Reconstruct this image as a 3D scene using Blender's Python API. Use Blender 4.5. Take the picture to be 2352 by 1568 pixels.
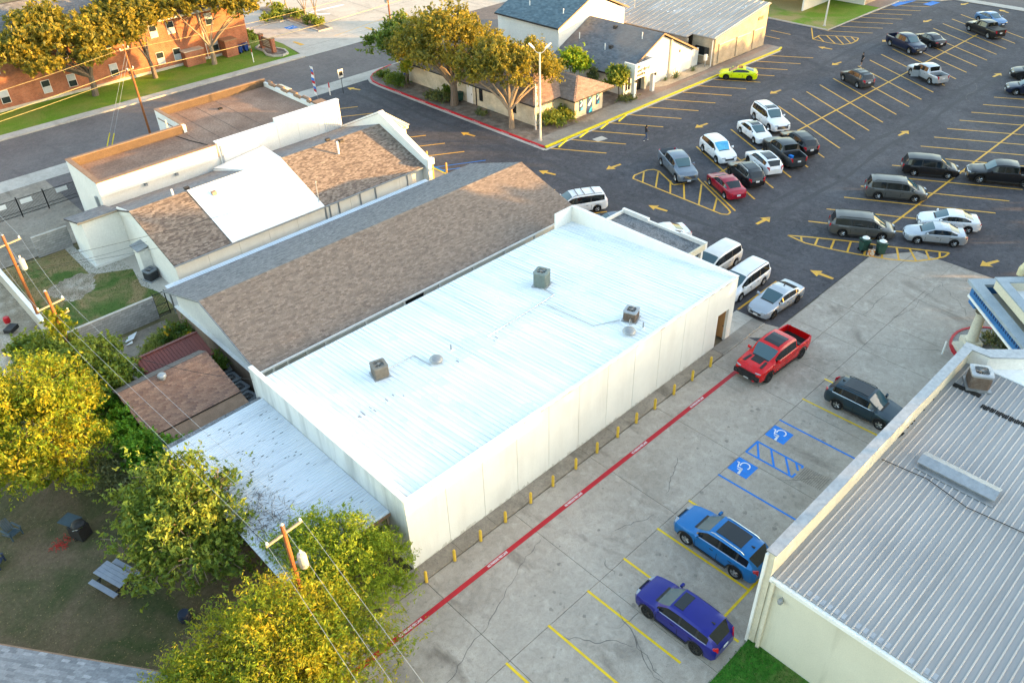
import bpy, math, random
import numpy as np
from mathutils import Vector, Matrix
R = math.radians
random.seed(7); RNG = np.random.default_rng(7)
for _o in list(bpy.data.objects):
    bpy.data.objects.remove(_o)
scene = bpy.context.scene
COL = scene.collection

# ------------------------------------------------------------------ camera
# World frame: X runs along the fire lane, Y across it, Z up, metres;
# origin at the near ground corner of the white flat-roofed building.
CAM = Vector((-13.80, -22.78, 33.50))
_p, _r, _y = R(36.569), R(-1.920), R(47.291)
_f = Vector((math.cos(_y)*math.cos(_p), math.sin(_y)*math.cos(_p), -math.sin(_p)))
_rt = Vector((math.sin(_y), -math.cos(_y), 0.0)); _up = _rt.cross(_f)
_r2 = math.cos(_r)*_rt + math.sin(_r)*_up
_u2 = -math.sin(_r)*_rt + math.cos(_r)*_up
cd = bpy.data.cameras.new('camera'); cam = bpy.data.objects.new('camera', cd); COL.objects.link(cam)
_m = Matrix((_r2, _u2, -_f)).transposed().to_4x4(); _m.translation = CAM
cam.matrix_world = _m
cd.sensor_width = 36.0; cd.lens = 36.0*1860.9/2352.0
cd.clip_start = 0.5; cd.clip_end = 4000.0
scene.camera = cam

# ------------------------------------------------------------------ sky, sun, exposure
SUN_AZ, SUN_EL = R(-47.0), R(6.5)
wd = bpy.data.worlds.new('World'); scene.world = wd; wd.use_nodes = True
_nt = wd.node_tree; _nt.nodes.clear()
_sky = _nt.nodes.new('ShaderNodeTexSky'); _sky.sky_type = 'NISHITA'; _sky.sun_disc = False
_sky.sun_elevation = SUN_EL; _sky.sun_rotation = math.pi/2 - SUN_AZ
_sky.air_density = 1.0; _sky.dust_density = 1.2; _sky.ozone_density = 0.62
_bg = _nt.nodes.new('ShaderNodeBackground'); _bg.inputs['Strength'].default_value = 0.15
_wo = _nt.nodes.new('ShaderNodeOutputWorld')
_nt.links.new(_sky.outputs[0], _bg.inputs[0]); _nt.links.new(_bg.outputs[0], _wo.inputs[0])
sl = bpy.data.lights.new('sun', 'SUN'); sl.energy = 2.9; sl.angle = R(0.6); sl.color = (1.0, 0.56, 0.17)
sun = bpy.data.objects.new('sun', sl); COL.objects.link(sun)
_s = Vector((math.cos(SUN_EL)*math.cos(SUN_AZ), math.cos(SUN_EL)*math.sin(SUN_AZ), math.sin(SUN_EL)))
sun.rotation_euler = (-_s).to_track_quat('-Z', 'Y').to_euler(); sun.location = _s*300
scene.view_settings.view_transform = 'Standard'; scene.view_settings.look = 'None'
scene.view_settings.gamma = 1.0; scene.view_settings.use_curve_mapping = False
scene.view_settings.exposure = 2.90
scene.cycles.use_denoising = True
scene.cycles.max_bounces = 6; scene.cycles.diffuse_bounces = 3; scene.cycles.glossy_bounces = 3
scene.cycles.transmission_bounces = 3; scene.cycles.transparent_max_bounces = 4

# ------------------------------------------------------------------ helpers
def tag(o, label=None, cat=None, group=None, kind=None):
    if label: o['label'] = label
    if cat: o['category'] = cat
    if group: o['group'] = group
    if kind: o['kind'] = kind
    return o

def thing(name, loc, label, cat, group=None, rz=0.0):
    o = bpy.data.objects.new(name, None); COL.objects.link(o)
    o.empty_display_size = 0.3
    o.location = loc; o.rotation_euler = (0, 0, rz)
    return tag(o, label, cat, group)

def put(o, parent, world=True):
    if parent is not None:
        o.parent = parent
        if world:
            o.matrix_parent_inverse = Matrix.Translation(-Vector(parent.location)) if parent.parent is None else \
                Matrix.Translation(-Vector(parent.parent.location if parent.type == 'EMPTY' else (0, 0, 0)))
    return o

def child(o, parent):
    """mesh given in world coordinates, parent somewhere: keep it where it stands"""
    o.parent = parent
    t = Vector((0, 0, 0)); q = parent
    if q.parent is None: t = Vector(q.location)          # a thing's empty (no rotation) or a mesh at the origin
    o.matrix_parent_inverse = Matrix.Translation(-t)
    return o

class MB:
    def __init__(s): s.v, s.f, s.m = [], [], []
    def poly(s, pts, mi=0):
        n = len(s.v); s.v += [tuple(p) for p in pts]; s.f.append(tuple(range(n, n+len(pts)))); s.m.append(mi); return s
    def raw(s, v, f, mi=0):
        n = len(s.v); s.v += [tuple(p) for p in v]
        for q in f: s.f.append(tuple(i+n for i in q)); s.m.append(mi)
        return s
    def box(s, x0, y0, z0, x1, y1, z1, mi=0, mtop=None):
        v = [(x0,y0,z0),(x1,y0,z0),(x1,y1,z0),(x0,y1,z0),(x0,y0,z1),(x1,y0,z1),(x1,y1,z1),(x0,y1,z1)]
        n = len(s.v); s.v += v
        for k, q in enumerate([(0,3,2,1),(4,5,6,7),(0,1,5,4),(1,2,6,5),(2,3,7,6),(3,0,4,7)]):
            s.f.append(tuple(i+n for i in q)); s.m.append(mtop if (k == 1 and mtop is not None) else mi)
        return s
    def obox(s, c, size, rz=0.0, mi=0, ry=0.0):
        M_ = Matrix.Translation(c) @ Matrix.Rotation(rz, 4, 'Z') @ Matrix.Rotation(ry, 4, 'Y')
        a, b, h = size[0]/2, size[1]/2, size[2]/2
        v = [M_ @ Vector(p) for p in [(-a,-b,-h),(a,-b,-h),(a,b,-h),(-a,b,-h),(-a,-b,h),(a,-b,h),(a,b,h),(-a,b,h)]]
        return s.raw(v, [(0,3,2,1),(4,5,6,7),(0,1,5,4),(1,2,6,5),(2,3,7,6),(3,0,4,7)], mi)
    def prism(s, pts, z0, z1, mi=0, mtop=None):
        a = sum(pts[i][0]*pts[(i+1) % len(pts)][1]-pts[(i+1) % len(pts)][0]*pts[i][1] for i in range(len(pts)))
        if a < 0: pts = pts[::-1]
        n = len(pts); v = [(p[0],p[1],z0) for p in pts]+[(p[0],p[1],z1) for p in pts]
        s.raw(v, [tuple(range(n-1,-1,-1))], mi)
        b = len(s.v)-2*n
        s.f.append(tuple(range(b+n, b+2*n))); s.m.append(mi if mtop is None else mtop)
        for i in range(n):
            j = (i+1) % n; s.f.append((b+i, b+j, b+n+j, b+n+i)); s.m.append(mi)
        return s
    def ext(s, pts, vec, mi=0, mtop=None):
        n = len(pts); vec = Vector(vec); p = [Vector(q) for q in pts]
        b = len(s.v); s.v += [tuple(q) for q in p]+[tuple(q+vec) for q in p]
        s.f.append(tuple(range(b+n-1, b-1, -1))); s.m.append(mi)
        s.f.append(tuple(range(b+n, b+2*n))); s.m.append(mi if mtop is None else mtop)
        for i in range(n):
            j = (i+1) % n; s.f.append((b+i, b+j, b+n+j, b+n+i)); s.m.append(mi)
        return s
    def tube(s, pts, rad, n=8, mi=0, cap=True):
        pts = [Vector(p) for p in pts]
        if not hasattr(rad, '__len__'): rad = [rad]*len(pts)
        b = len(s.v); up = None
        for i, p in enumerate(pts):
            d = (pts[min(i+1, len(pts)-1)]-pts[max(i-1, 0)]).normalized()
            if up is None: up = Vector((0,0,1)) if abs(d.z) < .9 else Vector((1,0,0))
            x = d.cross(up).normalized(); y = x.cross(d).normalized(); up = y
            for k in range(n):
                a = 2*math.pi*k/n; s.v.append(tuple(p+(x*math.cos(a)+y*math.sin(a))*rad[i]))
        for i in range(len(pts)-1):
            for k in range(n):
                k2 = (k+1) % n
                s.f.append((b+i*n+k, b+i*n+k2, b+(i+1)*n+k2, b+(i+1)*n+k)); s.m.append(mi)
        if cap:
            s.f.append(tuple(b+k for k in range(n-1,-1,-1))); s.m.append(mi)
            e = b+(len(pts)-1)*n; s.f.append(tuple(e+k for k in range(n))); s.m.append(mi)
        return s
    def lathe(s, prof, n=16, c=(0,0,0), mi=0, axis='Z'):
        b = len(s.v)
        for r, z in prof:
            for k in range(n):
                a = 2*math.pi*k/n; x, y = r*math.cos(a), r*math.sin(a)
                q = (x, y, z) if axis == 'Z' else (x, z, y)
                s.v.append((c[0]+q[0], c[1]+q[1], c[2]+q[2]))
        for i in range(len(prof)-1):
            for k in range(n):
                k2 = (k+1) % n; q = (b+i*n+k, b+i*n+k2, b+(i+1)*n+k2, b+(i+1)*n+k)
                s.f.append(q if axis == 'Z' else q[::-1]); s.m.append(mi)
        return s
    def mesh(s, name, mats, smooth=False):
        me = bpy.data.meshes.new(name); me.from_pydata(s.v, [], s.f)
        for q in (mats if isinstance(mats, (list, tuple)) else [mats]): me.materials.append(q)
        if any(s.m): me.polygons.foreach_set('material_index', s.m)
        if smooth:
            me.polygons.foreach_set('use_smooth', [True]*len(me.polygons)); me.set_sharp_from_angle(angle=R(smooth if smooth > 1 else 35))
        me.update(); return me
    def build(s, name, mats, parent=None, smooth=False, local=False):
        o = bpy.data.objects.new(name, s.mesh(name, mats, smooth)); COL.objects.link(o)
        if parent is not None:
            if local: o.parent = parent
            else: child(o, parent)
        return o

def link(name, me, parent=None, mat=None):
    o = bpy.data.objects.new(name, me); COL.objects.link(o)
    if parent is not None: o.parent = parent
    if mat is not None: o.matrix_local = mat
    return o

def copytree(src, parent=None):
    c = src.copy(); COL.objects.link(c); c.parent = parent
    if parent is not None: c.matrix_parent_inverse = src.matrix_parent_inverse.copy()
    for ch in KIDS.get(src.name, [q for q in src.children]): copytree(ch, c)
    return c
KIDS = {}
ORD = ['first','second','third','fourth','fifth','sixth','seventh','eighth','ninth','tenth','eleventh','twelfth','thirteenth','fourteenth','fifteenth','sixteenth','seventeenth']

# ------------------------------------------------------------------ materials
def lin(c):
    if isinstance(c, str):
        c = c.lstrip('#'); c = [int(c[i:i+2], 16)/255 for i in (0,2,4)]
        c = [x/12.92 if x <= .04045 else ((x+.055)/1.055)**2.4 for x in c]
    return (c[0], c[1], c[2], 1.0)

class NT:
    def __init__(s, name):
        s.m = bpy.data.materials.new(name); s.m.use_nodes = True; s.t = s.m.node_tree; s.t.nodes.clear()
        s.out = s.n('ShaderNodeOutputMaterial'); s.tc = s.n('ShaderNodeTexCoord').outputs['Object']
    def n(s, typ, **kw):
        q = s.t.nodes.new(typ)
        for k, v in kw.items():
            if k in q.inputs and not hasattr(q, k): q.inputs[k].default_value = v
            else: setattr(q, k, v)
        return q
    def l(s, a, b): s.t.links.new(a, b)
    def noise(s, scale, detail=4, rough=.55, stretch=None, seed=0.0, dist=0.0):
        v = s.tc
        mp = s.n('ShaderNodeMapping'); s.l(v, mp.inputs[0]); mp.inputs['Location'].default_value = (seed, seed*1.7, seed*.3)
        if stretch: mp.inputs['Scale'].default_value = stretch
        q = s.n('ShaderNodeTexNoise'); s.l(mp.outputs[0], q.inputs['Vector'])
        q.inputs['Scale'].default_value = scale; q.inputs['Detail'].default_value = detail
        q.inputs['Roughness'].default_value = rough; q.inputs['Distortion'].default_value = dist
        return q.outputs['Fac']
    def ramp(s, fac, stops, interp='LINEAR'):
        q = s.n('ShaderNodeValToRGB'); q.color_ramp.interpolation = interp; s.l(fac, q.inputs[0])
        e = q.color_ramp.elements
        while len(e) < len(stops): e.new(.5)
        for i, (p, c) in enumerate(stops): e[i].position = p; e[i].color = lin(c)
        return q.outputs[0]
    def mapr(s, fac, a, b, c=0.0, d=1.0):
        q = s.n('ShaderNodeMapRange'); q.inputs[1].default_value = a; q.inputs[2].default_value = b
        q.inputs[3].default_value = c; q.inputs[4].default_value = d; s.l(fac, q.inputs[0]); return q.outputs[0]
    def mix(s, fac, a, b, mode='MIX'):
        q = s.n('ShaderNodeMix', data_type='RGBA', blend_type=mode)
        for x, i in ((fac, 0), (a, 6), (b, 7)):
            if hasattr(x, 'is_output'): s.l(x, q.inputs[i])
            else: q.inputs[i].default_value = x if i == 0 else lin(x)
        return q.outputs[2]
    def bsdf(s, col, rough=.7, metal=0.0, spec=.4, bump=None, bstr=.3, bdist=.02, coat=0.0):
        q = s.n('ShaderNodeBsdfPrincipled')
        if hasattr(col, 'is_output'): s.l(col, q.inputs['Base Color'])
        else: q.inputs['Base Color'].default_value = lin(col)
        if hasattr(rough, 'is_output'): s.l(rough, q.inputs['Roughness'])
        else: q.inputs['Roughness'].default_value = rough
        q.inputs['Metallic'].default_value = metal; q.inputs['Specular IOR Level'].default_value = spec
        q.inputs['Coat Weight'].default_value = coat; q.inputs['Coat Roughness'].default_value = .06
        if bump is not None:
            b = s.n('ShaderNodeBump'); b.inputs['Strength'].default_value = bstr; b.inputs['Distance'].default_value = bdist
            s.l(bump, b.inputs['Height']); s.l(b.outputs[0], q.inputs['Normal'])
        s.l(q.outputs[0], s.out.inputs[0]); return s.m

def mat(name, c1, c2=None, scale=3.0, rough=.7, spec=.35, metal=0.0, fine=.12, stretch=None, c3=None, lo=.35, hi=.65, bump=0.0, seed=0.0):
    """two or three tones blended by noise, with a fine grain and optional relief"""
    t = NT(name); c2 = c2 or c1
    f = t.noise(scale, 5, .6, stretch, seed)
    st = [(lo, c1), (hi, c2)] if c3 is None else [(lo, c1), ((lo+hi)/2, c2), (hi, c3)]
    col = t.ramp(f, st)
    if fine:
        g = t.noise(scale*14, 3, .7, None, seed+3)
        col = t.mix(1.0, col, t.ramp(g, [(.3, (1-fine*2,)*3), (.7, (1+fine*.6,)*3)]), 'MULTIPLY')
    b = t.noise(scale*10, 4, .6) if bump else None
    return t.bsdf(col, rough, metal, spec, b, bump, .03)

def rnd_mat(name, cols, rough=.8, fine=.15, spec=.25, scale=9.0, patch=None):
    """each loose piece (mesh island or separate object) takes its own tone"""
    t = NT(name)
    g = t.n('ShaderNodeNewGeometry').outputs['Random Per Island']; o = t.n('ShaderNodeObjectInfo').outputs['Random']
    a = t.n('ShaderNodeMath', operation='ADD'); t.l(g, a.inputs[0]); t.l(o, a.inputs[1])
    w = t.n('ShaderNodeMath', operation='FRACT'); t.l(a.outputs[0], w.inputs[0])
    col = t.ramp(w.outputs[0], [(i/max(1, len(cols)-1), c) for i, c in enumerate(cols)])
    nz = t.noise(scale, 4, .7)
    col = t.mix(1.0, col, t.ramp(nz, [(.25, (1-fine*2,)*3), (.75, (1+fine,)*3)]), 'MULTIPLY')
    if patch:
        pz = t.noise(patch[0], 3, .5, None, 5)
        col = t.mix(t.mapr(pz, patch[2], patch[3]), col, t.mix(.6, col, patch[1]))
    return t.bsdf(col, rough, 0, spec)

def leaf_mat(name, cols, trans=.35):
    t = NT(name)
    g = t.n('ShaderNodeNewGeometry').outputs['Random Per Island']
    nz = t.noise(.55, 3, .6)
    a = t.n('ShaderNodeMath', operation='MULTIPLY_ADD'); t.l(nz, a.inputs[0]); a.inputs[1].default_value = 1.5
    b = t.n('ShaderNodeMath', operation='MULTIPLY_ADD'); t.l(g, b.inputs[0]); b.inputs[1].default_value = .55; b.inputs[2].default_value = -.52
    t.l(b.outputs[0], a.inputs[2])
    col = t.ramp(a.outputs[0], [(i/max(1, len(cols)-1), c) for i, c in enumerate(cols)])
    d = t.n('ShaderNodeBsdfPrincipled'); t.l(col, d.inputs['Base Color']); d.inputs['Roughness'].default_value = .5
    d.inputs['Specular IOR Level'].default_value = .25
    tr = t.n('ShaderNodeBsdfTranslucent'); t.l(t.mix(.55, col, (.55, .46, .04)), tr.inputs[0])
    mx = t.n('ShaderNodeMixShader'); mx.inputs[0].default_value = trans
    t.l(d.outputs[0], mx.inputs[1]); t.l(tr.outputs[0], mx.inputs[2]); t.l(mx.outputs[0], t.out.inputs[0])
    return t.m

def paint(name, c, metal=0.0, rough=.32):
    t = NT(name); nz = t.noise(2.0, 3, .6)
    c = lin(c)[:3]
    col = t.ramp(nz, [(.3, tuple(x*.88 for x in c)), (.7, c)])
    return t.bsdf(col, rough, metal, .35, None, 0, 0, .35)

def road_mat(name, c1, c2, c3, patch, stain, stain_amt=.5, grain=.5):
    t = NT(name)
    a = t.noise(.16, 6, .6, None, 2); b = t.noise(1.3, 5, .65, None, 9, .6); g = t.noise(26, 3, .75); k = t.noise(3.2, 6, .7, None, 13, .8); sp = t.noise(7.5, 2, .5, None, 21); d = t.noise(.45, 4, .6, (1, .35, 1), 17, 1.0)
    col = t.ramp(a, [(.3, c1), (.5, c2), (.7, c3)])
    col = t.mix(t.mapr(b, .5, .75, 0, .65), col, patch)
    col = t.mix(t.mapr(d, .56, .74, 0, stain_amt), col, stain)
    col = t.mix(1.0, col, t.ramp(k, [(.3, (1-grain*.75,)*3), (.5, (1,)*3), (.7, (1+grain*.5,)*3)]), 'MULTIPLY')
    col = t.mix(t.mapr(sp, .68, .76, 0, stain_amt*.8), col, stain)
    col = t.mix(1.0, col, t.ramp(g, [(.28, (1-grain,)*3), (.72, (1+grain*.7,)*3)]), 'MULTIPLY')
    return t.bsdf(col, .85, 0, .25, g, .25, .02)

MT = {}
MT['asphalt'] = road_mat('asphalt', (.054,.052,.058), (.074,.071,.078), (.100,.096,.103), (.125,.119,.123), (.044,.043,.050), .7, .5)
MT['street'] = road_mat('street_asphalt', (.125,.108,.102), (.15,.13,.122), (.175,.152,.142), (.20,.175,.16), (.095,.082,.08), .4, .3)
MT['concrete'] = road_mat('lot_concrete', (.30,.258,.212), (.365,.318,.265), (.42,.37,.312), (.50,.445,.38), (.165,.138,.112), .85, .26)
MT['conc_dirty'] = road_mat('stained_concrete', (.20,.165,.125), (.28,.235,.185), (.36,.305,.245), (.42,.355,.28), (.10,.085,.065), .85, .32)
MT['conc_pale'] = road_mat('pale_concrete', (.37,.335,.285), (.45,.41,.355), (.51,.47,.41), (.55,.51,.45), (.23,.205,.175), .6, .2)
MT['dark_joint'] = mat('joint_filler', (.05,.045,.04), (.09,.08,.07), 4)
MT['crack'] = mat('crack_fill', (.045,.04,.036), (.08,.072,.065), 6)
MT['yellow'] = mat('yellow_road_paint', (.80,.43,.03), (.70,.38,.05), 1.7, .6, fine=.2, c3=(.30,.19,.08), lo=.35, hi=.78)
MT['yellow_new'] = mat('bright_yellow_paint', (.80,.56,.01), (.72,.47,.02), 2, .5, fine=.1)
MT['kerb_yellow'] = mat('yellow_kerb_paint', (.80,.66,.015), (.70,.54,.02), 2, .5, fine=.12)
MT['red_paint'] = mat('red_kerb_paint', (.55,.012,.022), (.42,.012,.02), 3, .5, fine=.12)
MT['red_line'] = mat('fire_lane_red', (.50,.008,.022), (.40,.01,.02), 3, .5, fine=.15)
MT['blue_paint'] = mat('blue_road_paint', (.004,.20,.68), (.012,.16,.55), 2.5, .55, fine=.12)
MT['white_paint'] = mat('white_road_paint', (.75,.76,.78), (.62,.63,.65), 3, .55, fine=.1)
MT['white_coat'] = mat('white_roof_coat', (.80,.82,.83), (.70,.74,.77), .35, .45, fine=.05)
MT['white_wall'] = mat('white_stucco', (.78,.76,.71), (.71,.69,.645), .5, .8, fine=.06, bump=.1)
MT['white_trim'] = mat('white_trim', (.79,.78,.75), (.71,.70,.67), 1.5, .5, fine=.05)
MT['cream'] = mat('cream_stucco', (.66,.60,.46), (.58,.53,.41), .6, .8, fine=.08, bump=.1)
MT['black_metal'] = mat('black_metal', (.012,.012,.013), (.02,.02,.02), 8, .5)
MT['dark'] = mat('dark_rubber', (.02,.02,.02), (.035,.033,.03), 5, .9, .1)
MT['grey_metal'] = mat('grey_metal', (.34,.35,.36), (.25,.26,.27), 3, .45, .5, .4)
MT['galv'] = mat('galvanised_metal', (.42,.44,.46), (.32,.34,.36), 4, .4, .5, .5)
MT['brass'] = mat('warm_brass_paint', (.50,.32,.10), (.42,.26,.08), 4, .5)
MT['wood_pole'] = mat('reddish_pole_wood', (.30,.11,.035), (.22,.08,.03), 1.5, .85, fine=.2, stretch=(6,6,.4))
MT['wood_grey'] = mat('weathered_wood', (.30,.24,.17), (.38,.31,.23), 3, .85, stretch=(1,8,8))
MT['glass'] = NT('window_glass').bsdf((.02,.028,.034), .06, 0, .6)
MT['glass_dark'] = NT('dark_glass').bsdf((.010,.012,.013), .05, 0, .6)
MT['windshield'] = NT('windshield_glass').bsdf((.045,.095,.115), .04, 0, .8)
MT['tyre'] = mat('tyre_rubber', (.012,.012,.012), (.022,.022,.022), 9, .85, .2)
MT['rim'] = mat('alloy_rim', (.55,.56,.58), (.45,.46,.48), 5, .3, .5, .8)
MT['rim_dark'] = mat('dark_rim', (.035,.035,.037), (.05,.05,.05), 5, .35, .5, .5)
MT['chrome'] = NT('chrome_trim').bsdf((.72,.73,.75), .15, 1.0, .5)
MT['plastic'] = mat('black_plastic', (.018,.018,.019), (.03,.03,.03), 6, .6)
MT['red_lamp'] = NT('red_lamp').bsdf((.45,.01,.02), .15, 0, .5)
MT['clear_lamp'] = NT('clear_lamp').bsdf((.36,.38,.40), .08, .3, .6)
MT['plate'] = mat('number_plate', (.72,.74,.76), (.6,.62,.65), 9, .5)
MT['bol'] = mat('yellow_bollard_paint', (.78,.50,.05), (.66,.40,.05), 3, .55, fine=.15)
MT['blind'] = mat('pale_window_blind', (.46,.50,.56), (.38,.42,.48), 3, .3)
# ------------------------------------------------------------------ ground, roads, paving
def sheet(name, pts, z, m, parent=None, kind='structure'):
    o = MB().poly([(x, y, z) for x, y in pts]).build(name, m, parent)
    if parent is None: o['kind'] = kind
    return o
def rect(x0, y0, x1, y1): return [(x0, y0), (x1, y0), (x1, y1), (x0, y1)]

def grass_mat(name, g1, g2, d1, d2, amt_lo, amt_hi, sc=.25, seed=0):
    t = NT(name)
    a = t.noise(sc, 5, .6, None, seed, .6); b = t.noise(5, 5, .75, None, seed+2); f = t.noise(38, 3, .8)
    g = t.ramp(b, [(.3, g1), (.7, g2)]); d = t.ramp(b, [(.3, d1), (.7, d2)])
    col = t.mix(t.mapr(a, amt_lo, amt_hi), g, d)
    col = t.mix(1.0, col, t.ramp(f, [(.25, (.55,)*3), (.75, (1.35,)*3)]), 'MULTIPLY')
    return t.bsdf(col, .9, 0, .15, f, .5, .05)
MT['ground'] = grass_mat('dry_ground', (.09,.10,.03), (.14,.13,.05), (.19,.15,.09), (.25,.20,.13), .3, .7, .06)
MT['lawn'] = grass_mat('green_lawn', (.085,.17,.014), (.15,.27,.022), (.20,.22,.045), (.25,.24,.07), .40, .74, .22, 3)
MT['yard'] = grass_mat('worn_yard', (.042,.056,.020), (.08,.092,.034), (.118,.085,.052), (.20,.148,.095), .34, .62, .30, 11)
MT['yard2'] = grass_mat('patchy_yard', (.06,.115,.024), (.10,.16,.036), (.24,.175,.075), (.31,.24,.12), .42, .58, .30, 23)
MT['verge'] = grass_mat('deep_green_grass', (.028,.13,.014), (.07,.23,.024), (.13,.18,.038), (.21,.19,.075), .48, .74, .7, 31)
MT['farlawn'] = grass_mat('far_lawn', (.11,.20,.016), (.17,.28,.025), (.30,.23,.085), (.36,.28,.13), .44, .60, .11, 40)
MT['mulch'] = mat('stone_mulch', (.16,.125,.10), (.24,.19,.15), 1.2, .9, fine=.4, c3=(.32,.26,.21), bump=.5)
MT['gravel'] = mat('pale_gravel', (.45,.38,.28), (.58,.50,.38), 2.5, .9, fine=.35, bump=.4)
MT['dirt'] = mat('bare_dirt', (.28,.225,.16), (.38,.315,.235), .8, .95, fine=.25, c3=(.50,.44,.36))
MT['walk'] = road_mat('weathered_walk', (.19,.165,.135), (.25,.22,.185), (.31,.28,.24), (.36,.32,.28), (.11,.095,.08), .6, .2)
MT['walk_red'] = road_mat('brown_walk', (.21,.15,.115), (.26,.19,.15), (.30,.23,.18), (.33,.26,.21), (.15,.11,.09), .5, .2)

GROUND = sheet('ground', rect(-900, -900, 1500, 1500), -0.09, MT['ground'])
LOT = sheet('asphalt_lot', [(28,-1.85),(44.5,-1.75),(47.55,-4.0),(47.6,-70),(123.6,-70),(123.6,64.0),(28,62.6)], 0.0, MT['asphalt'])
STREET = sheet('street', rect(-200, 65.4, 330, 76.6), -0.02, MT['street'])
CROSS = sheet('cross_street', rect(125.4, -250, 137, 64), -0.02, MT['street'])
APRON = sheet('driveway_apron', rect(-200, 62.62, 122, 65.38), -0.004, MT['conc_pale'])
FARWALK = sheet('far_pavement', rect(-200, 76.62, 42.2, 78.3), 0.06, MT['conc_pale'])
CORNERWALK = sheet('corner_pavement', [(123.62,-250),(125.38,-250),(125.38,62),(123.62,62)], 0.05, MT['conc_pale'])
CHURCHLOT = sheet('concrete_court', [(42.0,76.62),(123,76.62),(123,190),(42.6,190),(42.9,86),(43.05,84.2)], 0.0, MT['conc_pale'])
DRIVE = sheet('side_driveway', rect(-60, 47.45, 3.3, 62.6), -0.012, MT['conc_dirty']); sheet('rear_drive', rect(3.31, 52.6, 27.98, 62.6), -0.012, MT['street'])
ALLEY = sheet('alley', rect(-60, -60, -5.9, 47.43), -0.06, MT['dirt'])
LAWN = sheet('church_lawn', [(-200,78.32),(42.0,78.32),(43.0,84.2),(42.85,90),(42.7,96),(-200,96)], 0.04, MT['lawn'])

# concrete lot: separate slabs with open joints
bed = sheet('slab_bed', [(-16,-70),(47.58,-70),(47.53,-4.02),(44.49,-1.77),(28,-1.87),(27.9,-0.7),(-16,-0.7)], -0.045, MT['dark_joint'])
CLOT = thing('concrete_lot', (0,-7,0), None, None); CLOT['kind'] = 'structure'
def slab(pts, g=.013, zj=0.0, m='concrete'):
    c = Vector((sum(p[0] for p in pts)/len(pts), sum(p[1] for p in pts)/len(pts)))
    q = []
    for i, p in enumerate(pts):
        a = Vector(pts[i-1]); b = Vector(p); d = Vector(pts[(i+1) % len(pts)])
        n1 = Vector((-(b-a).y, (b-a).x)).normalized(); n2 = Vector((-(d-b).y, (d-b).x)).normalized()
        k = (n1+n2)/max(.3, 1+n1.dot(n2)); q.append(b+k*g)
    return MB().prism([(p.x, p.y) for p in q], -.044, zj).build('slab', MT[m], CLOT)
xs = [-12.2,-6.1,-.05,6.1,12.2,18.3,24.4,28.5,32.6,36.4]
for i in range(len(xs)-1):
    x0, x1 = xs[i], xs[i+1]
    y_top = -.93 if x1 < 28 else (-1.86 if x0 > 27 else -.93)
    if x0 >= 24.3:
        slab([(x0,-7.03),(x1,-7.03),(x1,-4.35),(x0,-4.35)], zj=random.uniform(-.004,.002))
        slab([(x0,-4.35),(x1,-4.35),(x1,y_top),(x0,y_top)], zj=random.uniform(-.004,.002))
    else:
        slab([(x0,-7.03),(x1,-7.03),(x1,y_top),(x0,y_top)], zj=random.uniform(-.004,.002))
    slab([(x0,-14.0),(x1,-14.0),(x1,-7.03),(x0,-7.03)], zj=random.uniform(-.004,.002))
slab([(36.4,-7.03),(43.8,-7.03),(43.4,-4.0),(36.4,-4.2)]); slab([(36.4,-4.2),(41.1,-4.05),(41.15,-1.8),(36.4,-1.83)])
slab([(41.1,-4.05),(43.4,-4.0),(47.5,-4.04),(44.45,-1.77),(41.15,-1.8)]); slab([(43.8,-7.03),(47.55,-6.98),(47.53,-4.06),(43.4,-4.0)])
slab([(36.4,-11.6),(40.65,-11.4),(41.0,-7.03),(36.4,-7.03)]); slab([(40.65,-11.4),(47.55,-11.2),(47.55,-6.98),(41.0,-7.03)])
slab([(36.4,-22),(47.55,-22),(47.55,-11.2),(40.65,-11.4),(36.4,-11.6)])
slab([(-12.2,-26),(8.5,-26),(8.5,-14.0),(-12.2,-14.0)][:2]+[(5.2,-14.0),(-12.2,-14.0)])
slab([(29.2,-1.85),(31.0,-1.85),(30.6,-.6),(28.2,-.6)], zj=.002)
# cracks
def ribbon(pts, w, z):
    b = MB(); n = len(pts); L, Rr = [], []
    for i, p in enumerate(pts):
        p = Vector(p); a = Vector(pts[max(0, i-1)]); c = Vector(pts[min(n-1, i+1)]); d = (c-a).normalized(); k = Vector((-d.y, d.x))
        ww = w*random.uniform(.5, 1.3)*(.35 if i in (0, n-1) else 1)
        L.append((p+k*ww)); Rr.append((p-k*ww))
    for i in range(n-1): b.poly([(Rr[i].x,Rr[i].y,z),(Rr[i+1].x,Rr[i+1].y,z),(L[i+1].x,L[i+1].y,z),(L[i].x,L[i].y,z)])
    return b
def crack(p0, p1, n=14, amp=.13, w=.011):
    a, b = Vector(p0), Vector(p1); d = b-a; k = Vector((-d.y, d.x)).normalized(); o = 0; pts = []
    for i in range(n+1):
        t = i/n; o = o*.75+random.uniform(-amp, amp)*(.2 if i in (0, n) else 1); pts.append(a+d*t+k*o)
    return ribbon(pts, w, .006).build('crack', MT['crack'], CLOT)
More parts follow.
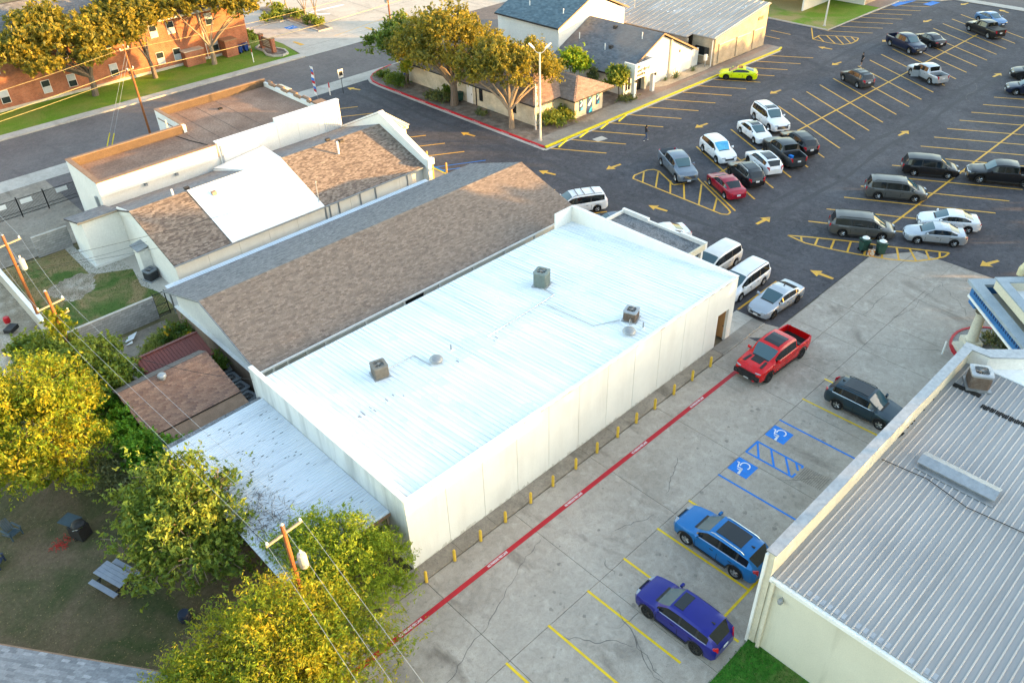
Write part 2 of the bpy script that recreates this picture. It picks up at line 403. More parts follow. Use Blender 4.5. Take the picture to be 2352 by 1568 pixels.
for a, b, n in [((-3.6,-6.0),(6.0,-3.1),34),((4.2,-12.4),(5.3,-8.6),16),((5.0,-10.2),(4.0,-12.9),12),((2.6,-7.9),(4.6,-10.6),14),((4.6,-9.3),(6.1,-9.9),8),((6.9,-7.3),(7.3,-6.3),8),
                ((28.4,-4.4),(30.8,-7.0),14),((33.4,-7.0),(36.2,-11.2),20),((37.2,-7.0),(44.0,-7.6),18),((41.0,-11.0),(44.4,-7.3),18),((36.4,-5.2),(40.6,-5.0),12),((44.6,-6.7),(46.6,-9.4),14),
                ((13.0,-5.8),(15.6,-4.3),14),((20.4,-11.7),(18.4,-9.5),12),((9.0,-5.5),(11.4,-6.2),10),((-6,-4.5),(-3.2,-9.6),18),((0.4,-9.0),(2.2,-13.0),16)]:
    crack(a, b, n)
# tyre-darkened strip and raised walk along the white wall
WALK = thing('wall_walk', (12,-.45,0), None, None); WALK['kind'] = 'structure'
for x0, x1 in zip([-2.6,.3,2.44,4.88,7.32,9.76,12.2,14.64,17.08,19.52,21.96], [.3,2.44,4.88,7.32,9.76,12.2,14.64,17.08,19.52,21.96,25.6]):
    MB().box(x0+.008, -.90, -.06, x1-.008, .06, .085+random.uniform(-.006,.006)).build('slab', MT['conc_dirty'], WALK)
MB().box(25.608, -.90, -.06, 30.6, .02, .10).build('slab', MT['walk'], WALK)
MB().box(27.66, .03, -.05, 30.7, 1.44, .03).build('slab', MT['conc_pale'], WALK)
MB().box(25.6, -.93, -.05, 30.63, -.905, .105).build('kerb_face', MT['conc_pale'], WALK)

# ---- painted markings on the concrete
def stripe(p0, p1, w, m, parent, name='stall_line', z=.006, ext=0.0):
    a, b = Vector(p0), Vector(p1); d = (b-a).normalized(); k = Vector((-d.y, d.x))*w/2; a = a-d*ext; b = b+d*ext
    return MB().poly([((a-k).x,(a-k).y,z),((b-k).x,(b-k).y,z),((b+k).x,(b+k).y,z),((a+k).x,(a+k).y,z)]).build(name, MT[m], parent)
for i in range(-2, 6):
    x = -.25+2.745*i
    stripe((x,-6.98), (x+.08,-13.75 if i == 3 else -12.52), .13, 'yellow_new', CLOT)
stripe((8.0,-12.52), (28,-12.52), .13, 'yellow_new', CLOT, 'end_line', z=.010)
for x in (25.3, 28.02): stripe((x,-6.95), (x+.12,-12.45), .13, 'yellow_new', CLOT)
for x in (16.22, 22.6): stripe((x,-7.0), (x+.12,-12.45), .12, 'blue_paint', CLOT, 'accessible_bay_line')
FIRE = MB().poly([(-12,-2.64,.007),(25.6,-2.64,.007),(25.6,-2.36,.007),(-12,-2.36,.007)]).build('fire_lane_line', MT['red_line'], CLOT)
def text(body, loc, size, m, parent, rot=(0,0,0), name='lettering', extrude=0.0, align='CENTER', sx=1.0, bold=0.0):
    cu = bpy.data.curves.new(name, 'FONT'); cu.body = body; cu.size = size; cu.align_x = align; cu.align_y = 'CENTER'; cu.extrude = extrude; cu.offset = bold
    t = bpy.data.objects.new(name, cu); COL.objects.link(t); me = bpy.data.meshes.new_from_object(t.evaluated_get(bpy.context.evaluated_depsgraph_get())); bpy.data.objects.remove(t)
    me.materials.clear(); me.materials.append(MT[m]); me.name = name
    o = bpy.data.objects.new(name, me); COL.objects.link(o); child(o, parent); o.location = loc; o.rotation_euler = rot; o.scale = (sx, 1, 1); return o
for x in (-8.0, -2.2, 3.42, 9.12, 14.8, 20.45):
    text('NO PARKING FIRE LANE', (x, -2.50, .012), .20, 'white_paint', FIRE, sx=.62, bold=.006)
# accessible symbols: blue square, white wheelchair figure
def arc_pts(c, r, a0, a1, n=14): return [(c[0]+r*math.cos(R(a0+(a1-a0)*i/n)), c[1]+r*math.sin(R(a0+(a1-a0)*i/n))) for i in range(n+1)]
def wheelchair(cx, cy, s, rz, parent, z=.010):
    b = MB()
    def line(pts, w):
        n = len(pts)
        for i in range(n-1):
            a, c = Vector(pts[i]), Vector(pts[i+1]); d = (c-a).normalized(); k = Vector((-d.y, d.x))*w/2; e = d*w*.3
            q = [a-k-e, c-k+e, c+k+e, a+k-e]
            b.poly([(p.x, p.y, z+.0004*(i % 2)) for p in q])
    line(arc_pts((-.05,-.2), .27, 150, 385), .075)
    line([(-.02,.42),(0,.12)], .13); line([(0,.1),(.26,.1),(.36,-.28),(.46,-.26)], .075); line([(-.01,.25),(.2,.25)], .06)
    b.poly([(p[0], p[1], z) for p in arc_pts((-.03,.52), .085, 0, 330, 9)])
    c_, s_ = math.cos(rz), math.sin(rz)
    b.v = [(cx+(x*c_-y*s_)*s, cy+(x*s_+y*c_)*s, zz) for x, y, zz in b.v]
    return b.build('wheelchair_symbol', MT['white_paint'], parent)
for x0, x1 in ((20.86, 22.02), (17.0, 18.24)):
    pad = MB().poly([(x0,-8.31,.005),(x1,-8.31,.005),(x1,-7.06,.005),(x0,-7.06,.005)]).build('blue_square', MT['blue_paint'], CLOT)
    wheelchair((x0+x1)/2, -7.68, .98, R(95), pad)
for a, b in [((18.86,-7.06),(18.93,-10.05)),((20.06,-7.06),(20.10,-10.05)),((18.86,-7.10),(20.06,-7.10)),((18.9,-10.03),(19.3,-10.03)),((19.9,-10.03),(20.1,-10.03)),((18.9,-7.9),(20.05,-7.1)),((18.9,-8.9),(20.05,-8.0)),((18.9,-9.9),(20.05,-8.95)),((19.6,-10.0),(20.08,-9.6))]:
    stripe(a, b, .12, 'blue_paint', CLOT, 'aisle_hatch', z=.006+random.uniform(0,.002))
for k in range(13):
    y = -10.2-.115*k; MB().box(19.0+.01*k, y-.018, -.02, 20.14+.015*k, y+.018, .012).build('ramp_groove', MT['conc_dirty'], CLOT)

# ---- markings on the asphalt
def yl(p0, p1, w=.12, name='stall_line', z=.006): return stripe(p0, p1, w*1.35, 'yellow', LOT, name, z)
d1 = Vector((math.cos(R(-59.3)), math.sin(R(-59.3))))
for x in (42.4,45.45,48.6,51.6,54.8,57.9,61.1,64.3,67.25,70.27,73.3,76.3,79.35,82.4): yl((x,31.35), (x+d1.x*5.75, 31.35+d1.y*5.75))
for x in (97.2,100.2,103.2,106.1,109.0,111.9,114.8,117.6): yl((x,30.7), (x+d1.x*5.6, 30.7+d1.y*5.6), .11)
d2 = Vector((math.cos(R(-119.5)), math.sin(R(-119.5))))
for k in range(-7, 17):
    x = 67.88+3.04*k
    if k >= -5: yl((x,20.8), (x+d2.x*12.2, 20.8+d2.y*12.2))
    else: yl((x+d2.x*6.0, 20.8+d2.y*6.0), (x+d2.x*12.2, 20.8+d2.y*12.2)) if k == -6 else None
yl((47.2,15.62), (108.5,15.27), .13, 'row_line', .009)
d3 = Vector((math.cos(R(-61.0)), math.sin(R(-61.0))))
for k in range(-2, 16):
    x = 52.34+3.06*k; yl((x,4.65), (x+d3.x*12.2, 4.65+d3.y*12.2))
yl((47.0,-.66), (100,-.6), .13, 'row_line', .009)
d4 = Vector((math.cos(R(-30.5)), math.sin(R(-30.5))))
for y in (55.95,52.9,49.7,46.6,43.45,40.35,37.25,24.5,21.3,18.2,15.1): yl((35.9-d4.x*5.2, y-d4.y*5.2), (35.9, y), .11)
yl((30.9,1.45), (36.1,1.46), .12); yl((30.9,4.4), (36.1,4.4), .12); yl((30.9,7.4), (36.1,7.4), .12)
stripe((31.0,36.8), (35.93,34.06), .12, 'blue_paint', LOT, 'accessible_bay_line'); stripe((31.2,35.6), (36.2,32.8), .12, 'blue_paint', LOT, 'accessible_bay_line')
def arrow(tip, ang, L=1.9, w=1.0):
    d = Vector((math.cos(ang), math.sin(ang))); k = Vector((-d.y, d.x)); t = Vector(tip)
    h = L*.42; pts = [t, t-d*h+k*w*.5, t-d*h+k*w*.17, t-d*L+k*w*.13, t-d*L-k*w*.13, t-d*h-k*w*.17, t-d*h-k*w*.5]
    return MB().poly([(p.x, p.y, .007) for p in pts[::-1]]).build('painted_arrow', MT['yellow'], LOT)
for tx, ty, a in [(38.95,41.3,100),(38.75,62.2,110),(37.8,28.5,104),(42.4,23.9,173),(39.3,16.3,98),(56.6,23.8,172),(70.6,23.5,172),(84.3,23.3,172),(89.85,28.3,98),(109.4,23.1,170),
                  (70.6,7.25,-5),(44.7,7.35,-5),(94.6,7.1,-6),(121.5,22.9,168),(122.5,17.8,60),(97.2,23.1,175),(39.25,.5,93),(48.7,-8.5,158),(28.9,50,100)]:
    arrow((tx, ty), R(a))
def island(outline, hatch, w=.12):
    n = len(outline)
    for i in range(n): yl(outline[i], outline[(i+1) % n], w, 'island_outline', .006+.001*(i % 2))
    for a, b in hatch: yl(a, b, w, 'island_hatch', .0085)
island([(42.6,20.75),(43.2,21.1),(45.0,20.95),(45.5,20.6),(45.55,20.0),(44.1,17.2),(44.8,16.7),(46.75,16.4),(43.5,10.8),(43.1,10.3),(42.6,10.25),(42.3,10.7)],
       [((42.6,19.6),(44.4,20.9)),((42.5,18.0),(45.45,20.0)),((42.45,16.3),(44.6,17.9)),((42.4,14.7),(44.9,16.6)),((42.35,13.1),(46.0,15.4)),((42.3,11.5),(44.7,12.8))])
island([(42.9,4.6),(43.9,3.1),(45.8,-.1),(46.6,-1.9),(47.9,-4.0),(49.05,-6.0),(48.3,-6.0),(47.4,-5.6),(46.0,-4.65),(44.95,-3.15),(43.9,-.8),(43.1,1.5),(42.75,2.9)],
       [((42.85,3.3),(43.5,3.75)),((43.0,2.2),(44.2,2.6)),((43.35,1.0),(44.85,1.5)),((43.75,-.2),(45.5,.4)),((44.15,-1.4),(46.05,-.7)),((44.7,-2.6),(46.55,-1.8)),((45.3,-3.7),(47.0,-2.7)),((46.1,-4.7),(47.55,-3.5)),((47.0,-5.35),(48.2,-4.5)),((47.8,-5.8),(48.7,-5.4))])
island([(92.4,30.5),(94.6,30.7),(96.7,27.2),(96.7,26.2),(95.5,25.8),(94.0,25.8),(92.7,26.4),(92.3,28.2)],
       [((92.4,28.9),(94.0,30.6)),((92.5,27.3),(95.0,29.9)),((93.0,26.4),(95.6,28.9)),((94.0,25.9),(96.2,28.1)),((95.2,25.8),(96.6,27.2))])
yl((92.45,30.5), (97.0,33.3), .12); yl((97.15,30.7), (97.2,32.6), .12); yl((92.35,36.9), (92.35,33.8)); yl((89.6,36.9), (89.6,33.8))
stripe((114.9,30.3), (120.2,29.4), 1.3, 'blue_paint', LOT, 'accessible_pad'); stripe((118.4,26.6), (121,26.3), 1.2, 'blue_paint', LOT, 'accessible_pad')
MB().poly([(46.9,28.9,.006),(48.2,28.7,.006),(48.3,29.6,.006),(47.0,29.8,.006)]).build('drain_cover', MT['conc_pale'], LOT)
# faint chalk skid marks
for c, r, a0, a1 in (((83.5,17.5),3.2,200,330),((92,9.5),3.5,20,150),((85,4.5),2.6,40,170),((86.5,11.0),4.0,250,330)):
    ribbon(arc_pts(c, r, a0, a1, 12), .02, .005).build('skid_mark', MT['street'], LOT)

# ---- kerbs
def kerb(pts, w, z1, m, name='kerb', parent=None, z0=-.05):
    n = len(pts); L, Q = [], []
    for i, p in enumerate(pts):
        a = Vector(pts[max(0, i-1)]); c = Vector(pts[min(n-1, i+1)]); d = (c-a).normalized(); k = Vector((-d.y, d.x))*w/2; p = Vector(p)
        L.append(p+k); Q.append(p-k)
    b = MB()
    for i in range(n-1):
        b.raw([(L[i].x,L[i].y,z0),(Q[i].x,Q[i].y,z0),(Q[i+1].x,Q[i+1].y,z0),(L[i+1].x,L[i+1].y,z0),(L[i].x,L[i].y,z1),(Q[i].x,Q[i].y,z1),(Q[i+1].x,Q[i+1].y,z1),(L[i+1].x,L[i+1].y,z1)],
              [(4,5,6,7),(0,4,7,3),(1,2,6,5)]+([(0,1,5,4)] if i == 0 else [])+([(2,3,7,6)] if i == n-2 else []))
    o = b.build(name, MT[m], parent)
    if parent is None: o['kind'] = 'structure'
    return o
CURB = [(47.5,65.0),(45.4,64.55),(43.9,63.9),(42.8,62.9),(42.2,61.6),(42.02,60),(42.02,50),(42.05,40),(42.08,31.95)]
kerb(CURB, .20, .15, 'red_paint', 'red_kerb')
kerb([(p[0]-.32, p[1]-.05) for p in CURB[1:-1]]+[(41.76,31.5)], .40, .012, 'conc_pale', 'gutter')
kerb([(42.18,31.83),(55,31.72),(70,31.52),(85.3,31.3),(86.3,31.6)], .24, .155, 'kerb_yellow', 'yellow_kerb')
kerb([(41.7,31.45),(60,31.4),(85.3,31.05)], .30, .010, 'conc_pale', 'gutter')
RK = [o for o in COL.objects if o.name == 'red_kerb'][0]
for y in (33.2,37.6,42.2,47.0,51.6,56.2): text('NO PARKING FIRE LANE', (41.915, y, .085), .11, 'white_paint', RK, (R(90),0,R(-90)), sx=1.0)
ISL = sheet('planted_island', [(42.1,32.0),(60,32.0),(86,31.5),(86,64),(47.5,64.9),(45.4,64.4),(43.9,63.8),(42.9,62.9),(42.25,61.5),(42.1,60)], .11, MT['mulch'])
SW = sheet('shop_walk', [(42.2,33.9),(42.25,31.95),(60,31.8),(86.2,31.4),(86.2,33.6),(68,33.5),(62.6,33.75),(57,34.4),(54.5,34.5),(48.5,33.7)], .13, MT['walk'])
SW2 = sheet('brick_walk', [(58.6,33.0),(86.1,32.6),(86.1,33.55),(68,33.45),(63.2,35.3),(58.6,35.3)], .136, MT['walk_red'])
GRV = sheet('gravel_bed', [(62.8,35.3),(63.4,34.2),(64.6,33.7),(72.6,33.6),(74.0,33.9),(74,35.3)], .15, MT['gravel'])
kerb([(97.3,64),(97.25,31.0),(110,30.75),(117.5,30.5),(119.5,29.5),(121.8,26.0),(123.4,25.0)], .2, .15, 'conc_pale', 'pale_kerb')
FL = sheet('far_lawn', [(97.4,31.1),(112.3,30.9),(112.3,64),(97.4,64)], .10, MT['farlawn']); sheet('far_walk', [(112.35,30.9),(118.0,30.6),(118.0,64),(112.35,64)], .11, MT['walk_red'])
sheet('far_verge', [(118.1,30.6),(119.6,29.6),(121.9,26.1),(123.5,25.2),(123.5,64),(118.1,64)], .10, MT['farlawn'])
kerb([(-200,76.75),(41.9,76.75)], .22, .13, 'conc_pale', 'street_kerb')
# left yards
Y1 = sheet('back_yard', rect(-60, -60, -6.6, 30.5), -0.03, MT['yard']); Y1B = sheet('back_yard_edge', rect(-6.6, -1, -.02, 14.0), -0.031, MT['yard'])
Y2 = sheet('side_yard', [(-5.75,31.7),(2.25,31.7),(2.25,34.7),(1.7,36.6),(2.3,39.6),(-.5,41.2),(-.4,47.0),(-2.9,46.9),(-5.7,47.4)], -0.008, MT['yard2'])
sheet('yard_path', [(2.25,31.7),(3.4,31.7),(3.4,41.9),(.3,41.9),(.3,47.3),(-.4,47.0),(-.5,41.2),(2.3,39.6),(1.7,36.6),(2.25,34.7)], -0.010, MT['conc_pale'])
sheet('patio', rect(-6.6, 14.1, .9, 30.7), -0.02, MT['conc_dirty'])
MB().poly([(p[0], p[1], -.004) for p in arc_pts((-2.2,40.2), 1.0, 0, 340, 12)]).v
dirtp = [(-2.2+1.75*(1+.18*math.sin(3*t)+random.uniform(-.13,.13))*math.cos(t), 40.2+2.1*(1+.15*math.sin(2*t+1)+random.uniform(-.12,.12))*math.sin(t)) for t in [2*math.pi*k/44 for k in range(44)]]
MB().poly([(x, y, -.003) for x, y in dirtp]).build('bare_patch', MT['dirt'], Y2)
VG = sheet('grass_verge', [(8.55,-13.86),(5.15,-13.86),(5.15,-40),(8.55,-40)], -.004, MT['verge'])

def blades(name, n, region, h, m, label):
    """short grass blades as one mass"""
    x0, y0, x1, y1 = region
    c = np.column_stack([RNG.uniform(x0, x1, n), RNG.uniform(y0, y1, n)])
    a = RNG.uniform(0, 2*np.pi, n); hh = h*RNG.uniform(.5, 1.3, n); w = .016+.02*RNG.random(n)
    lean = RNG.uniform(-.6, .6, (n, 2))*hh[:, None]
    v = np.zeros((n, 3, 3)); v[:,0,0] = c[:,0]-np.cos(a)*w; v[:,0,1] = c[:,1]-np.sin(a)*w; v[:,1,0] = c[:,0]+np.cos(a)*w; v[:,1,1] = c[:,1]+np.sin(a)*w
    v[:,2,0] = c[:,0]+lean[:,0]; v[:,2,1] = c[:,1]+lean[:,1]; v[:,2,2] = hh; v[:,:2,2] = -.03
    me = bpy.data.meshes.new(name); me.vertices.add(3*n); me.vertices.foreach_set('co', v.ravel()); me.loops.add(3*n)
    me.loops.foreach_set('vertex_index', np.arange(3*n)); me.polygons.add(n); me.polygons.foreach_set('loop_start', np.arange(n)*3); me.update(calc_edges=True)
    me.materials.append(m); o = bpy.data.objects.new(name, me); COL.objects.link(o); tag(o, label, 'grass', None, 'stuff'); return o
MT['blade_g'] = rnd_mat('grass_blades', [(.03,.07,.012),(.07,.12,.02),(.10,.13,.035),(.06,.09,.02)])
MT['blade_v'] = rnd_mat('verge_blades', [(.02,.11,.010),(.045,.19,.018),(.08,.23,.028),(.16,.19,.06)])
MT['blade_d'] = rnd_mat('dry_blades', [(.10,.11,.04),(.17,.135,.075),(.24,.19,.11),(.10,.12,.04)])
blades('grass', 9000, (-5.6,32,2.2,46.8), .06, MT['blade_g'], 'patchy green and tan grass inside the walled side yard')
blades('grass', 9000, (5.3,-22,8.45,-13.95), .08, MT['blade_v'], 'deep green grass strip below the metal roofed building')

def blob(b, x, y, r, z, n=9, sq=1.0):
    a0 = random.random()*6; b.poly([(x+r*random.uniform(.6,1.15)*math.cos(a0+2*math.pi*k/n)*sq, y+r*random.uniform(.6,1.15)*math.sin(a0+2*math.pi*k/n), z) for k in range(n)])
MT['oil'] = mat('oil_stain', (.044,.042,.045), (.055,.052,.055), 3, .7); MT['oil_c'] = mat('oil_on_concrete', (.24,.208,.175), (.28,.245,.205), 2.5, .8, c3=(.33,.29,.245)); MT['seal'] = mat('crack_sealant', (.022,.022,.025), (.03,.03,.033), 4, .5)
b = MB()
for k in range(-7, 15):
    for t_ in (2.6, 9.6):
        if random.random() < .75: x = 67.88+3.04*k+1.5+d2.x*t_; y = 20.8+d2.y*t_; [blob(b, x+random.gauss(0,.3), y+random.gauss(0,.5), random.uniform(.07,.30), .0035+random.random()*.001) for _ in range(3)]
for k in range(-2, 14):
    for t_ in (2.6, 9.6):
        if random.random() < .75: x = 52.34+3.06*k+1.5+d3.x*t_; y = 4.65+d3.y*t_; [blob(b, x+random.gauss(0,.3), y+random.gauss(0,.5), random.uniform(.07,.30), .0035+random.random()*.001) for _ in range(3)]
b.build('oil_stains', MT['oil'], LOT)['kind'] = 'stuff'
for a_, c_ in (((44,24),(60,27.5)),((60,27.5),(78,24.2)),((40,8),(40.5,30)),((55,7.5),(72,8.6)),((72,8.6),(90,6.8)),((38,44),(39.6,58))):
    a, c = Vector(a_), Vector(c_); pts = [a.lerp(c, i/16)+Vector((random.uniform(-.25,.25),random.uniform(-.25,.25))) for i in range(17)]; ribbon(pts, .022, .0045).build('sealed_crack', MT['seal'], LOT)
b = MB()
for i in range(-2, 10):
    for _ in range(7): blob(b, -.25+2.745*i+1.37+random.gauss(0,.35), -9.6+random.gauss(0,1.2), random.uniform(.03,.15), .0035+random.random()*.001, 13)
for _ in range(26): blob(b, random.uniform(-5,36), random.uniform(-6.6,-3.0), random.uniform(.04,.16), .0035+random.random()*.001)
b.build('oil_stains', MT['oil_c'], CLOT)['kind'] = 'stuff'
# leaf litter on the shaded yard
b = MB()
for _ in range(3800):
    x, y = random.uniform(-18,-6.8), random.uniform(2.5,19.5); a = random.random()*6; r_ = random.uniform(.02,.055); t_ = random.uniform(-.4,.4)
    b.poly([(x+r_*math.cos(a),y+r_*math.sin(a),-.012),(x-r_*.5*math.sin(a),y+r_*.5*math.cos(a),-.008+r_*t_),(x-r_*math.cos(a),y-r_*math.sin(a),-.012),(x+r_*.5*math.sin(a),y-r_*.5*math.cos(a),-.012)])
tag(b.build('leaf_litter', rnd_mat('fallen_leaves', [(.10,.07,.035),(.18,.13,.06),(.26,.21,.11),(.13,.12,.05),(.30,.22,.09)])), 'dry fallen leaves scattered over the worn back yard', 'leaves', None, 'stuff')

MT['track'] = mat('tyre_worn_asphalt', (.060,.058,.063), (.072,.070,.075), 1.2, .8, fine=.3)
for y_, x0_, x1_ in ((24.4,44,118),(22.7,44,118),(8.4,43,100),(6.8,43,100)):
    pts = [(x0_+(x1_-x0_)*i/30, y_+.25*math.sin(i*.7)+random.uniform(-.08,.08)) for i in range(31)]; ribbon(pts, .24, .0025).build('tyre_track', MT['track'], LOT)
for x_, y0_, y1_ in ((39.6,2,60),(38.0,2,60)):
    pts = [(x_+.3*math.sin(i*.6)+random.uniform(-.08,.08), y0_+(y1_-y0_)*i/24) for i in range(25)]; ribbon(pts, .24, .0025).build('tyre_track', MT['track'], LOT)
# ------------------------------------------------------------------ shared building pieces
def unit(v): return Vector(v).normalized()
def shingles(parent, p0, u, v, Lu, Lv, m, tw=.27, th=.125, lo=None, hi=None, single=0, lift=.004, name='shingle'):
    """courses of overlapping tabs on a roof plane; p0 = eave corner, u along the eave, v up the slope"""
    u, v = unit(u), unit(v); n = u.cross(v); n = n if n.z > 0 else -n; p0 = Vector(p0)
    lo = lo or (lambda t: 0.0); hi = hi or (lambda t: Lu)
    P = []; rows = int(Lv/th)
    for i in range(rows):
        t = i*th; a, b = lo(t), hi(t); x = -(i % 2)*tw*.5-random.random()*.12
        while x < b:
            w0, w1 = max(x, a), min(x+tw-.008, b)
            if w1-w0 > .05: P.append((w0, w1, t))
            x += tw
    full = [k for k, q in enumerate(P) if abs(q[1]-q[0]-(tw-.008)) < 1e-6]
    pick = set()
    if single:
        full.sort(key=lambda k: (p0+u*P[k][0]+v*P[k][2]-CAM).length_squared); pick = set(full[:single])
    hgt = min(th*1.18, th+.03)
    def tab(w, h): return [(0,0,.001),(w,0,.001),(w,h,0),(0,h,0),(0,0,.017),(w,0,.017),(w,h,.003),(0,h,.003)], [(4,5,6,7),(0,1,5,4),(0,4,7,3),(1,2,6,5)]
    b = MB(); M0 = Matrix((u, v, n)).transposed()
    flip = M0.determinant() < 0
    for k, (w0, w1, t) in enumerate(P):
        if k in pick: continue
        vs, fs = tab(w1-w0, min(hgt, Lv-t)); o = p0+u*w0+v*t+n*(lift+random.uniform(0,.003))
        b.raw([o+M0 @ Vector(q) for q in vs], [q[::-1] for q in fs] if flip else fs)
    if b.f: tag(b.build(name+'s', m, parent), kind='stuff')
    if pick:
        vs, fs = tab(tw-.008, hgt); g = MB().raw(vs, [q[::-1] for q in fs] if flip else fs); me = g.mesh(name, m)
        for k in pick:
            w0, w1, t = P[k]; o = bpy.data.objects.new(name, me); COL.objects.link(o); child(o, parent)
            mm = M0.to_4x4(); mm.translation = p0+u*w0+v*t+n*(lift+random.uniform(0,.003)); o.matrix_basis = mm
MT['sh_brown'] = rnd_mat('brown_shingle', [(.15,.117,.096),(.215,.17,.14),(.275,.222,.182),(.18,.142,.117),(.245,.195,.16),(.165,.13,.107)], fine=.10)
MT['sh_mix'] = rnd_mat('mottled_shingle', [(.115,.088,.072),(.15,.116,.096),(.26,.208,.17),(.13,.10,.082),(.30,.245,.20),(.175,.137,.113)], fine=.10)
MT['sh_grey_shaded'] = rnd_mat('grey_shaded_shingle', [(.12,.116,.118),(.18,.172,.172),(.25,.236,.232),(.145,.14,.14)], fine=.08)  # greyer tone for back slopes, shade put into the shingle colour
MT['sh_brgrey'] = rnd_mat('brown_grey_shingle', [(.14,.115,.10),(.18,.15,.13),(.215,.18,.155),(.16,.135,.12)])
MT['sh_pale'] = rnd_mat('pale_grey_shingle', [(.18,.185,.20),(.22,.225,.24),(.27,.275,.29),(.16,.165,.18),(.33,.335,.35)])
MT['sh_blue'] = rnd_mat('blue_grey_shingle', [(.075,.115,.14),(.10,.15,.18),(.135,.19,.22),(.088,.13,.155)], scale=2.0)
MT['sh_slate'] = rnd_mat('slate_shingle', [(.10,.11,.125),(.135,.145,.16),(.165,.175,.19),(.12,.125,.135)], scale=2.0, patch=(.16,(.30,.22,.17),.42,.62))
MT['sh_sunlit'] = rnd_mat('sunlit_shingle', [(.24,.155,.115),(.29,.19,.145),(.34,.235,.18),(.26,.175,.135)], scale=2.5)  # warmer tone for the hip roof's front slopes, sunlight put into the colour
MT['sh_shed'] = rnd_mat('shed_shingle', [(.19,.105,.075),(.24,.14,.10),(.28,.17,.12),(.17,.10,.078),(.33,.20,.14)], patch=(.4,(.42,.24,.15),.5,.7))
MT['roof_deck'] = mat('dark_underlay', (.05,.045,.04), (.07,.06,.055), 3, .95)
MT['brick'] = None
def brick_mat(name, c1, c2, mortar, sc=1.0):
    t = NT(name); b = t.n('ShaderNodeTexBrick'); mp = t.n('ShaderNodeMapping'); t.l(t.tc, mp.inputs[0]); mp.inputs['Rotation'].default_value = (R(90),0,0)
    sp = t.n('ShaderNodeSeparateXYZ'); t.l(t.tc, sp.inputs[0]); ad = t.n('ShaderNodeMath', operation='ADD'); t.l(sp.outputs[0], ad.inputs[0]); t.l(sp.outputs[1], ad.inputs[1])
    cb = t.n('ShaderNodeCombineXYZ'); t.l(ad.outputs[0], cb.inputs[0]); t.l(sp.outputs[2], cb.inputs[1]); t.l(cb.outputs[0], b.inputs['Vector'])
    b.inputs['Color1'].default_value = lin(c1); b.inputs['Color2'].default_value = lin(c2); b.inputs['Mortar'].default_value = lin(mortar)
    b.inputs['Scale'].default_value = sc; b.inputs['Brick Width'].default_value = .24; b.inputs['Row Height'].default_value = .08; b.inputs['Mortar Size'].default_value = .008
    nz = t.noise(.8, 5, .65); col = t.mix(1.0, b.outputs[0], t.ramp(nz, [(.3,(.7,)*3),(.7,(1.2,)*3)]), 'MULTIPLY')
    return t.bsdf(col, .85, 0, .2, b.outputs['Fac'], -.3, .02)
MT['brick'] = brick_mat('red_brick', (.36,.115,.055), (.26,.08,.04), (.34,.24,.18)); MT['brick_tan'] = brick_mat('tan_brick', (.60,.52,.38), (.52,.45,.33), (.55,.49,.38)); MT['brick_brown'] = brick_mat('brown_brick', (.30,.21,.15), (.25,.17,.12), (.33,.27,.21)); MT['brick_beige'] = brick_mat('beige_brick', (.46,.36,.25), (.38,.29,.20), (.44,.37,.28))

def streak_wall(name, base, stain, amt, lo=.5, hi=.8):
    t = NT(name); a = t.noise(1.1, 5, .6, (1,1,.12), 4); b = t.noise(.5, 4, .6, None, 8); f = t.noise(18, 3, .7)
    col = t.ramp(b, [(.3, tuple(x*.9 for x in base)), (.7, base)]); col = t.mix(t.mapr(a, lo, hi, 0, amt), col, stain)
    col = t.mix(1.0, col, t.ramp(f, [(.3,(.9,)*3),(.7,(1.05,)*3)]), 'MULTIPLY'); return t.bsdf(col, .8, 0, .25, f, .1, .02)
MT['panel'] = streak_wall('painted_concrete_panel', (.80,.77,.70), (.60,.56,.49), .5); MT['panel_stain'] = streak_wall('stained_stucco', (.74,.735,.71), (.30,.30,.285), .65, .46, .72)
MT['cream_stain'] = streak_wall('stained_cream_wall', (.60,.575,.46), (.33,.31,.23), .55, .55, .75)

def metal_roof_mat(name, c1, c2, worn, stretch, lo=.5, hi=.7, spec=.4, rough=.5, patchy=.5):
    t = NT(name); a = t.noise(.9, 5, .6, stretch, 3); b = t.noise(.22, 4, .5, None, 6); f = t.noise(9, 4, .7, None, 1)
    col = t.ramp(b, [(.35, c1), (.65, c2)]); col = t.mix(t.mapr(a, lo, hi, 0, patchy), col, worn)
    col = t.mix(t.mapr(f, .66, .8, 0, .5), col, tuple(x*.6 for x in worn)); return t.bsdf(col, rough, 0, spec)
MT['roof_white'] = metal_roof_mat('white_metal_roof', (.74,.775,.79), (.83,.84,.84), (.47,.54,.60), (2.6,.10,1), .47, .74, patchy=.7)
MT['roof_seam'] = metal_roof_mat('white_roof_seam', (.66,.705,.735), (.77,.79,.80), (.38,.45,.51), (.5,.2,1), .42, .66, patchy=.8)
MT['roof_low'] = metal_roof_mat('chalky_metal_roof', (.55,.60,.65), (.66,.69,.72), (.34,.37,.41), (.35,3,1), .5, .72)
MT['roof_grey'] = metal_roof_mat('grey_metal_roof', (.245,.25,.255), (.30,.30,.30), (.175,.17,.165), (.16,2.5,1), .45, .72)
MT['roof_rib'] = metal_roof_mat('pale_roof_rib', (.40,.385,.37), (.46,.44,.42), (.29,.275,.26), (.4,1,1), .5, .7)
MT['roof_tanmetal'] = metal_roof_mat('tan_metal_roof', (.34,.285,.24), (.42,.36,.31), (.62,.60,.58), (.25,1.4,1), .56, .74, patchy=.7)
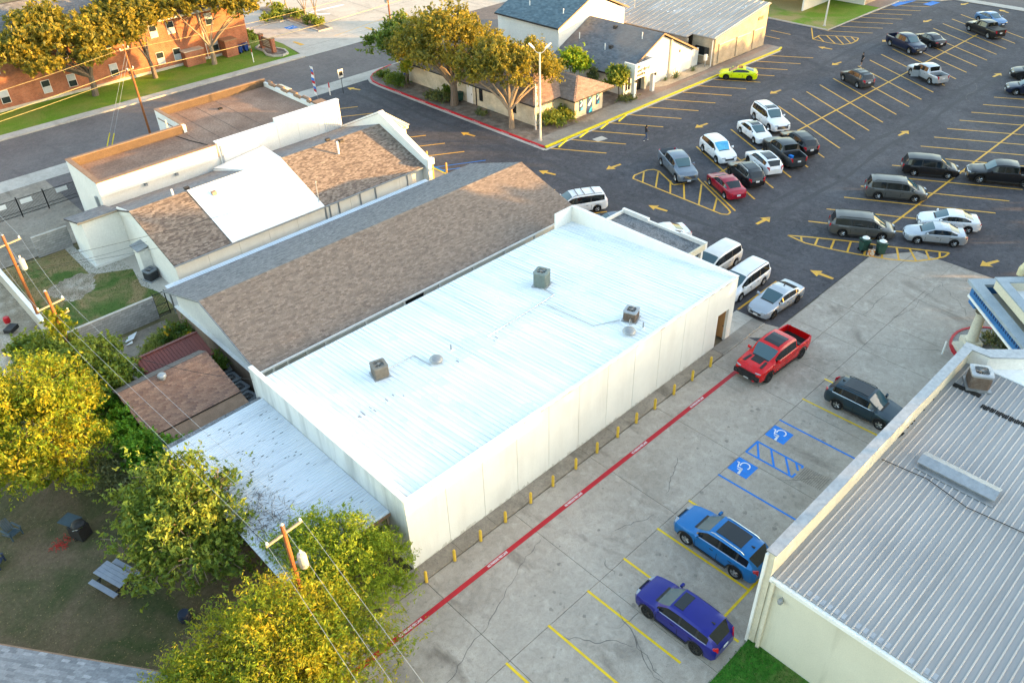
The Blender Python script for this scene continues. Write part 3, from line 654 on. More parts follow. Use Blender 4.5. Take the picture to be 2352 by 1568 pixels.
MT['gravel_roof'] = mat('brown_gravel_roof', (.215,.128,.088), (.265,.165,.118), .4, .95, fine=.22, c3=(.31,.205,.15)); MT['gravel_roof2'] = mat('grey_gravel_roof', (.20,.21,.225), (.27,.275,.285), 1.4, .95, fine=.45, c3=(.15,.155,.165))
MT['membrane'] = mat('brown_roof_membrane', (.085,.058,.040), (.11,.075,.05), 1.2, .9, fine=.2)
MT['tile_brown'] = mat('brown_clay_cap', (.24,.15,.095), (.30,.19,.125), 2, .85, fine=.2)
MT['orange_door'] = mat('tan_wood_door', (.46,.24,.09), (.40,.20,.075), 1.5, .6, stretch=(6,6,.5))

# ------------------------------------------------------------------ white flat-roofed building in the middle
WB = thing('white_building', (13.8,7.3,0), 'long white flat roofed building with bright metal roof in the middle', 'building')
pe = [2.44*k for k in range(11)]
for k in range(10):
    MB().box(pe[k]+(.0 if k == 0 else .012), 0, 0, pe[k+1]-.012, .2, 4.86).build('wall_panel', MT['panel'], WB)
MB().box(24.412, 0, 0, 25.8, .2, 4.86).box(25.801, 0, 2.65, 27.05, .2, 4.86).box(27.051, 0, 0, 27.62, .2, 4.86).build('wall_panel', MT['panel'], WB)
MB().box(25.8, .201, 0, 25.9, 1.3, 2.64).box(25.9, 1.2, 0, 27.05, 1.3, 2.64).build('recess_wall', MT['white_wall'], WB)
dr = MB().box(27.055, .03, .09, 27.12, 1.19, 2.6).build('door', MT['orange_door'], WB); MB().tube([(27.04,.2,1.1),(27.04,.3,1.1)], .03).build('handle', MT['black_metal'], dr)
MB().box(.0, .201, 0, .24, 14.6, 4.93).build('end_wall', MT['panel_stain'], WB); MB().box(-.02, -.02, 4.931, .27, 14.62, 4.985).build('coping', MT['white_trim'], WB)
MB().box(27.38, .201, 0, 27.62, 14.6, 4.93).build('end_wall', MT['panel'], WB); MB().box(27.35, -.02, 4.931, 27.65, 14.62, 4.985).build('coping', MT['white_trim'], WB)
MB().box(.241, 14.4, 0, 27.379, 14.6, 3.6).build('back_wall', MT['panel'], WB); MB().box(25.6, 14.601, 3.2, 27.62, 14.75, 4.95).build('parapet_return', MT['white_wall'], WB)
zr_ = lambda y: 4.80-(y-.2)*(4.80-3.70)/14.3
RF = MB().ext([(.241,.2,zr_(.2)-.12),(27.379,.2,zr_(.2)-.12),(27.379,14.72,zr_(14.72)-.12),(.241,14.72,zr_(14.72)-.12)], (0,0,.12)).build('roof', MT['roof_white'], WB)
for k in range(89):
    x = .42+.304*k; w = .018 if k % 3 else .028; h = .022 if k % 3 else .035
    MB().ext([(x-w,.21,zr_(.21)),(x+w,.21,zr_(.21)),(x+w*.6,.21,zr_(.21)+h),(x-w*.6,.21,zr_(.21)+h)], (0,14.5,zr_(14.71)-zr_(.21))).build('roof_seam', MT['roof_seam'], RF)
MB().box(.245, -.03, 4.861, 27.375, .2, 4.925).build('front_coping', MT['white_trim'], WB)
b = MB()
for _ in range(46): x = random.uniform(.5,26.8); h_ = random.uniform(.02,.09); b.box(x,-.034,4.87-h_*.3,x+random.uniform(.05,.45),-.0305,4.87+h_*.45)
b.build('rust_marks', mat('rust_stain', (.55,.36,.22), (.66,.55,.42), 5, .8), WB)['kind'] = 'stuff'
lap = MB()   # coated overlap band along the middle of the roof
for k in range(60):
    x = .6+.445*k; y0 = 7.3+random.uniform(-.7,-.3); y1 = 7.9+random.uniform(.1,.7)
    lap.poly([(x,y0,zr_(y0)+.006),(x+.44,y0,zr_(y0)+.006),(x+.44,y1,zr_(y1)+.006),(x,y1,zr_(y1)+.006)])
lap.build('lap_coating', MT['white_coat'], RF)
for x, n in ((2.6,5),(3.3,4),(4.3,3),(5.0,2),(9.4,3),(12.4,2)):
    b = MB()
    for _ in range(n): q = x+random.uniform(-.3,.3); y = 7.0+random.uniform(-.25,.3); b.box(q, y, zr_(y)+.006, q+random.uniform(.03,.06), y+random.uniform(.1,.3), zr_(y)+.010)
    b.build('worn_spots', MT['grey_metal'], RF)
# front canopy with gravel roof
CN = MB().box(27.66, 5.5, 3.05, 31.9, 13.1, 3.25).build('canopy_roof', MT['gravel_roof2'], WB)
MB().box(27.66,13.101,3.0,32.0,13.25,3.5).box(31.8,5.6,3.0,32.0,13.1,3.44).box(31.78,10.7,3.001,32.03,13.26,3.60).box(31.78,5.36,3.001,32.03,7.7,3.56).build('canopy_edge', MT['white_wall'], WB)
MB().box(27.66,5.36,3.002,31.77,5.5,3.48).build('canopy_edge', MT['cream'], WB)
for y in (5.6, 9.3, 13.0): MB().box(31.55,y-.1,0,31.78,y+.1,3.04).build('post', MT['white_wall'], WB)

b = MB()
for _ in range(30): x, y = random.uniform(1,26.5), random.uniform(.6,14); blob(b, x, y, random.uniform(.15,.7), 0, 11, .8)
for _ in range(12): x = random.uniform(1,26); blob(b, x, random.uniform(.4,1.0), random.uniform(.2,.5), 0, 9, 1.6)
b.v = [(x, y, zr_(y)+.003+.0004*(i % 3)) for i, (x, y, z) in enumerate(b.v)]
b.build('ponding_stains', mat('ponding_stain', (.71,.74,.755), (.775,.79,.80), 2.5, .6), RF)['kind'] = 'stuff'
for p_ in ([(18.5,9.2),(18.4,7.9),(12.2,7.6)],[(6.1,9.6),(8.0,9.5),(8.0,7.9)],[(18.7,2.6),(17.2,3.4),(17.2,7.4)]): MB().tube([(x,y,zr_(y)+.06) for x, y in p_], .028, 6).build('conduit', MT['galv'], RF)
b = MB()
for k in range(62):
    x = .15+.41*k; w_ = random.uniform(.2,.5); h_ = random.uniform(.05,.30); n_ = 6
    if x+w_ < 25.7: b.poly([(x,-.003,.09),(x+w_,-.003,.09)]+[(x+w_*(1-i/n_),-.003,.09+h_*random.uniform(.35,1.0)) for i in range(1,n_)])
b.build('splash_stains', mat('wall_splash', (.56,.52,.44), (.68,.64,.565), 3, .85), WB)['kind'] = 'stuff'
# rooftop plant
def condenser(kind):
    root = bpy.data.objects.new('condenser_unit', None); COL.objects.link(root)
    s = .42; h = {'tall':1.0,'mid':.78,'low':.72}[kind]; body = {'tall':'ac_sage','mid':'ac_tan','low':'ac_rust','blk':'plastic'}[kind]
    def rr(a, r, n=4):
        q = []
        for sx, sy, a0 in ((1,1,0),(-1,1,90),(-1,-1,180),(1,-1,270)):
            for i in range(n+1): t = R(a0+90*i/n); q.append((sx*(a-r)+r*math.cos(t), sy*(a-r)+r*math.sin(t)))
        return q
    MB().box(-s-.07,-s-.07,0,s+.07,s+.07,.06).build('base_pad', MT['galv'], root, local=True)
    MB().prism(rr(s-.03,.1), .06, h-.08).build('cabinet', MT[body], root, local=True)
    sl_ = MB()
    nz = int((h-.2)/.075)
    for i in range(nz):
        z = .12+i*.075; sl_.prism(rr(s-.005,.1), z, z+.028)
    sl_.build('louvres', MT[body], root, local=True)
    tp = MB(); o = rr(s+.012,.12); n = len(o); inn = [(.33*math.cos(math.atan2(p[1],p[0])), .33*math.sin(math.atan2(p[1],p[0]))) for p in o]
    v = [(p[0],p[1],h-.08) for p in o]+[(p[0],p[1],h) for p in o]+[(p[0],p[1],h+.02) for p in inn]+[(p[0],p[1],h-.10) for p in inn]
    f = []
    for i in range(n):
        j = (i+1) % n; f += [(i,j,n+j,n+i),(n+i,n+j,2*n+j,2*n+i),(2*n+i,2*n+j,3*n+j,3*n+i)]
    tp.raw(v, f).build('top_cover', MT[{'tall':'ac_sage','mid':'ac_tan','low':'galv'}[kind]], root, smooth=40, local=True)
    fan = MB().lathe([(.0,h-.03),(.09,h-.03),(.09,h-.09),(0,h-.09)], 12)
    for i in range(4):
        a = R(90*i+20); fan.obox((.19*math.cos(a),.19*math.sin(a),h-.085), (.22,.13,.012), a)
    fan.build('fan', MT['dark'], root, local=True)
    gr = MB()
    for i in range(9): a = R(20*i); gr.tube([(.33*math.cos(a),.33*math.sin(a),h+.022),(-.33*math.cos(a),-.33*math.sin(a),h+.022)], .006, 4)
    gr.build('grille', MT['grey_metal'], root, local=True)
    MB().tube([(s,.1,.35),(s+.18,.12,.34),(s+.26,.15,.2),(s+.22,.16,0)], .03, 6).tube([(s,.2,.25),(s+.14,.22,.22),(s+.2,.25,0)], .018, 6).build('pipe', MT['galv'], root, local=True)
    return root
MT['ac_sage'] = mat('sage_ac_paint', (.21,.255,.24), (.17,.21,.20), 4, .6); MT['ac_tan'] = mat('tan_ac_paint', (.22,.205,.18), (.165,.155,.135), 4, .6); MT['ac_rust'] = mat('brown_ac_coil', (.13,.09,.07), (.19,.15,.12), 6, .7); MT['ac_black'] = mat('black_ac_paint', (.03,.032,.036), (.045,.048,.05), 5, .6); MT['ac_ring'] = mat('slate_ac_top', (.15,.17,.19), (.20,.22,.24), 4, .5)
for kind, x, y, rz, s, lb in (('tall',18.9,9.5,20,1.05,'tall sage green condenser unit on the white roof'),('mid',5.5,9.5,75,1.0,'tan condenser unit on the near end of the white roof'),('low',19.3,2.2,200,.95,'low brown condenser with light top near front roof edge')):
    o = condenser(kind); o.location = (x, y, zr_(y)+.005); o.rotation_euler[2] = R(rz); o.scale = (s*1.05, s*1.05, s*1.05); tag(o, lb, 'condenser', 'condensers on the white roof')
for x, y, lb in ((8.5,8.0,'round grey roof vent near the tan condenser'),(17.95,1.25,'round grey roof vent near the front roof edge')):
    o = thing('roof_vent', (x,y,zr_(y)), lb, 'vent', 'round vents on the white roof')
    MB().lathe([(.16,0),(.16,.16),(.38,.14),(.41,.2),(.36,.29),(.22,.35),(0,.37)], 18).build('hood', MT['grey_metal'], o, smooth=50, local=True); MB().lathe([(.24,0),(.24,.03),(.15,.05)], 14).build('flashing', MT['galv'], o, local=True)
for x, y, lb in ((9.85,8.25,'thin dark vent pipe beside the middle of the white roof'),(18.95,.98,'thin dark vent pipe near the front edge of the white roof')):
    o = thing('vent_pipe', (x,y,zr_(y)), lb, 'pipe', 'vent pipes on the white roof'); MB().tube([(0,0,0),(0,0,.42)], .045, 8).build('pipe', MT['grey_metal'], o, local=True); MB().lathe([(.15,.0),(.06,.07)], 10).build('flashing', MT['white_coat'], o, local=True)

# low white corrugated lean-to roof behind
LR = thing('lean_to_shelter', (-3,7.7,0), 'low white corrugated metal roof against the end of the white building', 'shelter')
zl = lambda x: 3.22+.02*x
DK = MB().ext([(-5.95,1.42,zl(-5.95)-.05),(-.02,1.42,zl(0)-.05),(-.02,13.68,zl(0)-.05),(-5.95,13.68,zl(-5.95)-.05)], (0,0,.05)).build('roof', MT['roof_low'], LR)
for k in range(61):
    y = 1.5+.2*k; MB().ext([(-5.96,y-.03,zl(-5.96)),(-5.96,y+.03,zl(-5.96)),(-5.96,y+.012,zl(-5.96)+.028),(-5.96,y-.012,zl(-5.96)+.028)][::-1], (5.93,0,zl(0)-zl(-5.96)+.001)).build('roof_rib', MT['roof_low'], DK)
for x in (-5.8,-2.9,-.15):
    for y in (1.55,13.5): MB().box(x-.05,y-.05,0,x+.05,y+.05,zl(x)-.05).build('post', MT['wood_grey'], LR)
MB().box(-5.95,1.38,2.98,-.02,1.418,3.16).build('fascia', MT['tile_brown'], LR); MB().box(-5.95,13.69,2.9,-.02,14.1,3.06).build('fascia', MT['gravel_roof2'], LR)
b = MB()
for _ in range(420):
    x, y = random.gauss(-4.7,.8), random.gauss(5.0,1.5)
    if x > -5.9 and y > 1.6:
        a = random.uniform(0, 6.28); L_ = random.uniform(.2,.7); b.tube([(x,y,zl(x)+.05+random.random()*.1),(x+L_*math.cos(a)*.5,y+L_*math.sin(a)*.5,zl(x)+.05+random.random()*.14),(x+L_*math.cos(a),y+L_*math.sin(a),zl(x)+.04)], [.012,.009,.004], 4)
tag(b.build('fallen_twigs', mat('dead_twigs', (.10,.085,.075), (.16,.14,.125), 6)), 'tangle of dead grey twigs lying on the low white roof', 'twigs', None, 'stuff')
b = MB()
for _ in range(150): x, y = random.uniform(-5.8,-.3), random.uniform(1.8,13.3); b.box(x,y,zl(x)+.002,x+random.uniform(.04,.22),y+.03,zl(x)+.006+.02*random.random())
b.build('worn_spots', MT['dark'], DK)['kind'] = 'stuff'

# twelve yellow bollards beside the white wall
bx = [-.02,1.83,3.62,5.4,7.3,9.05,10.93,12.75,14.6,16.34,18.14,20.06,22.0,24.0]
for i, x in enumerate(bx):
    o = thing('bollard', (x,-1.0,0), 'yellow steel bollard by the white wall, %s from the near end' % ORD[i], 'bollard', 'yellow bollards along the white wall')
    MB().lathe([(.085,-.03),(.085,.72),(.075,.78),(.045,.82),(0,.83)], 12).build('pipe', MT['bol'], o, smooth=40, local=True); MB().lathe([(.16,0),(.16,.012),(.09,.02)], 12).build('footing', MT['conc_dirty'], o, local=True)

# ------------------------------------------------------------------ long brown shingled building
BB = thing('shingled_building', (15.5,22.9,0), 'long building with brown shingled gable roof beside the white building', 'building')
sl1 = (5.15-3.0)/(22.85-16.3)
MB().box(1.6,17.0,0,29.4,17.2,3.1).build('wall', MT['white_wall'], BB); MB().box(1.6,28.5,0,29.4,28.7,3.1).build('wall', MT['white_wall'], BB)
for x0, x1 in ((1.6,1.8),(29.2,29.4)): MB().ext([(x0,17.201,0),(x0,28.499,0),(x0,28.499,3.15),(x0,22.85,4.98),(x0,17.201,3.15)][::-1], (x1-x0,0,0)).build('gable_wall', MT['white_wall'], BB)
MB().box(1.38,16.9,0,1.595,28.9,1.75).build('brick_base', MT['brick_brown'], BB); MB().box(1.34,16.86,1.751,1.598,28.94,1.80).build('ledge', MT['white_trim'], BB)
e1, e2, rd = (16.3,3.0), (29.4,3.0), (22.85,5.15)
RB = MB().ext([(1.12,16.3,2.9),(1.12,22.85,5.05),(1.12,29.4,2.9),(1.12,29.4,2.99),(1.12,22.85,5.14),(1.12,16.3,2.99)], (28.93,0,0)).build('roof', MT['roof_deck'], BB)
shingles(RB, (1.12,16.28,3.0), (1,0,0), (0,6.57,2.15), 28.93, 6.93, MT['sh_brown'], single=300)
shingles(RB, (30.05,29.42,3.0), (-1,0,0), (0,-6.57,2.15), 28.93, 6.93, MT['sh_grey_shaded'])  # slope turned from the sun: its shade is painted as grey shingle
for k in range(95):
    MB().ext([(1.12+.305*k,22.68,5.115),(1.12+.305*k,22.85,5.175),(1.12+.305*k,23.02,5.115)], (.29,0,.006)).build('ridge_cap', MT['sh_brown'], RB)
MB().box(1.1,16.18,2.84,30.05,16.275,2.98).build('gutter', MT['white_trim'], BB)
MB().ext([(1.06,16.2,2.86),(1.06,22.85,5.05),(1.06,29.5,2.86),(1.06,29.5,2.97),(1.06,22.85,5.16),(1.06,16.2,2.97)], (.05,0,0)).build('rake_board', MT['grey_metal'], BB)
for x in (2.2,3.2,4.6,6.0,9.2,12.4,15.6,18.8,22.0,25.2,28.4): MB().box(x-.07,16.4,0,x+.07,16.55,2.84).build('post', MT['white_trim'], BB)
w = MB().box(12.9,16.96,1.3,14.5,16.995,2.5).build('window', MT['glass_dark'], BB); MB().box(12.82,16.95,1.22,14.58,16.985,1.295).build('sill', MT['white_trim'], w)
# ------------------------------------------------------------------ white building with patched shingle roof
PB = thing('patched_roof_building', (15.2,38.6,0), 'white walled building with mottled shingle roof and a white coated roof patch', 'building')
for k in range(9):
    x0 = 3.4+2.62*k; MB().box(x0+(.01 if k else 0),32.6,0,x0+2.61,32.8,3.05).build('wall_panel', MT['panel'], PB)
MB().box(3.4,45.2,0,26.98,45.4,3.0).build('wall', MT['white_wall'], PB)
MB().ext([(3.4,32.801,0),(3.4,45.199,0),(3.4,45.199,3.0),(3.4,38.6,5.05),(3.4,32.801,3.05)][::-1], (.2,0,0)).build('gable_wall', MT['white_wall'], PB)
RP = MB().ext([(3.2,32.2,2.88),(3.2,38.6,5.06),(3.2,45.44,2.85),(3.2,45.44,2.95),(3.2,38.6,5.15),(3.2,32.2,2.97)], (23.8,0,0)).build('roof', MT['roof_deck'], PB)
sv = (0,6.42,2.18); Ls = math.hypot(6.42,2.18)
shingles(RP, (3.2,32.18,2.97), (1,0,0), sv, 4.72, Ls, MT['sh_mix'], single=300); shingles(RP, (16.3,32.18,2.97), (1,0,0), sv, 10.68, Ls, MT['sh_mix'], tw=.25)
shingles(RP, (26.98,45.46,2.96), (-1,0,0), (0,-6.86,2.19), 23.78, 7.1, MT['sh_grey_shaded'])  # rear slope, shade painted in by the greyer shingle
for k in range(78):
    x = 3.2+.305*k
    if not 7.6 < x < 16.4: MB().ext([(x,38.44,5.12),(x,38.6,5.185),(x,38.76,5.12)], (.29,0,.006)).build('ridge_cap', MT['sh_mix'], RP)
zs = lambda y: 5.15-(38.6-y)*.3396
WP = MB().ext([(7.92,32.1,zs(32.1)+.03),(16.3,32.1,zs(32.1)+.03),(16.55,38.6,zs(38.6)+.03),(7.98,38.6,zs(38.6)+.03)], (0,0,.05)).build('white_roof_patch', MT['white_coat'], PB)
MB().ext([(13.2,38.6,5.19),(16.55,38.6,5.23),(18.4,45.35,3.75),(13.2,45.35,3.25)], (0,0,.05)).poly([(13.2,38.6,5.2),(13.2,45.35,3.28),(13.2,45.35,2.8),(13.2,38.6,5.1)]).poly([(16.55,38.6,5.1),(18.4,45.35,2.8),(18.4,45.35,3.8),(16.55,38.6,5.28)]).build('roof_cricket', MT['white_coat'], PB)
MB().box(3.15,32.06,2.86,26.95,32.175,2.95).build('fascia', MT['galv'], PB)
for x, s in ((9.55,.36),): MB().box(x-s/2,37.1,zs(37)+.0,x+s/2,37.45,zs(37)+.42).build('roof_vent', MT['brick_brown'], PB)
for x, y, h in ((21.2,36.8,.75),(6.9,38.9,.6)): MB().tube([(x,y,4.6),(x,y,5.0+h)], .09, 8).build('vent_pipe', MT['white_trim'], PB)
for x, y in ((22.2,38.0),(8.1,39.3),(21.4,38.9)): MB().box(x,y,zs(min(y,77.2-y))+.02,x+.4,y+.3,zs(min(y,77.2-y))+.22).build('roof_louvre', MT['roof_deck'], PB)
MB().tube([(16.2,32.7,3.0),(16.2,32.7,4.9)], .04, 6).tube([(16.2,32.7,4.9),(16.3,32.8,5.0)], .05, 6).build('service_mast', MT['galv'], PB)
for x in (16.6,17.0,17.9,20.1,21.7,25.2): MB().box(x-.05,32.52,.3,x+.05,32.595,2.8).build('conduit', MT['galv'], PB)
# gable parapet and entrance tower at the far end
MB().ext([(27.0,31.7,0),(27.0,45.5,0),(27.0,45.5,2.95),(27.0,38.5,6.2),(27.0,31.7,3.35)][::-1], (.42,0,0)).build('parapet_wall', MT['white_wall'], PB)
MB().ext([(26.94,31.6,3.35),(26.94,38.5,6.24),(26.94,45.6,2.95),(26.94,45.6,3.10),(26.94,38.5,6.40),(26.94,31.6,3.51)], (.55,0,0)).build('parapet_cap', MT['white_trim'], PB)
MB().box(27.43,37.3,0,29.0,39.8,4.85).build('entry_tower', MT['white_wall'], PB)
TR = MB().raw([(27.3,37.0,4.86),(29.3,37.0,4.86),(29.3,40.1,4.86),(27.3,40.1,4.86),(27.3,38.5,6.2),(27.6,38.5,6.2)], [(0,1,5,4),(1,2,5),(2,3,4,5),(3,2,1,0)]).build('tower_roof', MT['cream'], PB)
for k in range(5): MB().tube([(27.6+.35*k,37.0,4.885),(27.55+.05*k,38.45-.1*k,6.2-.12*k)], .025, 4).build('roof_rib', MT['tile_brown'], TR)
for y in (37.25,39.65):
    for z in (2.9,4.55): MB().box(28.85,y-.22,z,29.12,y+.22,z+.4).build('cream_block', MT['cream'], PB)
MB().box(26.9,31.5,3.2,27.6,31.9,3.75).build('parapet_foot', MT['white_wall'], PB); MB().box(27.43,31.9,0,27.75,32.3,3.3).build('buttress', MT['brass'], PB)
# low wing at the near end
MB().box(.4,41.9,0,3.39,42.05,4.1).build('wing_wall', MT['white_wall'], PB); MB().ext([(.4,42.051,0),(.4,45.6,0),(.4,45.6,3.0),(.4,42.051,3.95)][::-1], (.18,0,0)).build('wing_wall', MT['white_wall'], PB)
MB().box(.25,41.75,-.02,3.38,41.89,.22).build('plinth', MT['white_wall'], PB); MB().box(.25,41.891,-.02,.395,45.6,.22).build('plinth', MT['white_wall'], PB)
wr = MB().ext([(.1,41.65,4.10),(3.39,41.65,4.10),(3.39,45.7,3.03),(.1,45.7,3.03)], (0,0,.10)).build('wing_roof', MT['roof_deck'], PB); shingles(wr, (.1,45.7,3.14), (1,0,0), (0,-4.05,1.07), 3.28, 4.18, MT['sh_grey_shaded'])
MB().box(.05,41.6,4.06,3.39,41.648,4.22).build('wing_fascia', MT['wood_grey'], PB)
MB().ext([(3.3,38.3,4.9),(3.3,42.0,3.5),(3.3,42.0,4.3),(3.3,38.7,5.05)], (.09,0,0)).build('gable_wall', MT['white_wall'], PB)
CB = MB().box(2.6,37.5,0,3.39,38.7,2.3).build('meter_closet', MT['white_wall'], PB); MB().ext([(2.45,37.35,2.31),(3.395,37.35,2.5),(3.395,38.85,2.5),(2.45,38.85,2.31)], (0,0,.05)).build('closet_roof', MT['grey_metal'], CB)
# corrugated strip roof between the two shingled buildings
LS = thing('passage_roof', (8,30.6,0), 'narrow pale corrugated roof strip between the two shingled buildings', 'roof')
MB().ext([(1.75,29.6,2.3),(26,29.6,2.3),(26,30.95,2.40),(1.75,30.95,2.40)], (0,0,.03)).build('sheet', MT['roof_low'], LS)
for k in range(120): MB().ext([(1.8+.2*k,29.62,2.33),(1.84+.2*k,29.62,2.33),(1.84+.2*k,30.93,2.43),(1.8+.2*k,30.93,2.43)], (0,0,.035)).build('roof_rib', MT['roof_low'], LS) if k % 1 == 0 else None
for x in (1.9,9,17,25.8): MB().box(x-.05,30.8,0,x+.05,30.9,2.38).build('post', MT['galv'], LS)
# ------------------------------------------------------------------ flat brown-roofed building by the street
FB = thing('flat_roof_building', (15.5,52,0), 'white building with flat brown gravel roof and parapets beside the street', 'building')
MB().box(3.4,45.75,0,14.2,45.95,3.9).build('wall', MT['white_wall'], FB); MB().box(3.4,45.5,3.901,14.0,45.95,5.15).build('fascia_wall', MT['white_wall'], FB)
for k in range(3): MB().box(14.21+2.0*k,45.5,0,16.19+2.0*k,45.95,5.35).build('wall_panel', MT['white_wall'], FB)
for k in range(2): MB().box(20.21+2.2*k,45.5,0,22.39+2.2*k,45.95,5.72).build('wall_panel', MT['white_wall'], FB)
MB().box(24.61,45.5,2.3,27.2,45.95,5.72).box(24.61,45.5,0,25.0,45.95,2.299).box(26.75,45.5,0,27.2,45.95,2.299).build('wall_panel', MT['white_wall'], FB)
for k in range(9): MB().box(25.3+.2*k,45.44,2.5,25.36+.2*k,45.499,5.7).build('corrugation', MT['white_trim'], FB)
MB().box(3.4,45.951,0,3.75,52.5,5.15).build('end_wall', MT['white_wall'], FB); MB().box(3.76,52.2,0,14.1,52.5,5.15).build('rear_wall', MT['membrane'], FB)
MB().box(14.101,52.2,0,14.4,58.4,5.15).build('notch_wall', MT['white_wall'], FB); MB().box(14.401,58.1,0,26.2,58.4,5.15).build('rear_wall', MT['membrane'], FB); MB().box(26.0,45.951,0,26.25,58.099,4.9).build('end_wall', MT['white_wall'], FB)
MB().box(3.75,45.951,4.3,14.1,52.199,4.42).build('roof', MT['gravel_roof'], FB); MB().box(14.1,45.951,4.30,25.99,58.09,4.44).build('roof', MT['gravel_roof'], FB)
MB().box(3.35,45.45,5.151,14.05,45.97,5.20).box(3.35,45.971,5.151,3.80,52.55,5.20).box(3.801,52.15,5.151,14.05,52.55,5.20).build('coping', MT['tile_brown'], FB)
MB().box(14.05,52.551,5.151,14.45,58.45,5.20).box(14.451,58.05,5.151,26.3,58.45,5.20).build('coping', MT['tile_brown'], FB); MB().box(14.06,45.45,5.351,20.19,45.97,5.40).box(20.2,45.45,5.721,27.25,45.97,5.77).build('coping', MT['white_trim'], FB)
for k in range(14):
    y = 48.9+.62*k; x = 26.1+(.28 if k % 4 in (1, 2) else 0)
    MB().tube([(x,y,4.95),(x,y+.6,4.98)], .17, 8).build('ridge_tile', MT['tile_brown'], FB)
MB().box(26.1,47.5,4.2,27.2,48.7,5.1).build('corner_parapet', MT['tile_brown'], FB); MB().ext([(26.4,54.9,4.6),(27.6,55.2,4.4),(27.6,57.2,4.4),(26.4,57.6,4.6)], (0,0,.08)).build('awning', MT['cream'], FB)
for x in (15.9,18.0,20.2): MB().box(x,46.4,4.441,x+.03,57.8,4.449).build('roof_lap', MT['roof_deck'], FB)
MB().tube([(13.2,52.1,4.43),(13.6,50.0,4.46),(14.2,48.0,4.46),(14.4,46.1,4.46)], .035, 5).build('cable', MT['dark'], FB)
for x in (7.2,10.0): MB().obox((x,45.60,3.72), (.22,.3,.22)).build('wall_light', MT['galv'], FB)
MB().box(14.35,45.38,1.5,14.5,45.49,5.0).box(14.25,45.3,1.9,14.75,45.49,2.5).build('downspout', MT['galv'], FB)
MB().tube([(12.9,52.8,4.4),(12.9,52.8,5.9)], .06, 8).build('vent_pipe', MT['cream'], FB); MB().box(19.3,55.3,4.442,19.7,55.6,4.56).build('roof_vent', MT['dark'], FB)
MB().box(13.85,53.2,2.0,14.099,54.0,4.2).build('meter_box', MT['galv'], FB)
MB().box(3.2,46.6,0,3.39,46.9,3.6).build('downspout', MT['galv'], FB)
# ------------------------------------------------------------------ metal-roofed building on the right
MBd = thing('metal_roof_building', (18,-24,0), 'cream building with ribbed grey metal roof at the lower right', 'building')
zm = lambda x: 4.80+(x-8.6)*.022
MB().box(8.55,-31,0,8.8,-14.26,4.55).build('end_wall', MT['cream_stain'], MBd); MB().box(8.5,-14.25,0,28.4,-13.88,6.15).build('parapet_wall', MT['cream'], MBd)
MB().box(8.47,-14.31,6.151,28.4,-13.82,6.21).build('parapet_cap', MT['galv'], MBd); MB().box(8.44,-31,4.551,8.62,-14.255,4.76).build('eave_trim', MT['white_trim'], MBd)
MB().box(8.38,-14.55,0,8.53,-14.40,4.7).build('downspout', MT['cream'], MBd); MB().box(8.36,-13.98,0,8.495,-13.86,6.1).build('corner_trim', MT['white_trim'], MBd)
MB().box(8.801,-31,0,44,-30.8,4.5).box(43.8,-30.79,0,44,-20.3,4.55).build('rear_wall', MT['cream'], MBd)
RM = MB().ext([(8.63,-31,zm(8.63)-.1),(28.2,-31,zm(28.2)-.1),(28.2,-14.26,zm(28.2)-.1),(8.63,-14.26,zm(8.63)-.1)], (0,0,.1)).build('roof', MT['roof_grey'], MBd)
for k in range(54):
    y = -14.5-.306*k; h = .038
    MB().ext([(8.58,y-.036,zm(8.58)),(8.58,y+.036,zm(8.58)),(8.58,y+.02,zm(8.58)+h),(8.58,y-.02,zm(8.58)+h)][::-1], (19.6,0,zm(28.18)-zm(8.58))).build('roof_rib', MT['roof_rib'], RM)
for x in (8.75,14.6,20.5,26.0):
    for k in range(52):
        y = -14.62-.306*k
        if random.random() < .8: MB().box(x,y-.08,zm(x)+.002,x+.28,y+.10,zm(x)+.012).build('lap_flashing', MT['galv'], RM) if x < 9 else None
b = MB()
for k in range(120): x = 10.5+.14*k; b.box(x,-14.55+random.uniform(-.02,.2)+.02*(x-10),zm(x)+.01,x+.12,-14.45+random.uniform(0,.25)+.02*(x-10),zm(x)+.03) if random.random() < .8 and x > 20 else None
for k in range(60): y = -16.3-.09*k; b.box(25.0+random.uniform(-.06,.06),y,zm(25)+.01,25.25+random.uniform(0,.1),y+.07,zm(25)+.045)
b.build('sealant_patch', MT['dark'], RM)
MB().tube([(18.0,-14.4,zm(18)+.1),(18.3,-16.5,zm(18)+.06),(17.8,-18.5,zm(18)+.07),(18.2,-22,zm(18)+.06)], .02, 5).build('roof_cable', MT['dark'], RM)
RV = MB().box(18.95,-19.2,zm(19),19.75,-15.75,zm(19)+.22).build('ridge_vent', MT['galv'], MBd)
MB().ext([(18.85,-19.25,zm(19)+.221),(19.35,-19.25,zm(19)+.42),(19.85,-19.25,zm(19)+.221)], (0,3.55,0)).build('vent_hood', MT['galv'], RV); MB().box(18.6,-19.3,zm(19)+.004,18.94,-15.7,zm(19)+.05).build('flashing', MT['grey_metal'], RV)
WL = thing('wall_lamp', (8.4,-14.95,3.9), 'small grey wall lamp on the cream end wall', 'lamp')
MB().lathe([(0,.12),(.09,.1),(.13,0),(.10,-.14),(0,-.16)], 12).build('lamp_head', MT['galv'], WL, smooth=50, local=True); MB().tube([(0,0,.1),(.15,0,.12)], .03, 6).build('arm', MT['galv'], WL, local=True)
o = condenser('low'); o.location = (26.6,-15.4,zm(26.6)+.03); o.rotation_euler[2] = R(30); o.scale = (1.25,1.25,1.35); tag(o, 'rusty square condenser on the ribbed grey metal roof', 'condenser')
MB().box(25.7,-15.9,zm(26),26.0,-14.5,zm(26)+.06).build('duct', MT['dark'], RM)
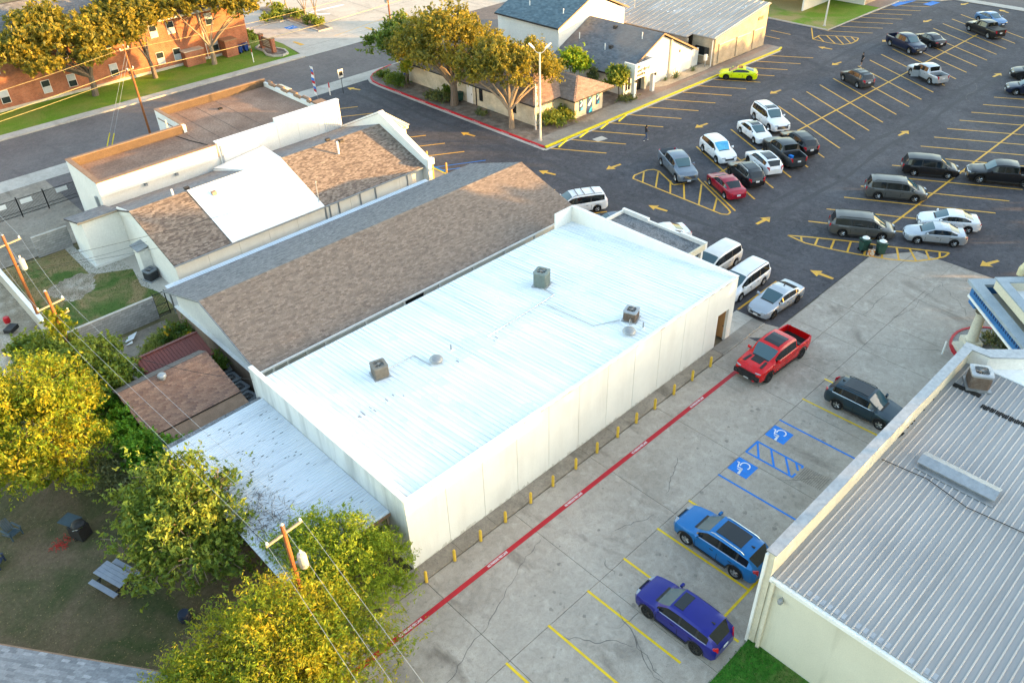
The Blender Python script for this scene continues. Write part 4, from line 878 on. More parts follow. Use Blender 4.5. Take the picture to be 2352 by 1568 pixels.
# white membrane roof beyond the ribs
MB().prism([(28.21,-14.26),(28.21,-31),(44,-31),(44,-20.4),(30.6,-17.2),(29.6,-16.4),(28.4,-15.0)], 4.6, 5.30).build('membrane_roof', MT['white_coat'], MBd)
MB().prism([(28.15,-13.87),(28.45,-13.87),(28.5,-14.85),(29.9,-16.3),(44.2,-19.75),(44.2,-20.15),(29.6,-16.75),(28.15,-15.2)], 0, 6.15).build('parapet_wall', MT['white_wall'], MBd)
MB().prism([(28.05,-13.8),(28.55,-13.8),(28.6,-14.8),(29.95,-16.2),(44.2,-19.65),(44.2,-20.25),(29.5,-16.9),(28.05,-15.3)], 6.151, 6.22).build('parapet_cap', MT['galv'], MBd)

# blue and cream entrance portico standing at 45 degrees
PO = thing('entrance_portico', (36,-15,0), 'blue and cream entrance portico with column beside the concrete lot', 'portico')
MT['blue_band'] = mat('blue_painted_band', (.035,.17,.40), (.025,.125,.32), 1.5, .6, fine=.15); MT['navy'] = mat('navy_slot', (.008,.035,.12), (.012,.05,.15), 4, .7); MT['grey_cap'] = mat('grey_cap', (.33,.38,.42), (.26,.31,.35), 1.5, .5, fine=.15)
pa = Vector((38.45,-10.75)); da = Vector((-.7071,-.7071)); db = Vector((.7071,-.7071))
def dp(i, a, b): q = pa+da*a+db*b; return (q.x, q.y)
def dbox(a0, b0, z0, a1, b1, z1, name, m, parent=PO): return MB().prism([dp(0,a0,b0),dp(0,a1,b0),dp(0,a1,b1),dp(0,a0,b1)], z0, z1).build(name, MT[m], parent)
dbox(0,0,3.12,16,.45,3.30,'moulding','white_trim'); dbox(.06,.06,3.301,16,.45,4.12,'frieze','blue_band'); dbox(-.22,-.22,4.121,16,.5,4.34,'cornice','grey_cap')
dbox(0,.451,3.12,.45,9,3.30,'moulding','white_trim'); dbox(.06,.451,3.301,.45,9,4.12,'frieze','blue_band'); dbox(-.22,.501,4.121,.5,9,4.34,'cornice','grey_cap')
dbox(.46,.46,3.4,16,9,3.6,'soffit','cream'); dbox(.12,.12,2.75,.95,.95,3.119,'capital_block','blue_band')
for k in range(46): a = .5+.27*k; dbox(a,.035,3.62,a+.13,.075,4.02,'frieze_slot','navy')
dbox(.9,.9,4.341,6.6,1.25,5.0,'attic_wall','cream'); dbox(.8,.8,5.001,6.7,1.4,5.1,'attic_cap','grey_cap'); dbox(.9,1.251,4.341,1.3,8,5.0,'attic_wall','cream'); dbox(.8,1.401,5.001,1.4,8,5.1,'attic_cap','grey_cap')
dbox(.6,1.4,4.2,16,9,4.34,'portico_roof','white_coat')
MT['shell'] = mat('pale_gold_stucco', (.62,.55,.34), (.53,.47,.30), 1.5, .75, fine=.15)
SHc = pa+db*2.6+da*.4
for k in range(7):
    q = SHc+db*(.42*k)-da*.05*k; hh = .55+.9*math.sin(min(1, (k+1)/7)*math.pi/2)
    MB().tube([(q.x,q.y,5.0),(q.x,q.y,5.0+hh*.6),(q.x+.1,q.y-.1,5.0+hh),(q.x+.28,q.y-.28,5.0+hh*1.06)], [.22,.22,.2,.12], 8).build('shell_rib', MT['shell'], PO)
for k in range(4):
    q = SHc+db*(.65*k+.2)-da*.5; MB().tube([(q.x,q.y,5.25+.32*k),(q.x+.5,q.y-.45,5.5+.32*k)], .13, 8).build('shell_rim', MT['grey_cap'], PO)
for cx_, cy_ in ((37.88,-12.05),(33.9,-16.0)):
    MB().lathe([(.40,.55),(.42,.62),(.34,.72),(.33,1.6),(.29,2.45),(.31,2.5),(.38,2.62),(.42,2.74)], 18, (cx_,cy_,0)).build('column', MT['cream'], PO, smooth=40); MB().obox((cx_,cy_,.27), (1.05,1.05,.56), R(45)).build('plinth', MT['cream'], PO)
pc = (38.3,-13.6); ring = arc_pts(pc, 2.75, 20, 290, 22)
PI_ = MB().prism(ring, -.02, .12).build('planter_bed', mat('grey_pebbles', (.30,.29,.27), (.42,.40,.37), 3, .9, fine=.4)); PI_['kind'] = 'structure'; kerb(ring, .16, .17, 'red_paint', 'red_kerb')
MB().obox((37.0,-12.3,.2), (1.7,1.5,.35), R(45)).build('pale_plinth', MT['cream'], PO)
o = thing('marker_post', (35.75,-11.15,0), 'short white marker post beside the portico planter', 'post'); MB().tube([(0,0,0),(.05,.02,.95)], .06, 8).build('pipe', MT['white_trim'], o, local=True); MB().lathe([(.07,.95),(.05,1.0),(0,1.01)], 8, (.05,.02,0)).build('cap', MT['white_trim'], o, local=True)
# ------------------------------------------------------------------ left side: walls, sheds, yard things
def block_wall(name, p0, p1, h, t, label, m, cap=True, bw=.40, bh=.20):
    o = thing(name, ((p0[0]+p1[0])/2,(p0[1]+p1[1])/2,0), label, 'wall'); a, b = Vector(p0), Vector(p1); d = (b-a); L = d.length; d.normalize(); rz = math.atan2(d.y, d.x); rows = int(round(h/bh)); me = {}
    n_ = Vector((-d.y, d.x)); mid = (a+b)/2
    MB().obox((mid.x,mid.y,h/2-.02), (L-.03,t-.03,h-.04), rz).build('core', MT['dark_joint2'], o)
    for i in range(rows):
        x = -(i % 2)*bw/2
        while x < L-.03:
            x0, x1 = max(0, x), min(L, x+bw-.014); w_ = round(x1-x0, 3)
            if w_ > .05:
                if w_ not in me: me[w_] = MB().box(0,-t/2,0,w_,t/2,bh-.014).mesh('block', MT[m])
                q = link('block', me[w_]); child(q, o); k = a+d*x0+n_*random.uniform(-.004,.004); q.matrix_basis = Matrix.Translation((k.x,k.y,i*bh)) @ Matrix.Rotation(rz, 4, 'Z')
            x += bw
    if cap: MB().obox((mid.x,mid.y,rows*bh+.03), (L+.02,t+.03,.06), rz).build('coping', MT['conc_pale'], o)
    return o
MT['dark_joint2'] = mat('grey_mortar', (.15,.145,.135), (.20,.19,.18), 5, .95); MT['block'] = rnd_mat('grey_block', [(.27,.265,.255),(.33,.325,.315),(.38,.37,.36),(.30,.29,.28)], patch=(1.2,(.16,.155,.15),.5,.7))
block_wall('block_wall', (-5.6,31.2), (.75,31.2), 1.8, .2, 'grey concrete block wall between the side yard and the sheds', 'block'); block_wall('block_wall', (-2.45,47.15), (.38,47.15), 1.8, .2, 'dark grey block wall beside the driveway and white wing', 'block')
o = thing('boundary_wall', (-5.9,40.5,0), 'pale rendered wall at the left edge of the side yard', 'wall'); MB().box(-6.0,34.5,0,-5.78,47.4,1.5).build('wall', MT['conc_pale'], o); MB().box(-6.04,34.46,1.501,-5.74,47.44,1.58).build('coping', MT['white_trim'], o)
GT = thing('iron_gate', (1.2,31.25,0), 'black barred iron gate at the end of the block wall', 'gate')
b = MB()
for k in range(9): b.tube([(.8+.1*k,31.2,.05),(.8+.1*k,31.2,1.95)], .012, 4)
b.build('bars', MT['black_metal'], GT)
for z in (.08,1.0,1.93): MB().box(.78,31.18,z-.02,1.64,31.22,z+.02).build('rail', MT['black_metal'], GT)
for x in (.78,1.64): MB().box(x-.025,31.17,0,x+.025,31.23,2.05).build('post', MT['black_metal'], GT)
# iron fence with white notices
FN = thing('iron_fence', (.5,55.9,0), 'black iron picket fence beside the flat roofed building', 'fence'); b = MB()
for k in range(104): b.tube([(-7+.11*k,55.9,.15),(-7+.11*k,55.9,1.75)], .017, 4)
pk = b.build('pickets', MT['black_metal'], FN); pk['kind'] = 'stuff'
for z in (.25,.55,1.72): MB().box(-7,55.88,z-.02,4.4,55.92,z+.02).build('rail', MT['black_metal'], FN)
for x in (-7,-3,-.9,1.4,4.3): MB().box(x-.045,55.85,0,x+.045,55.95,1.95).build('post', MT['black_metal'], FN)
for x, lb in ((-2.35,'white notice board on the iron fence, leftmost of three'),(-.15,'white notice board on the iron fence, middle of three'),(2.95,'white notice board on the iron fence, nearest the white building')):
    q = MB().box(x-.5,55.84,1.2,x+.5,55.86,1.62).build('notice_board', MT['white_trim']); tag(q, lb, 'sign', 'notices on the iron fence')
# red metal shed and brown shingled shed
RS = thing('red_shed', (-1.5,22.9,0), 'rusty red metal roofed shed behind the brown shingled shed', 'shed'); MT['red_metal'] = metal_roof_mat('rust_red_metal', (.125,.035,.028), (.165,.05,.038), (.09,.028,.024), (2.5,.3,1), .5, .7); MT['shed_wall'] = mat('grey_green_siding', (.20,.23,.22), (.26,.28,.27), 2, .7)
MB().box(-3.4,21.5,0,.45,24.25,2.0).build('wall', MT['shed_wall'], RS)
r_ = MB().ext([(-3.6,21.35,2.0),(-3.6,23.45,2.62),(-3.6,24.4,2.15),(-3.6,24.4,2.21),(-3.6,23.45,2.68),(-3.6,21.35,2.06)], (4.2,0,0)).build('roof', MT['red_metal'], RS)
for k in range(20):
    x = -3.55+.216*k; MB().ext([(x,21.36,2.062),(x,23.45,2.682),(x,23.45,2.72),(x,21.36,2.10)], (.035,0,0)).build('roof_rib', MT['red_metal'], r_); MB().ext([(x,23.46,2.682),(x,24.39,2.215),(x,24.39,2.25),(x,23.46,2.72)], (.035,0,0)).build('roof_rib', MT['red_metal'], r_)
MB().box(-3.62,23.38,2.70,.62,23.52,2.75).build('ridge_cap', MT['red_metal'], r_)
SS = thing('shingled_shed', (-3,18.9,0), 'brown shingled shed with a round roof vent beside the lean-to roof', 'shed')
MB().box(-5.6,16.7,0,-.4,21.3,2.15).build('wall', MT['tile_brown'], SS)
r_ = MB().ext([(-5.9,16.4,2.14),(-5.9,20.3,3.12),(-5.9,21.6,2.5),(-5.9,21.6,2.58),(-5.9,20.3,3.2),(-5.9,16.4,2.22)], (5.72,0,0)).build('roof', MT['roof_deck'], SS)
shingles(r_, (-5.9,16.38,2.22), (1,0,0), (0,3.92,.98), 5.72, 4.04, MT['sh_shed'], single=300, tw=.34, th=.16); shingles(r_, (-.18,21.62,2.57), (-1,0,0), (0,-1.32,.63), 5.72, 1.46, MT['sh_brgrey'])
MB().ext([(-5.85,14.9,1.75),(-.2,14.9,1.75),(-.2,16.35,2.1),(-5.85,16.35,2.1)], (0,0,.05)).build('lower_roof', MT['tile_brown'], SS); MB().box(-5.85,14.9,0,-5.7,16.3,1.7).box(-.4,14.95,0,-.25,16.3,1.7).build('post', MT['tile_brown'], SS)
MB().lathe([(.17,0),(.17,.28),(.27,.3),(.27,.42),(.2,.5),(0,.52)], 14, (-3.3,19.8,2.95)).build('roof_vent', MT['galv'], SS, smooth=50)
# dark condensers
o0 = condenser('low')
for ch in o0.children:
    if ch.name.split('.')[0] in ('cabinet','louvres','top_cover'): ch.data.materials[0] = MT['ac_ring' if ch.name.startswith('top') else 'ac_black']
acs = [(1.35,21.1),(1.25,19.85),(1.2,18.6),(1.1,17.35)]
base_y = ['nearest the tall weeds','second from the weeds','third from the weeds','nearest the white building corner']
for i, (x, y) in enumerate(acs):
    o = o0 if i == 0 else copytree(o0); o.location = (x-.65,y,0); o.rotation_euler[2] = R(8*i-10); o.scale = (1.25,1.25,1.15)
    tag(o, 'black condenser unit in the row behind the brown shed, '+base_y[i], 'condenser', 'row of black condensers')
o = copytree(o0); o.location = (2.75,36.9,-.01); o.rotation_euler[2] = R(15); o.scale = (1.05,1.05,1.2); tag(o, 'black condenser unit beside the white meter closet in the side yard', 'condenser'); o.pop('group', None) if 'group' in o else None
# back-yard furniture
PT = thing('picnic_table', (-11.1,9.95,0), 'grey picnic table with attached bench under the tree in the back yard', 'table'); MT['pale_wood'] = mat('pale_grey_tabletop', (.30,.325,.38), (.25,.275,.33), 3, .6, fine=.12)
ang = math.atan2(8.95-10.78, -11.22+11.79); 
def lt(a, b): return (-11.1+a*math.cos(ang)-b*math.sin(ang), 9.95+a*math.sin(ang)+b*math.cos(ang))
for k in range(4): q = lt(0,-.32+.215*k); MB().obox((q[0],q[1],.74), (1.95,.205,.045), ang).build('tabletop_plank', MT['pale_wood'], PT)
for s_ in (-.72,.72): q = lt(0,s_); MB().obox((q[0],q[1],.44), (1.9,.27,.045), ang).build('bench_plank', MT['pale_wood'], PT)
for a in (-.7,.7):
    q = lt(a,0); MB().obox((q[0],q[1],.40), (.06,1.55,.06), ang).build('cross_beam', MT['plastic'], PT)
    for s_ in (-1,1): p_, q_ = lt(a,s_*.55), lt(a,s_*.2); MB().tube([(p_[0],p_[1],0),(q_[0],q_[1],.71)], .035, 6).build('leg', MT['plastic'], PT)
def adirondack(loc, rz, label, m):
    o = thing('garden_chair', loc, label, 'chair', None, rz)
    for k in range(5): MB().ext([(-.02-.1,-.24+.1*k,.32),(-.02-.1,-.15+.1*k,.32),(-.42,-.13+.09*k,.98-.02*abs(k-2)),(-.42,-.22+.09*k+.02,.98-.02*abs(k-2))], (.02,0,.01)).build('back_slat', m, o, local=True)
    for k in range(5): MB().obox((.42-.12*k,0,.36-.035*k), (.105,.5,.02), 0, 0, .25).build('seat_slat', m, o, local=True)
    for s_ in (-1,1):
        MB().box(-.3,s_*.32-.05,.52,.45,s_*.32+.05,.545).build('armrest', m, o, local=True); MB().box(.36,s_*.3-.03,0,.43,s_*.3+.03,.52).build('leg', m, o, local=True)
        MB().ext([(.45,s_*.28-.015,.30),(.45,s_*.28-.015,.38),(-.5,s_*.28-.015,.08),(-.5,s_*.28-.015,0)], (0,.03,0)).build('side_rail', m, o, local=True)
    return o
MT['teal'] = mat('slate_blue_plastic', (.045,.075,.095), (.06,.095,.12), 3, .5); MT['dk_blue'] = mat('dark_blue_plastic', (.02,.03,.06), (.03,.045,.08), 3, .5)
adirondack((-13.85,17.1,0), R(-70), 'slate blue slatted garden chair at the left edge of the back yard', MT['teal']); adirondack((-15.2,15.6,0), R(-40), 'dark garden chair cut by the left edge of the photo', MT['dk_blue'])
GR = thing('barbecue_cart', (-11.3,14.6,0), 'dark covered barbecue cart standing on the worn yard grass', 'barbecue')
MB().obox((-11.35,15.0,.85), (.75,1.0,.06), R(25)).build('side_shelf', MT['teal'], GR); MB().obox((-11.2,14.35,.45), (.7,.8,.8), R(25)).build('cabinet', MT['plastic'], GR)
MB().lathe([(.36,.85),(.38,.92),(.32,1.02),(.16,1.08),(0,1.09)], 16, (-11.15,14.3,0)).build('lid', MT['plastic'], GR, smooth=50); MB().tube([(-11.55,13.9,1.05),(-11.3,13.75,1.08),(-11.05,13.8,1.05)], .025, 6).build('handle', MT['chrome'], GR)
for dx, dy in ((-.35,.35),(.25,.6),(-.3,-.35)): MB().lathe([(.09,-.03),(.09,.03)], 12, (-11.25+dx,14.6+dy,.09), axis='Y').build('wheel', MT['tyre'], GR)
b = MB()
for _ in range(40): x, y = -12.2+random.gauss(0,.25), 14.6+random.gauss(0,.22); a = random.random()*6; b.tube([(x,y,.02),(x+.15*math.cos(a),y+.15*math.sin(a),.05+.05*random.random()),(x+.25*math.cos(a+.6),y+.25*math.sin(a+.6),.02)], .012, 4)
tag(b.build('red_netting', mat('red_plastic_net', (.6,.03,.02), (.5,.02,.02), 5)), 'tangle of red netting on the worn yard grass', 'netting', None, 'stuff')
o = thing('rain_barrel', (-9.6,5.5,0), 'dark blue barrel half hidden under the yard trees', 'barrel'); MB().lathe([(.26,0),(.30,.2),(.30,.4),(.26,.55),(.24,.57),(0,.55)], 16).build('drum', MT['dk_blue'], o, smooth=50, local=True); MB().lathe([(.3,.28),(.325,.3),(.3,.32)], 16).build('hoop', MT['plastic'], o, local=True)
o = thing('sheet_debris', (-1.9,29.9,0), 'white folded sheet lying below the block wall', 'debris'); MB().ext([(-2.4,29.8,.1),(-1.8,29.6,.25),(-1.3,30.2,.3),(-1.9,30.3,.15)], (0,0,.03)).build('panel', MT['white_coat'], o); MB().ext([(-2.5,29.5,.05),(-2.0,29.4,.08),(-1.9,29.7,.1)], (0,0,.02)).build('flap', MT['white_trim'], o)
o = thing('yard_tool_cart', (-7.5,37.5,0), 'small black cart with red drum at the left edge', 'cart'); MB().obox((-7.6,37.3,.3), (.9,.6,.3), R(40)).build('tray', MT['plastic'], o); MB().lathe([(.2,.3),(.24,.5),(.2,.75),(0,.77)], 12, (-7.5,38.3,0)).build('drum', MT['red_paint'], o, smooth=50)
# grey shingled house corner at the lower left
GH = thing('grey_roof_house', (-20,0,0), 'house with pale grey shingled roof at the bottom left corner', 'house')
ea, eb = Vector((-19.5,12.05,2.95)), Vector((-9.2,-2.4,2.95)); eu = (eb-ea).normalized(); ev = Vector((eu.y,-eu.x,0)); ev = ev if ev.x < 0 else -ev; vs = (ev+Vector((0,0,.4))).normalized()
RG = MB().ext([ea+Vector((0,0,-.06)),eb+Vector((0,0,-.06)),eb+vs*9+Vector((0,0,-.06)),ea+vs*9+Vector((0,0,-.06))], (0,0,.05)).build('roof', MT['roof_deck'], GH)
shingles(RG, ea, eu, vs, (eb-ea).length, 7.5, MT['sh_pale'], single=300, tw=.36, th=.17)
MB().tube([ea+Vector((.03,.03,-.03)),eb+Vector((.03,.03,-.03))], .06, 6).build('gutter', MT['tile_brown'], GH)
wa, wb_ = ea+ev*.5, eb+ev*.5; MB().ext([(wa.x,wa.y,0),(wb_.x,wb_.y,0),(wb_.x,wb_.y,2.88),(wa.x,wa.y,2.88)], ev*.2).build('wall', MT['cream'], GH); MB().poly([(-17.2,9.2,0),(-15.6,7.0,0),(-15.2,7.3,.0),(-16.8,9.5,0)]).build('step', MT['conc_pale'], GH)
# ------------------------------------------------------------------ utility poles and wires
def pole(name, x, y, h, label, arms=(), tr=None, rad=.125, lean=(0,0)):
    o = thing(name, (x,y,0), label, 'pole', 'wooden utility poles'); MB().tube([(0,0,-.1),(lean[0]*.5,lean[1]*.5,h*.5),(lean[0],lean[1],h)], [rad,rad*.88,rad*.72], 10).build('shaft', MT['wood_pole'], o, local=True)
    MB().lathe([(rad*.75,h),(rad*.4,h+.06),(0,h+.08)], 8, (lean[0],lean[1],0)).build('cap', MT['galv'], o, local=True)
    for z, L, a in arms:
        d = Vector((math.cos(a), math.sin(a))); MB().obox((lean[0],lean[1]+.0,z), (L,.08,.09), a).build('crossarm', MT['wood_grey'], o, local=True)
        for s_ in (-.46,.46): q = d*(L*s_); MB().lathe([(.03,0),(.065,.05),(.04,.09),(.06,.12),(.03,.17),(0,.18)], 8, (q.x+lean[0],q.y+lean[1],z+.055)).build('insulator', MT['white_trim'], o, local=True)
    if tr:
        z, a = tr; d = Vector((math.cos(a), math.sin(a)))*.42; t = MB().lathe([(0,0.1),(.19,.12),(.21,.2),(.21,.80),(.18,.9),(0,.95)], 14, (d.x,d.y,z)).build('transformer', MT['tr_grey'], o, smooth=50, local=True)
        MB().lathe([(.05,0),(.07,.08),(.04,.2),(0,.22)], 8, (d.x,d.y,z+.98)).build('bushing', MT['white_trim'], o, local=True); MB().obox((d.x*.4,d.y*.4,z+.5), (.3,.1,.08), a).build('bracket', MT['galv'], o, local=True)
    return o
MT['tr_grey'] = mat('pale_transformer_paint', (.52,.51,.47), (.44,.43,.40), 3, .5)
pole('utility_pole', -5.85,35.6,7.9, 'tall wooden utility pole with transformer at the left of the side yard', [(7.2,2.0,R(10))], (5.0,R(-10)))
pole('utility_pole', -6.2,26.8,7.6, 'vine wrapped wooden pole with two crossarms above the left trees', [(6.6,1.7,R(10)),(5.7,1.7,R(10))])
pole('utility_pole', 15.0,64.3,10.0, 'reddish wooden pole standing between the flat roof and the street', [(9.6,1.1,R(20)),(7.6,.8,R(20))])
pole('utility_pole', -5.75,.2,8.0, 'wooden pole with transformer rising out of the golden tree', [(7.45,1.8,R(5))], (5.0,R(-20)))
pole('utility_pole', 56.6,76.95,9.5, 'wooden pole with transformer beyond the trees near the concrete court', [], (3.9,R(100)))
def wire(pts, r, label, m='black_metal', sag=.4, cat='wire', name='power_wire'):
    q = []
    for i in range(len(pts)-1):
        a, b = Vector(pts[i]), Vector(pts[i+1])
        for k in range(10):
            t = k/10; p_ = a.lerp(b, t); p_.z -= sag*4*t*(1-t); q.append(p_)
    q.append(Vector(pts[-1])); o = MB().tube(q, r, 5).build(name, MT[m]); return tag(o, label, cat, 'overhead wires')
wire([(-6.6,.2,7.7),(-7.0,26.8,6.9),(-6.8,35.6,7.5),(-6.6,70,8)], .009, 'pale overhead wire on the house side of the alley poles', 'galv'); wire([(-4.9,.25,7.7),(-5.4,26.9,6.9),(-4.9,35.7,7.5),(-4.6,70,8)], .009, 'pale overhead wire on the lane side of the alley poles', 'galv')
wire([(-5.75,.2,8.05),(-6.2,26.8,6.0),(-5.85,35.6,8.0),(-5.8,70,8)], .009, 'pale overhead wire along the tops of the alley poles', 'galv'); wire([(-6.6,.2,7.7),(-10,-30,8.2)], .009, 'pale wire from the transformer pole towards the lower left', 'galv', .3)
wire([(-4.9,.25,7.7),(-8,-30,8.2)], .009, 'pale wire from the transformer pole crossing the red line', 'galv', .3); wire([(-5.75,.2,8.0),(-9,-30,8.3)], .009, 'middle pale wire from the transformer pole to the bottom edge', 'galv', .3)
wire([(-5.85,35.5,5.6),(16.2,32.7,4.8)], .014, 'dark service wire from the tall pole to the patched roof mast', sag=.5); wire([(-5.85,35.5,5.2),(3.4,37.4,2.9),], .012, 'dark wire from the tall pole to the meter closet', sag=.3)
wire([(-5.85,35.5,5.0),(16.9,32.5,2.6)], .012, 'lower dark service wire across the corrugated strip roof', sag=.4); wire([(-6.2,26.8,4.6),(.1,14.2,4.2)], .014, 'dark wire from the vine pole over the brown shed to the white building', sag=.7)
wire([(-5.75,.2,5.0),(-6.2,26.8,4.3)], .015, 'dark cable slung between the transformer pole and the vine pole', sag=.8)
MT['gold_wire'] = mat('weathered_cable', (.42,.34,.14), (.5,.42,.2), 2, .6)
wire([(15,64.3,9.7),(-30,60.5,9.2)], .013, 'upper overhead wire running left from the street pole', 'gold_wire', .9); wire([(15,64.3,9.55),(70,69.5,9.6)], .013, 'upper overhead wire running right from the street pole', 'gold_wire', .9)
wire([(15,64.3,7.7),(-30,60,7.2)], .021, 'thick lower cable running left from the street pole', 'gold_wire', .8); wire([(15,64.3,7.4),(70,69,7.6)], .021, 'thick lower cable running right from the street pole', 'gold_wire', .8); wire([(15,64.3,7.1),(-30,61,6.4)], .017, 'lowest cable running left from the street pole', 'gold_wire', .8)
for i, (gx, gy) in enumerate(((9.6,63.6),(10.1,63.5))): 
    g = thing('guy_wire', (gx,gy,0), ('left' if i == 0 else 'right')+' guy wire with yellow guard below the street pole', 'guy wire'); MB().tube([(gx,gy,0),(15.0,64.2,9.3-.6*i)], .014, 5).build('cable', MT['galv'], g)
    MB().tube([(gx+.05,gy+.04,.05),(gx+(15-gx)*.24,gy+(64.2-gy)*.24,(9.3-.6*i)*.24)], .05, 6).build('guard', MT['kerb_yellow'], g)
def lamp_post(x, y, h, label, heads=2, m='cream'):
    o = thing('lamp_post', (x,y,.1), label, 'lamp post'); MB().tube([(0,0,0),(0,0,h)], [.12,.075], 10).build('post', MT['post_white'], o, local=True); MB().lathe([(.22,0),(.22,.08),(.13,.14)], 10).build('foot', MT['conc_pale'], o, local=True)
    for k in range(heads):
        a = R(-47+180*k); d = Vector((math.cos(a), math.sin(a))); MB().tube([(0,0,h-.15),(d.x*.35,d.y*.35,h+.05),(d.x*.6,d.y*.6,h+.35)], .035, 6).build('arm', MT['post_white'], o, local=True)
        hd = MB().lathe([(0,-.42),(.16,-.36),(.2,0),(.15,.34),(0,.40)], 12).build('lamp_head', MT['white_trim'], o, smooth=50, local=True); hd.rotation_euler = (R(90),0,a+R(90)); hd.scale = (1,.55,1); hd.location = (d.x*.8,d.y*.8,h+.62); hd.rotation_euler = (Vector((d.x,d.y,.9))).to_track_quat('Z','Y').to_euler()
    return o
MT['post_white'] = mat('cream_post_paint', (.70,.66,.58), (.62,.58,.52), 2, .5)
lamp_post(42.95,33.35,9.0, 'tall white twin headed lamp post at the corner of the red and yellow kerbs'); lamp_post(98.65,32.3,9.5, 'pale lamp post standing on the far lawn corner', 1)
o = thing('flag_pole', (44.7,35.75,.1), 'short white flagpole with furled flag beside the tan brick corner', 'flagpole'); MB().tube([(0,0,0),(0,0,5.0)], [.09,.05], 8).build('pole', MT['post_white'], o, local=True); b = MB()
for k in range(7): b.ext([(.06,.03*math.sin(k),4.7-.35*k),(.30+.05*math.sin(2*k),.08*math.sin(k),4.55-.36*k),(.30+.05*math.sin(2*k+2),.08*math.sin(k+1),4.2-.36*k),(.06,.03*math.sin(k+1),4.35-.35*k)], (.01,.02,0))
b.build('flag', mat('furled_flag', (.45,.12,.10), (.62,.58,.55), 1.2, .8, stretch=(1,1,6), lo=.45, hi=.55), o, local=True)
# ------------------------------------------------------------------ tan brick building with hip roof
HB = thing('hip_roof_building', (50,46,.1), 'tan brick building with brown hip roof behind the red kerb', 'building')
MB().box(45.3,36.5,.1,54.2,36.7,2.6).box(45.3,36.701,.1,45.5,58.5,2.6).box(54.0,36.701,.1,54.2,58.5,2.6).box(45.501,58.3,.1,53.999,58.5,2.6).build('wall', MT['brick_tan'], HB)
MB().box(49.65,34.7,.1,54.2,34.9,2.55).box(49.65,34.901,.1,49.85,36.499,2.55).box(54.0,34.901,.1,54.2,36.499,2.55).build('front_bay', MT['brick_tan'], HB)
x0, x1, y0, y1, ze, zr = 44.6, 54.9, 35.85, 59.2, 2.62, 4.55
ym = (x1-x0)/2
HR = MB().raw([(x0,y0,ze),(x1,y0,ze),(x1,y1,ze),(x0,y1,ze),((x0+x1)/2,y0+ym,zr),((x0+x1)/2,y1-ym,zr)], [(0,1,4),(1,2,5,4),(2,3,5),(3,0,4,5),(3,2,1,0)]).build('roof', MT['roof_deck'], HB)
ls = math.hypot(ym, zr-ze)
shingles(HR, (x0,y1,ze+.01), (0,-1,0), (ym,0,zr-ze), y1-y0, ls, MT['sh_brgrey'], tw=.36, th=.19, lo=lambda t: t/ls*ym, hi=lambda t: (y1-y0)-t/ls*ym)
shingles(HR, (x0,y0,ze+.01), (1,0,0), (0,ym,zr-ze), x1-x0, ls, MT['sh_sunlit'], tw=.36, th=.19, lo=lambda t: t/ls*ym, hi=lambda t: (x1-x0)-t/ls*ym)  # front slope lit by colour: a sunlit copy of the side slopes' shingle
shingles(HR, (x1,y0,ze+.01), (0,1,0), (-ym,0,zr-ze), y1-y0, ls, MT['sh_brgrey'], tw=.36, th=.19, lo=lambda t: t/ls*ym, hi=lambda t: (y1-y0)-t/ls*ym)
for nm, a, b in (('edge',(x0-.05,y0-.06,2.5),(x1+.05,y0-.005,2.64)),('edge',(x0-.06,y0-.06,2.5),(x0-.005,y1,2.64)),('edge',(48.5,33.65,2.44),(55.0,33.7,2.58)),('edge',(48.45,33.66,2.44),(48.5,35.8,2.58))):
    MB().box(*a, *b).build('fascia', MT['plastic'], HB)
bx0, bx1, by0, bz, bt = 48.52, 54.95, 33.72, 2.58, 3.92; hx = (bx1-bx0)/2; ax = (bx0+bx1)/2
BR = MB().raw([(bx0,by0,bz),(bx1,by0,bz),(bx1,40.5,bz),(bx0,40.5,bz),(ax,by0+hx*.8,bt),(ax,40.8,bt)], [(0,1,4),(1,2,5,4),(3,0,4,5),(3,2,1,0)]).build('bay_roof', MT['roof_deck'], HB)
lb = math.hypot(hx*.8, bt-bz); ll = math.hypot(hx, bt-bz)
shingles(BR, (bx0,by0,bz+.01), (1,0,0), (0,hx*.8,bt-bz), bx1-bx0, lb, MT['sh_sunlit'], tw=.36, th=.19, lo=lambda t: t/lb*hx, hi=lambda t: (bx1-bx0)-t/lb*hx)
shingles(BR, (bx0,40.4,bz+.01), (0,-1,0), (hx,0,bt-bz), 40.4-by0, ll, MT['sh_brgrey'], tw=.36, th=.19, lo=lambda t: 0, hi=lambda t: (40.4-by0)-t/ll*hx*.8)
for y in (39.6,45.0): 
    w = MB().box(45.24,y-.28,.8,45.295,y+.28,2.15).build('window', MT['glass_dark'], HB); MB().box(45.2,y-.33,.72,45.29,y+.33,.795).build('sill', MT['brick_tan'], w)
d = MB().box(45.23,46.4,.12,45.295,47.4,2.2).build('door', MT['white_trim'], HB); MB().box(45.19,46.5,1.1,45.225,46.56,1.3).build('handle', MT['chrome'], d)
MB().box(45.2,45.75,.1,45.29,45.85,2.6).build('downspout', MT['plastic'], HB)
MT['banner_blue'] = mat('blue_banner', (.02,.06,.16), (.02,.05,.13), 2, .4); MT['banner_teal'] = mat('teal_print', (.03,.42,.62), (.05,.50,.70), 2, .4); MT['banner_white'] = mat('white_print', (.7,.76,.82), (.6,.68,.75), 3, .4)
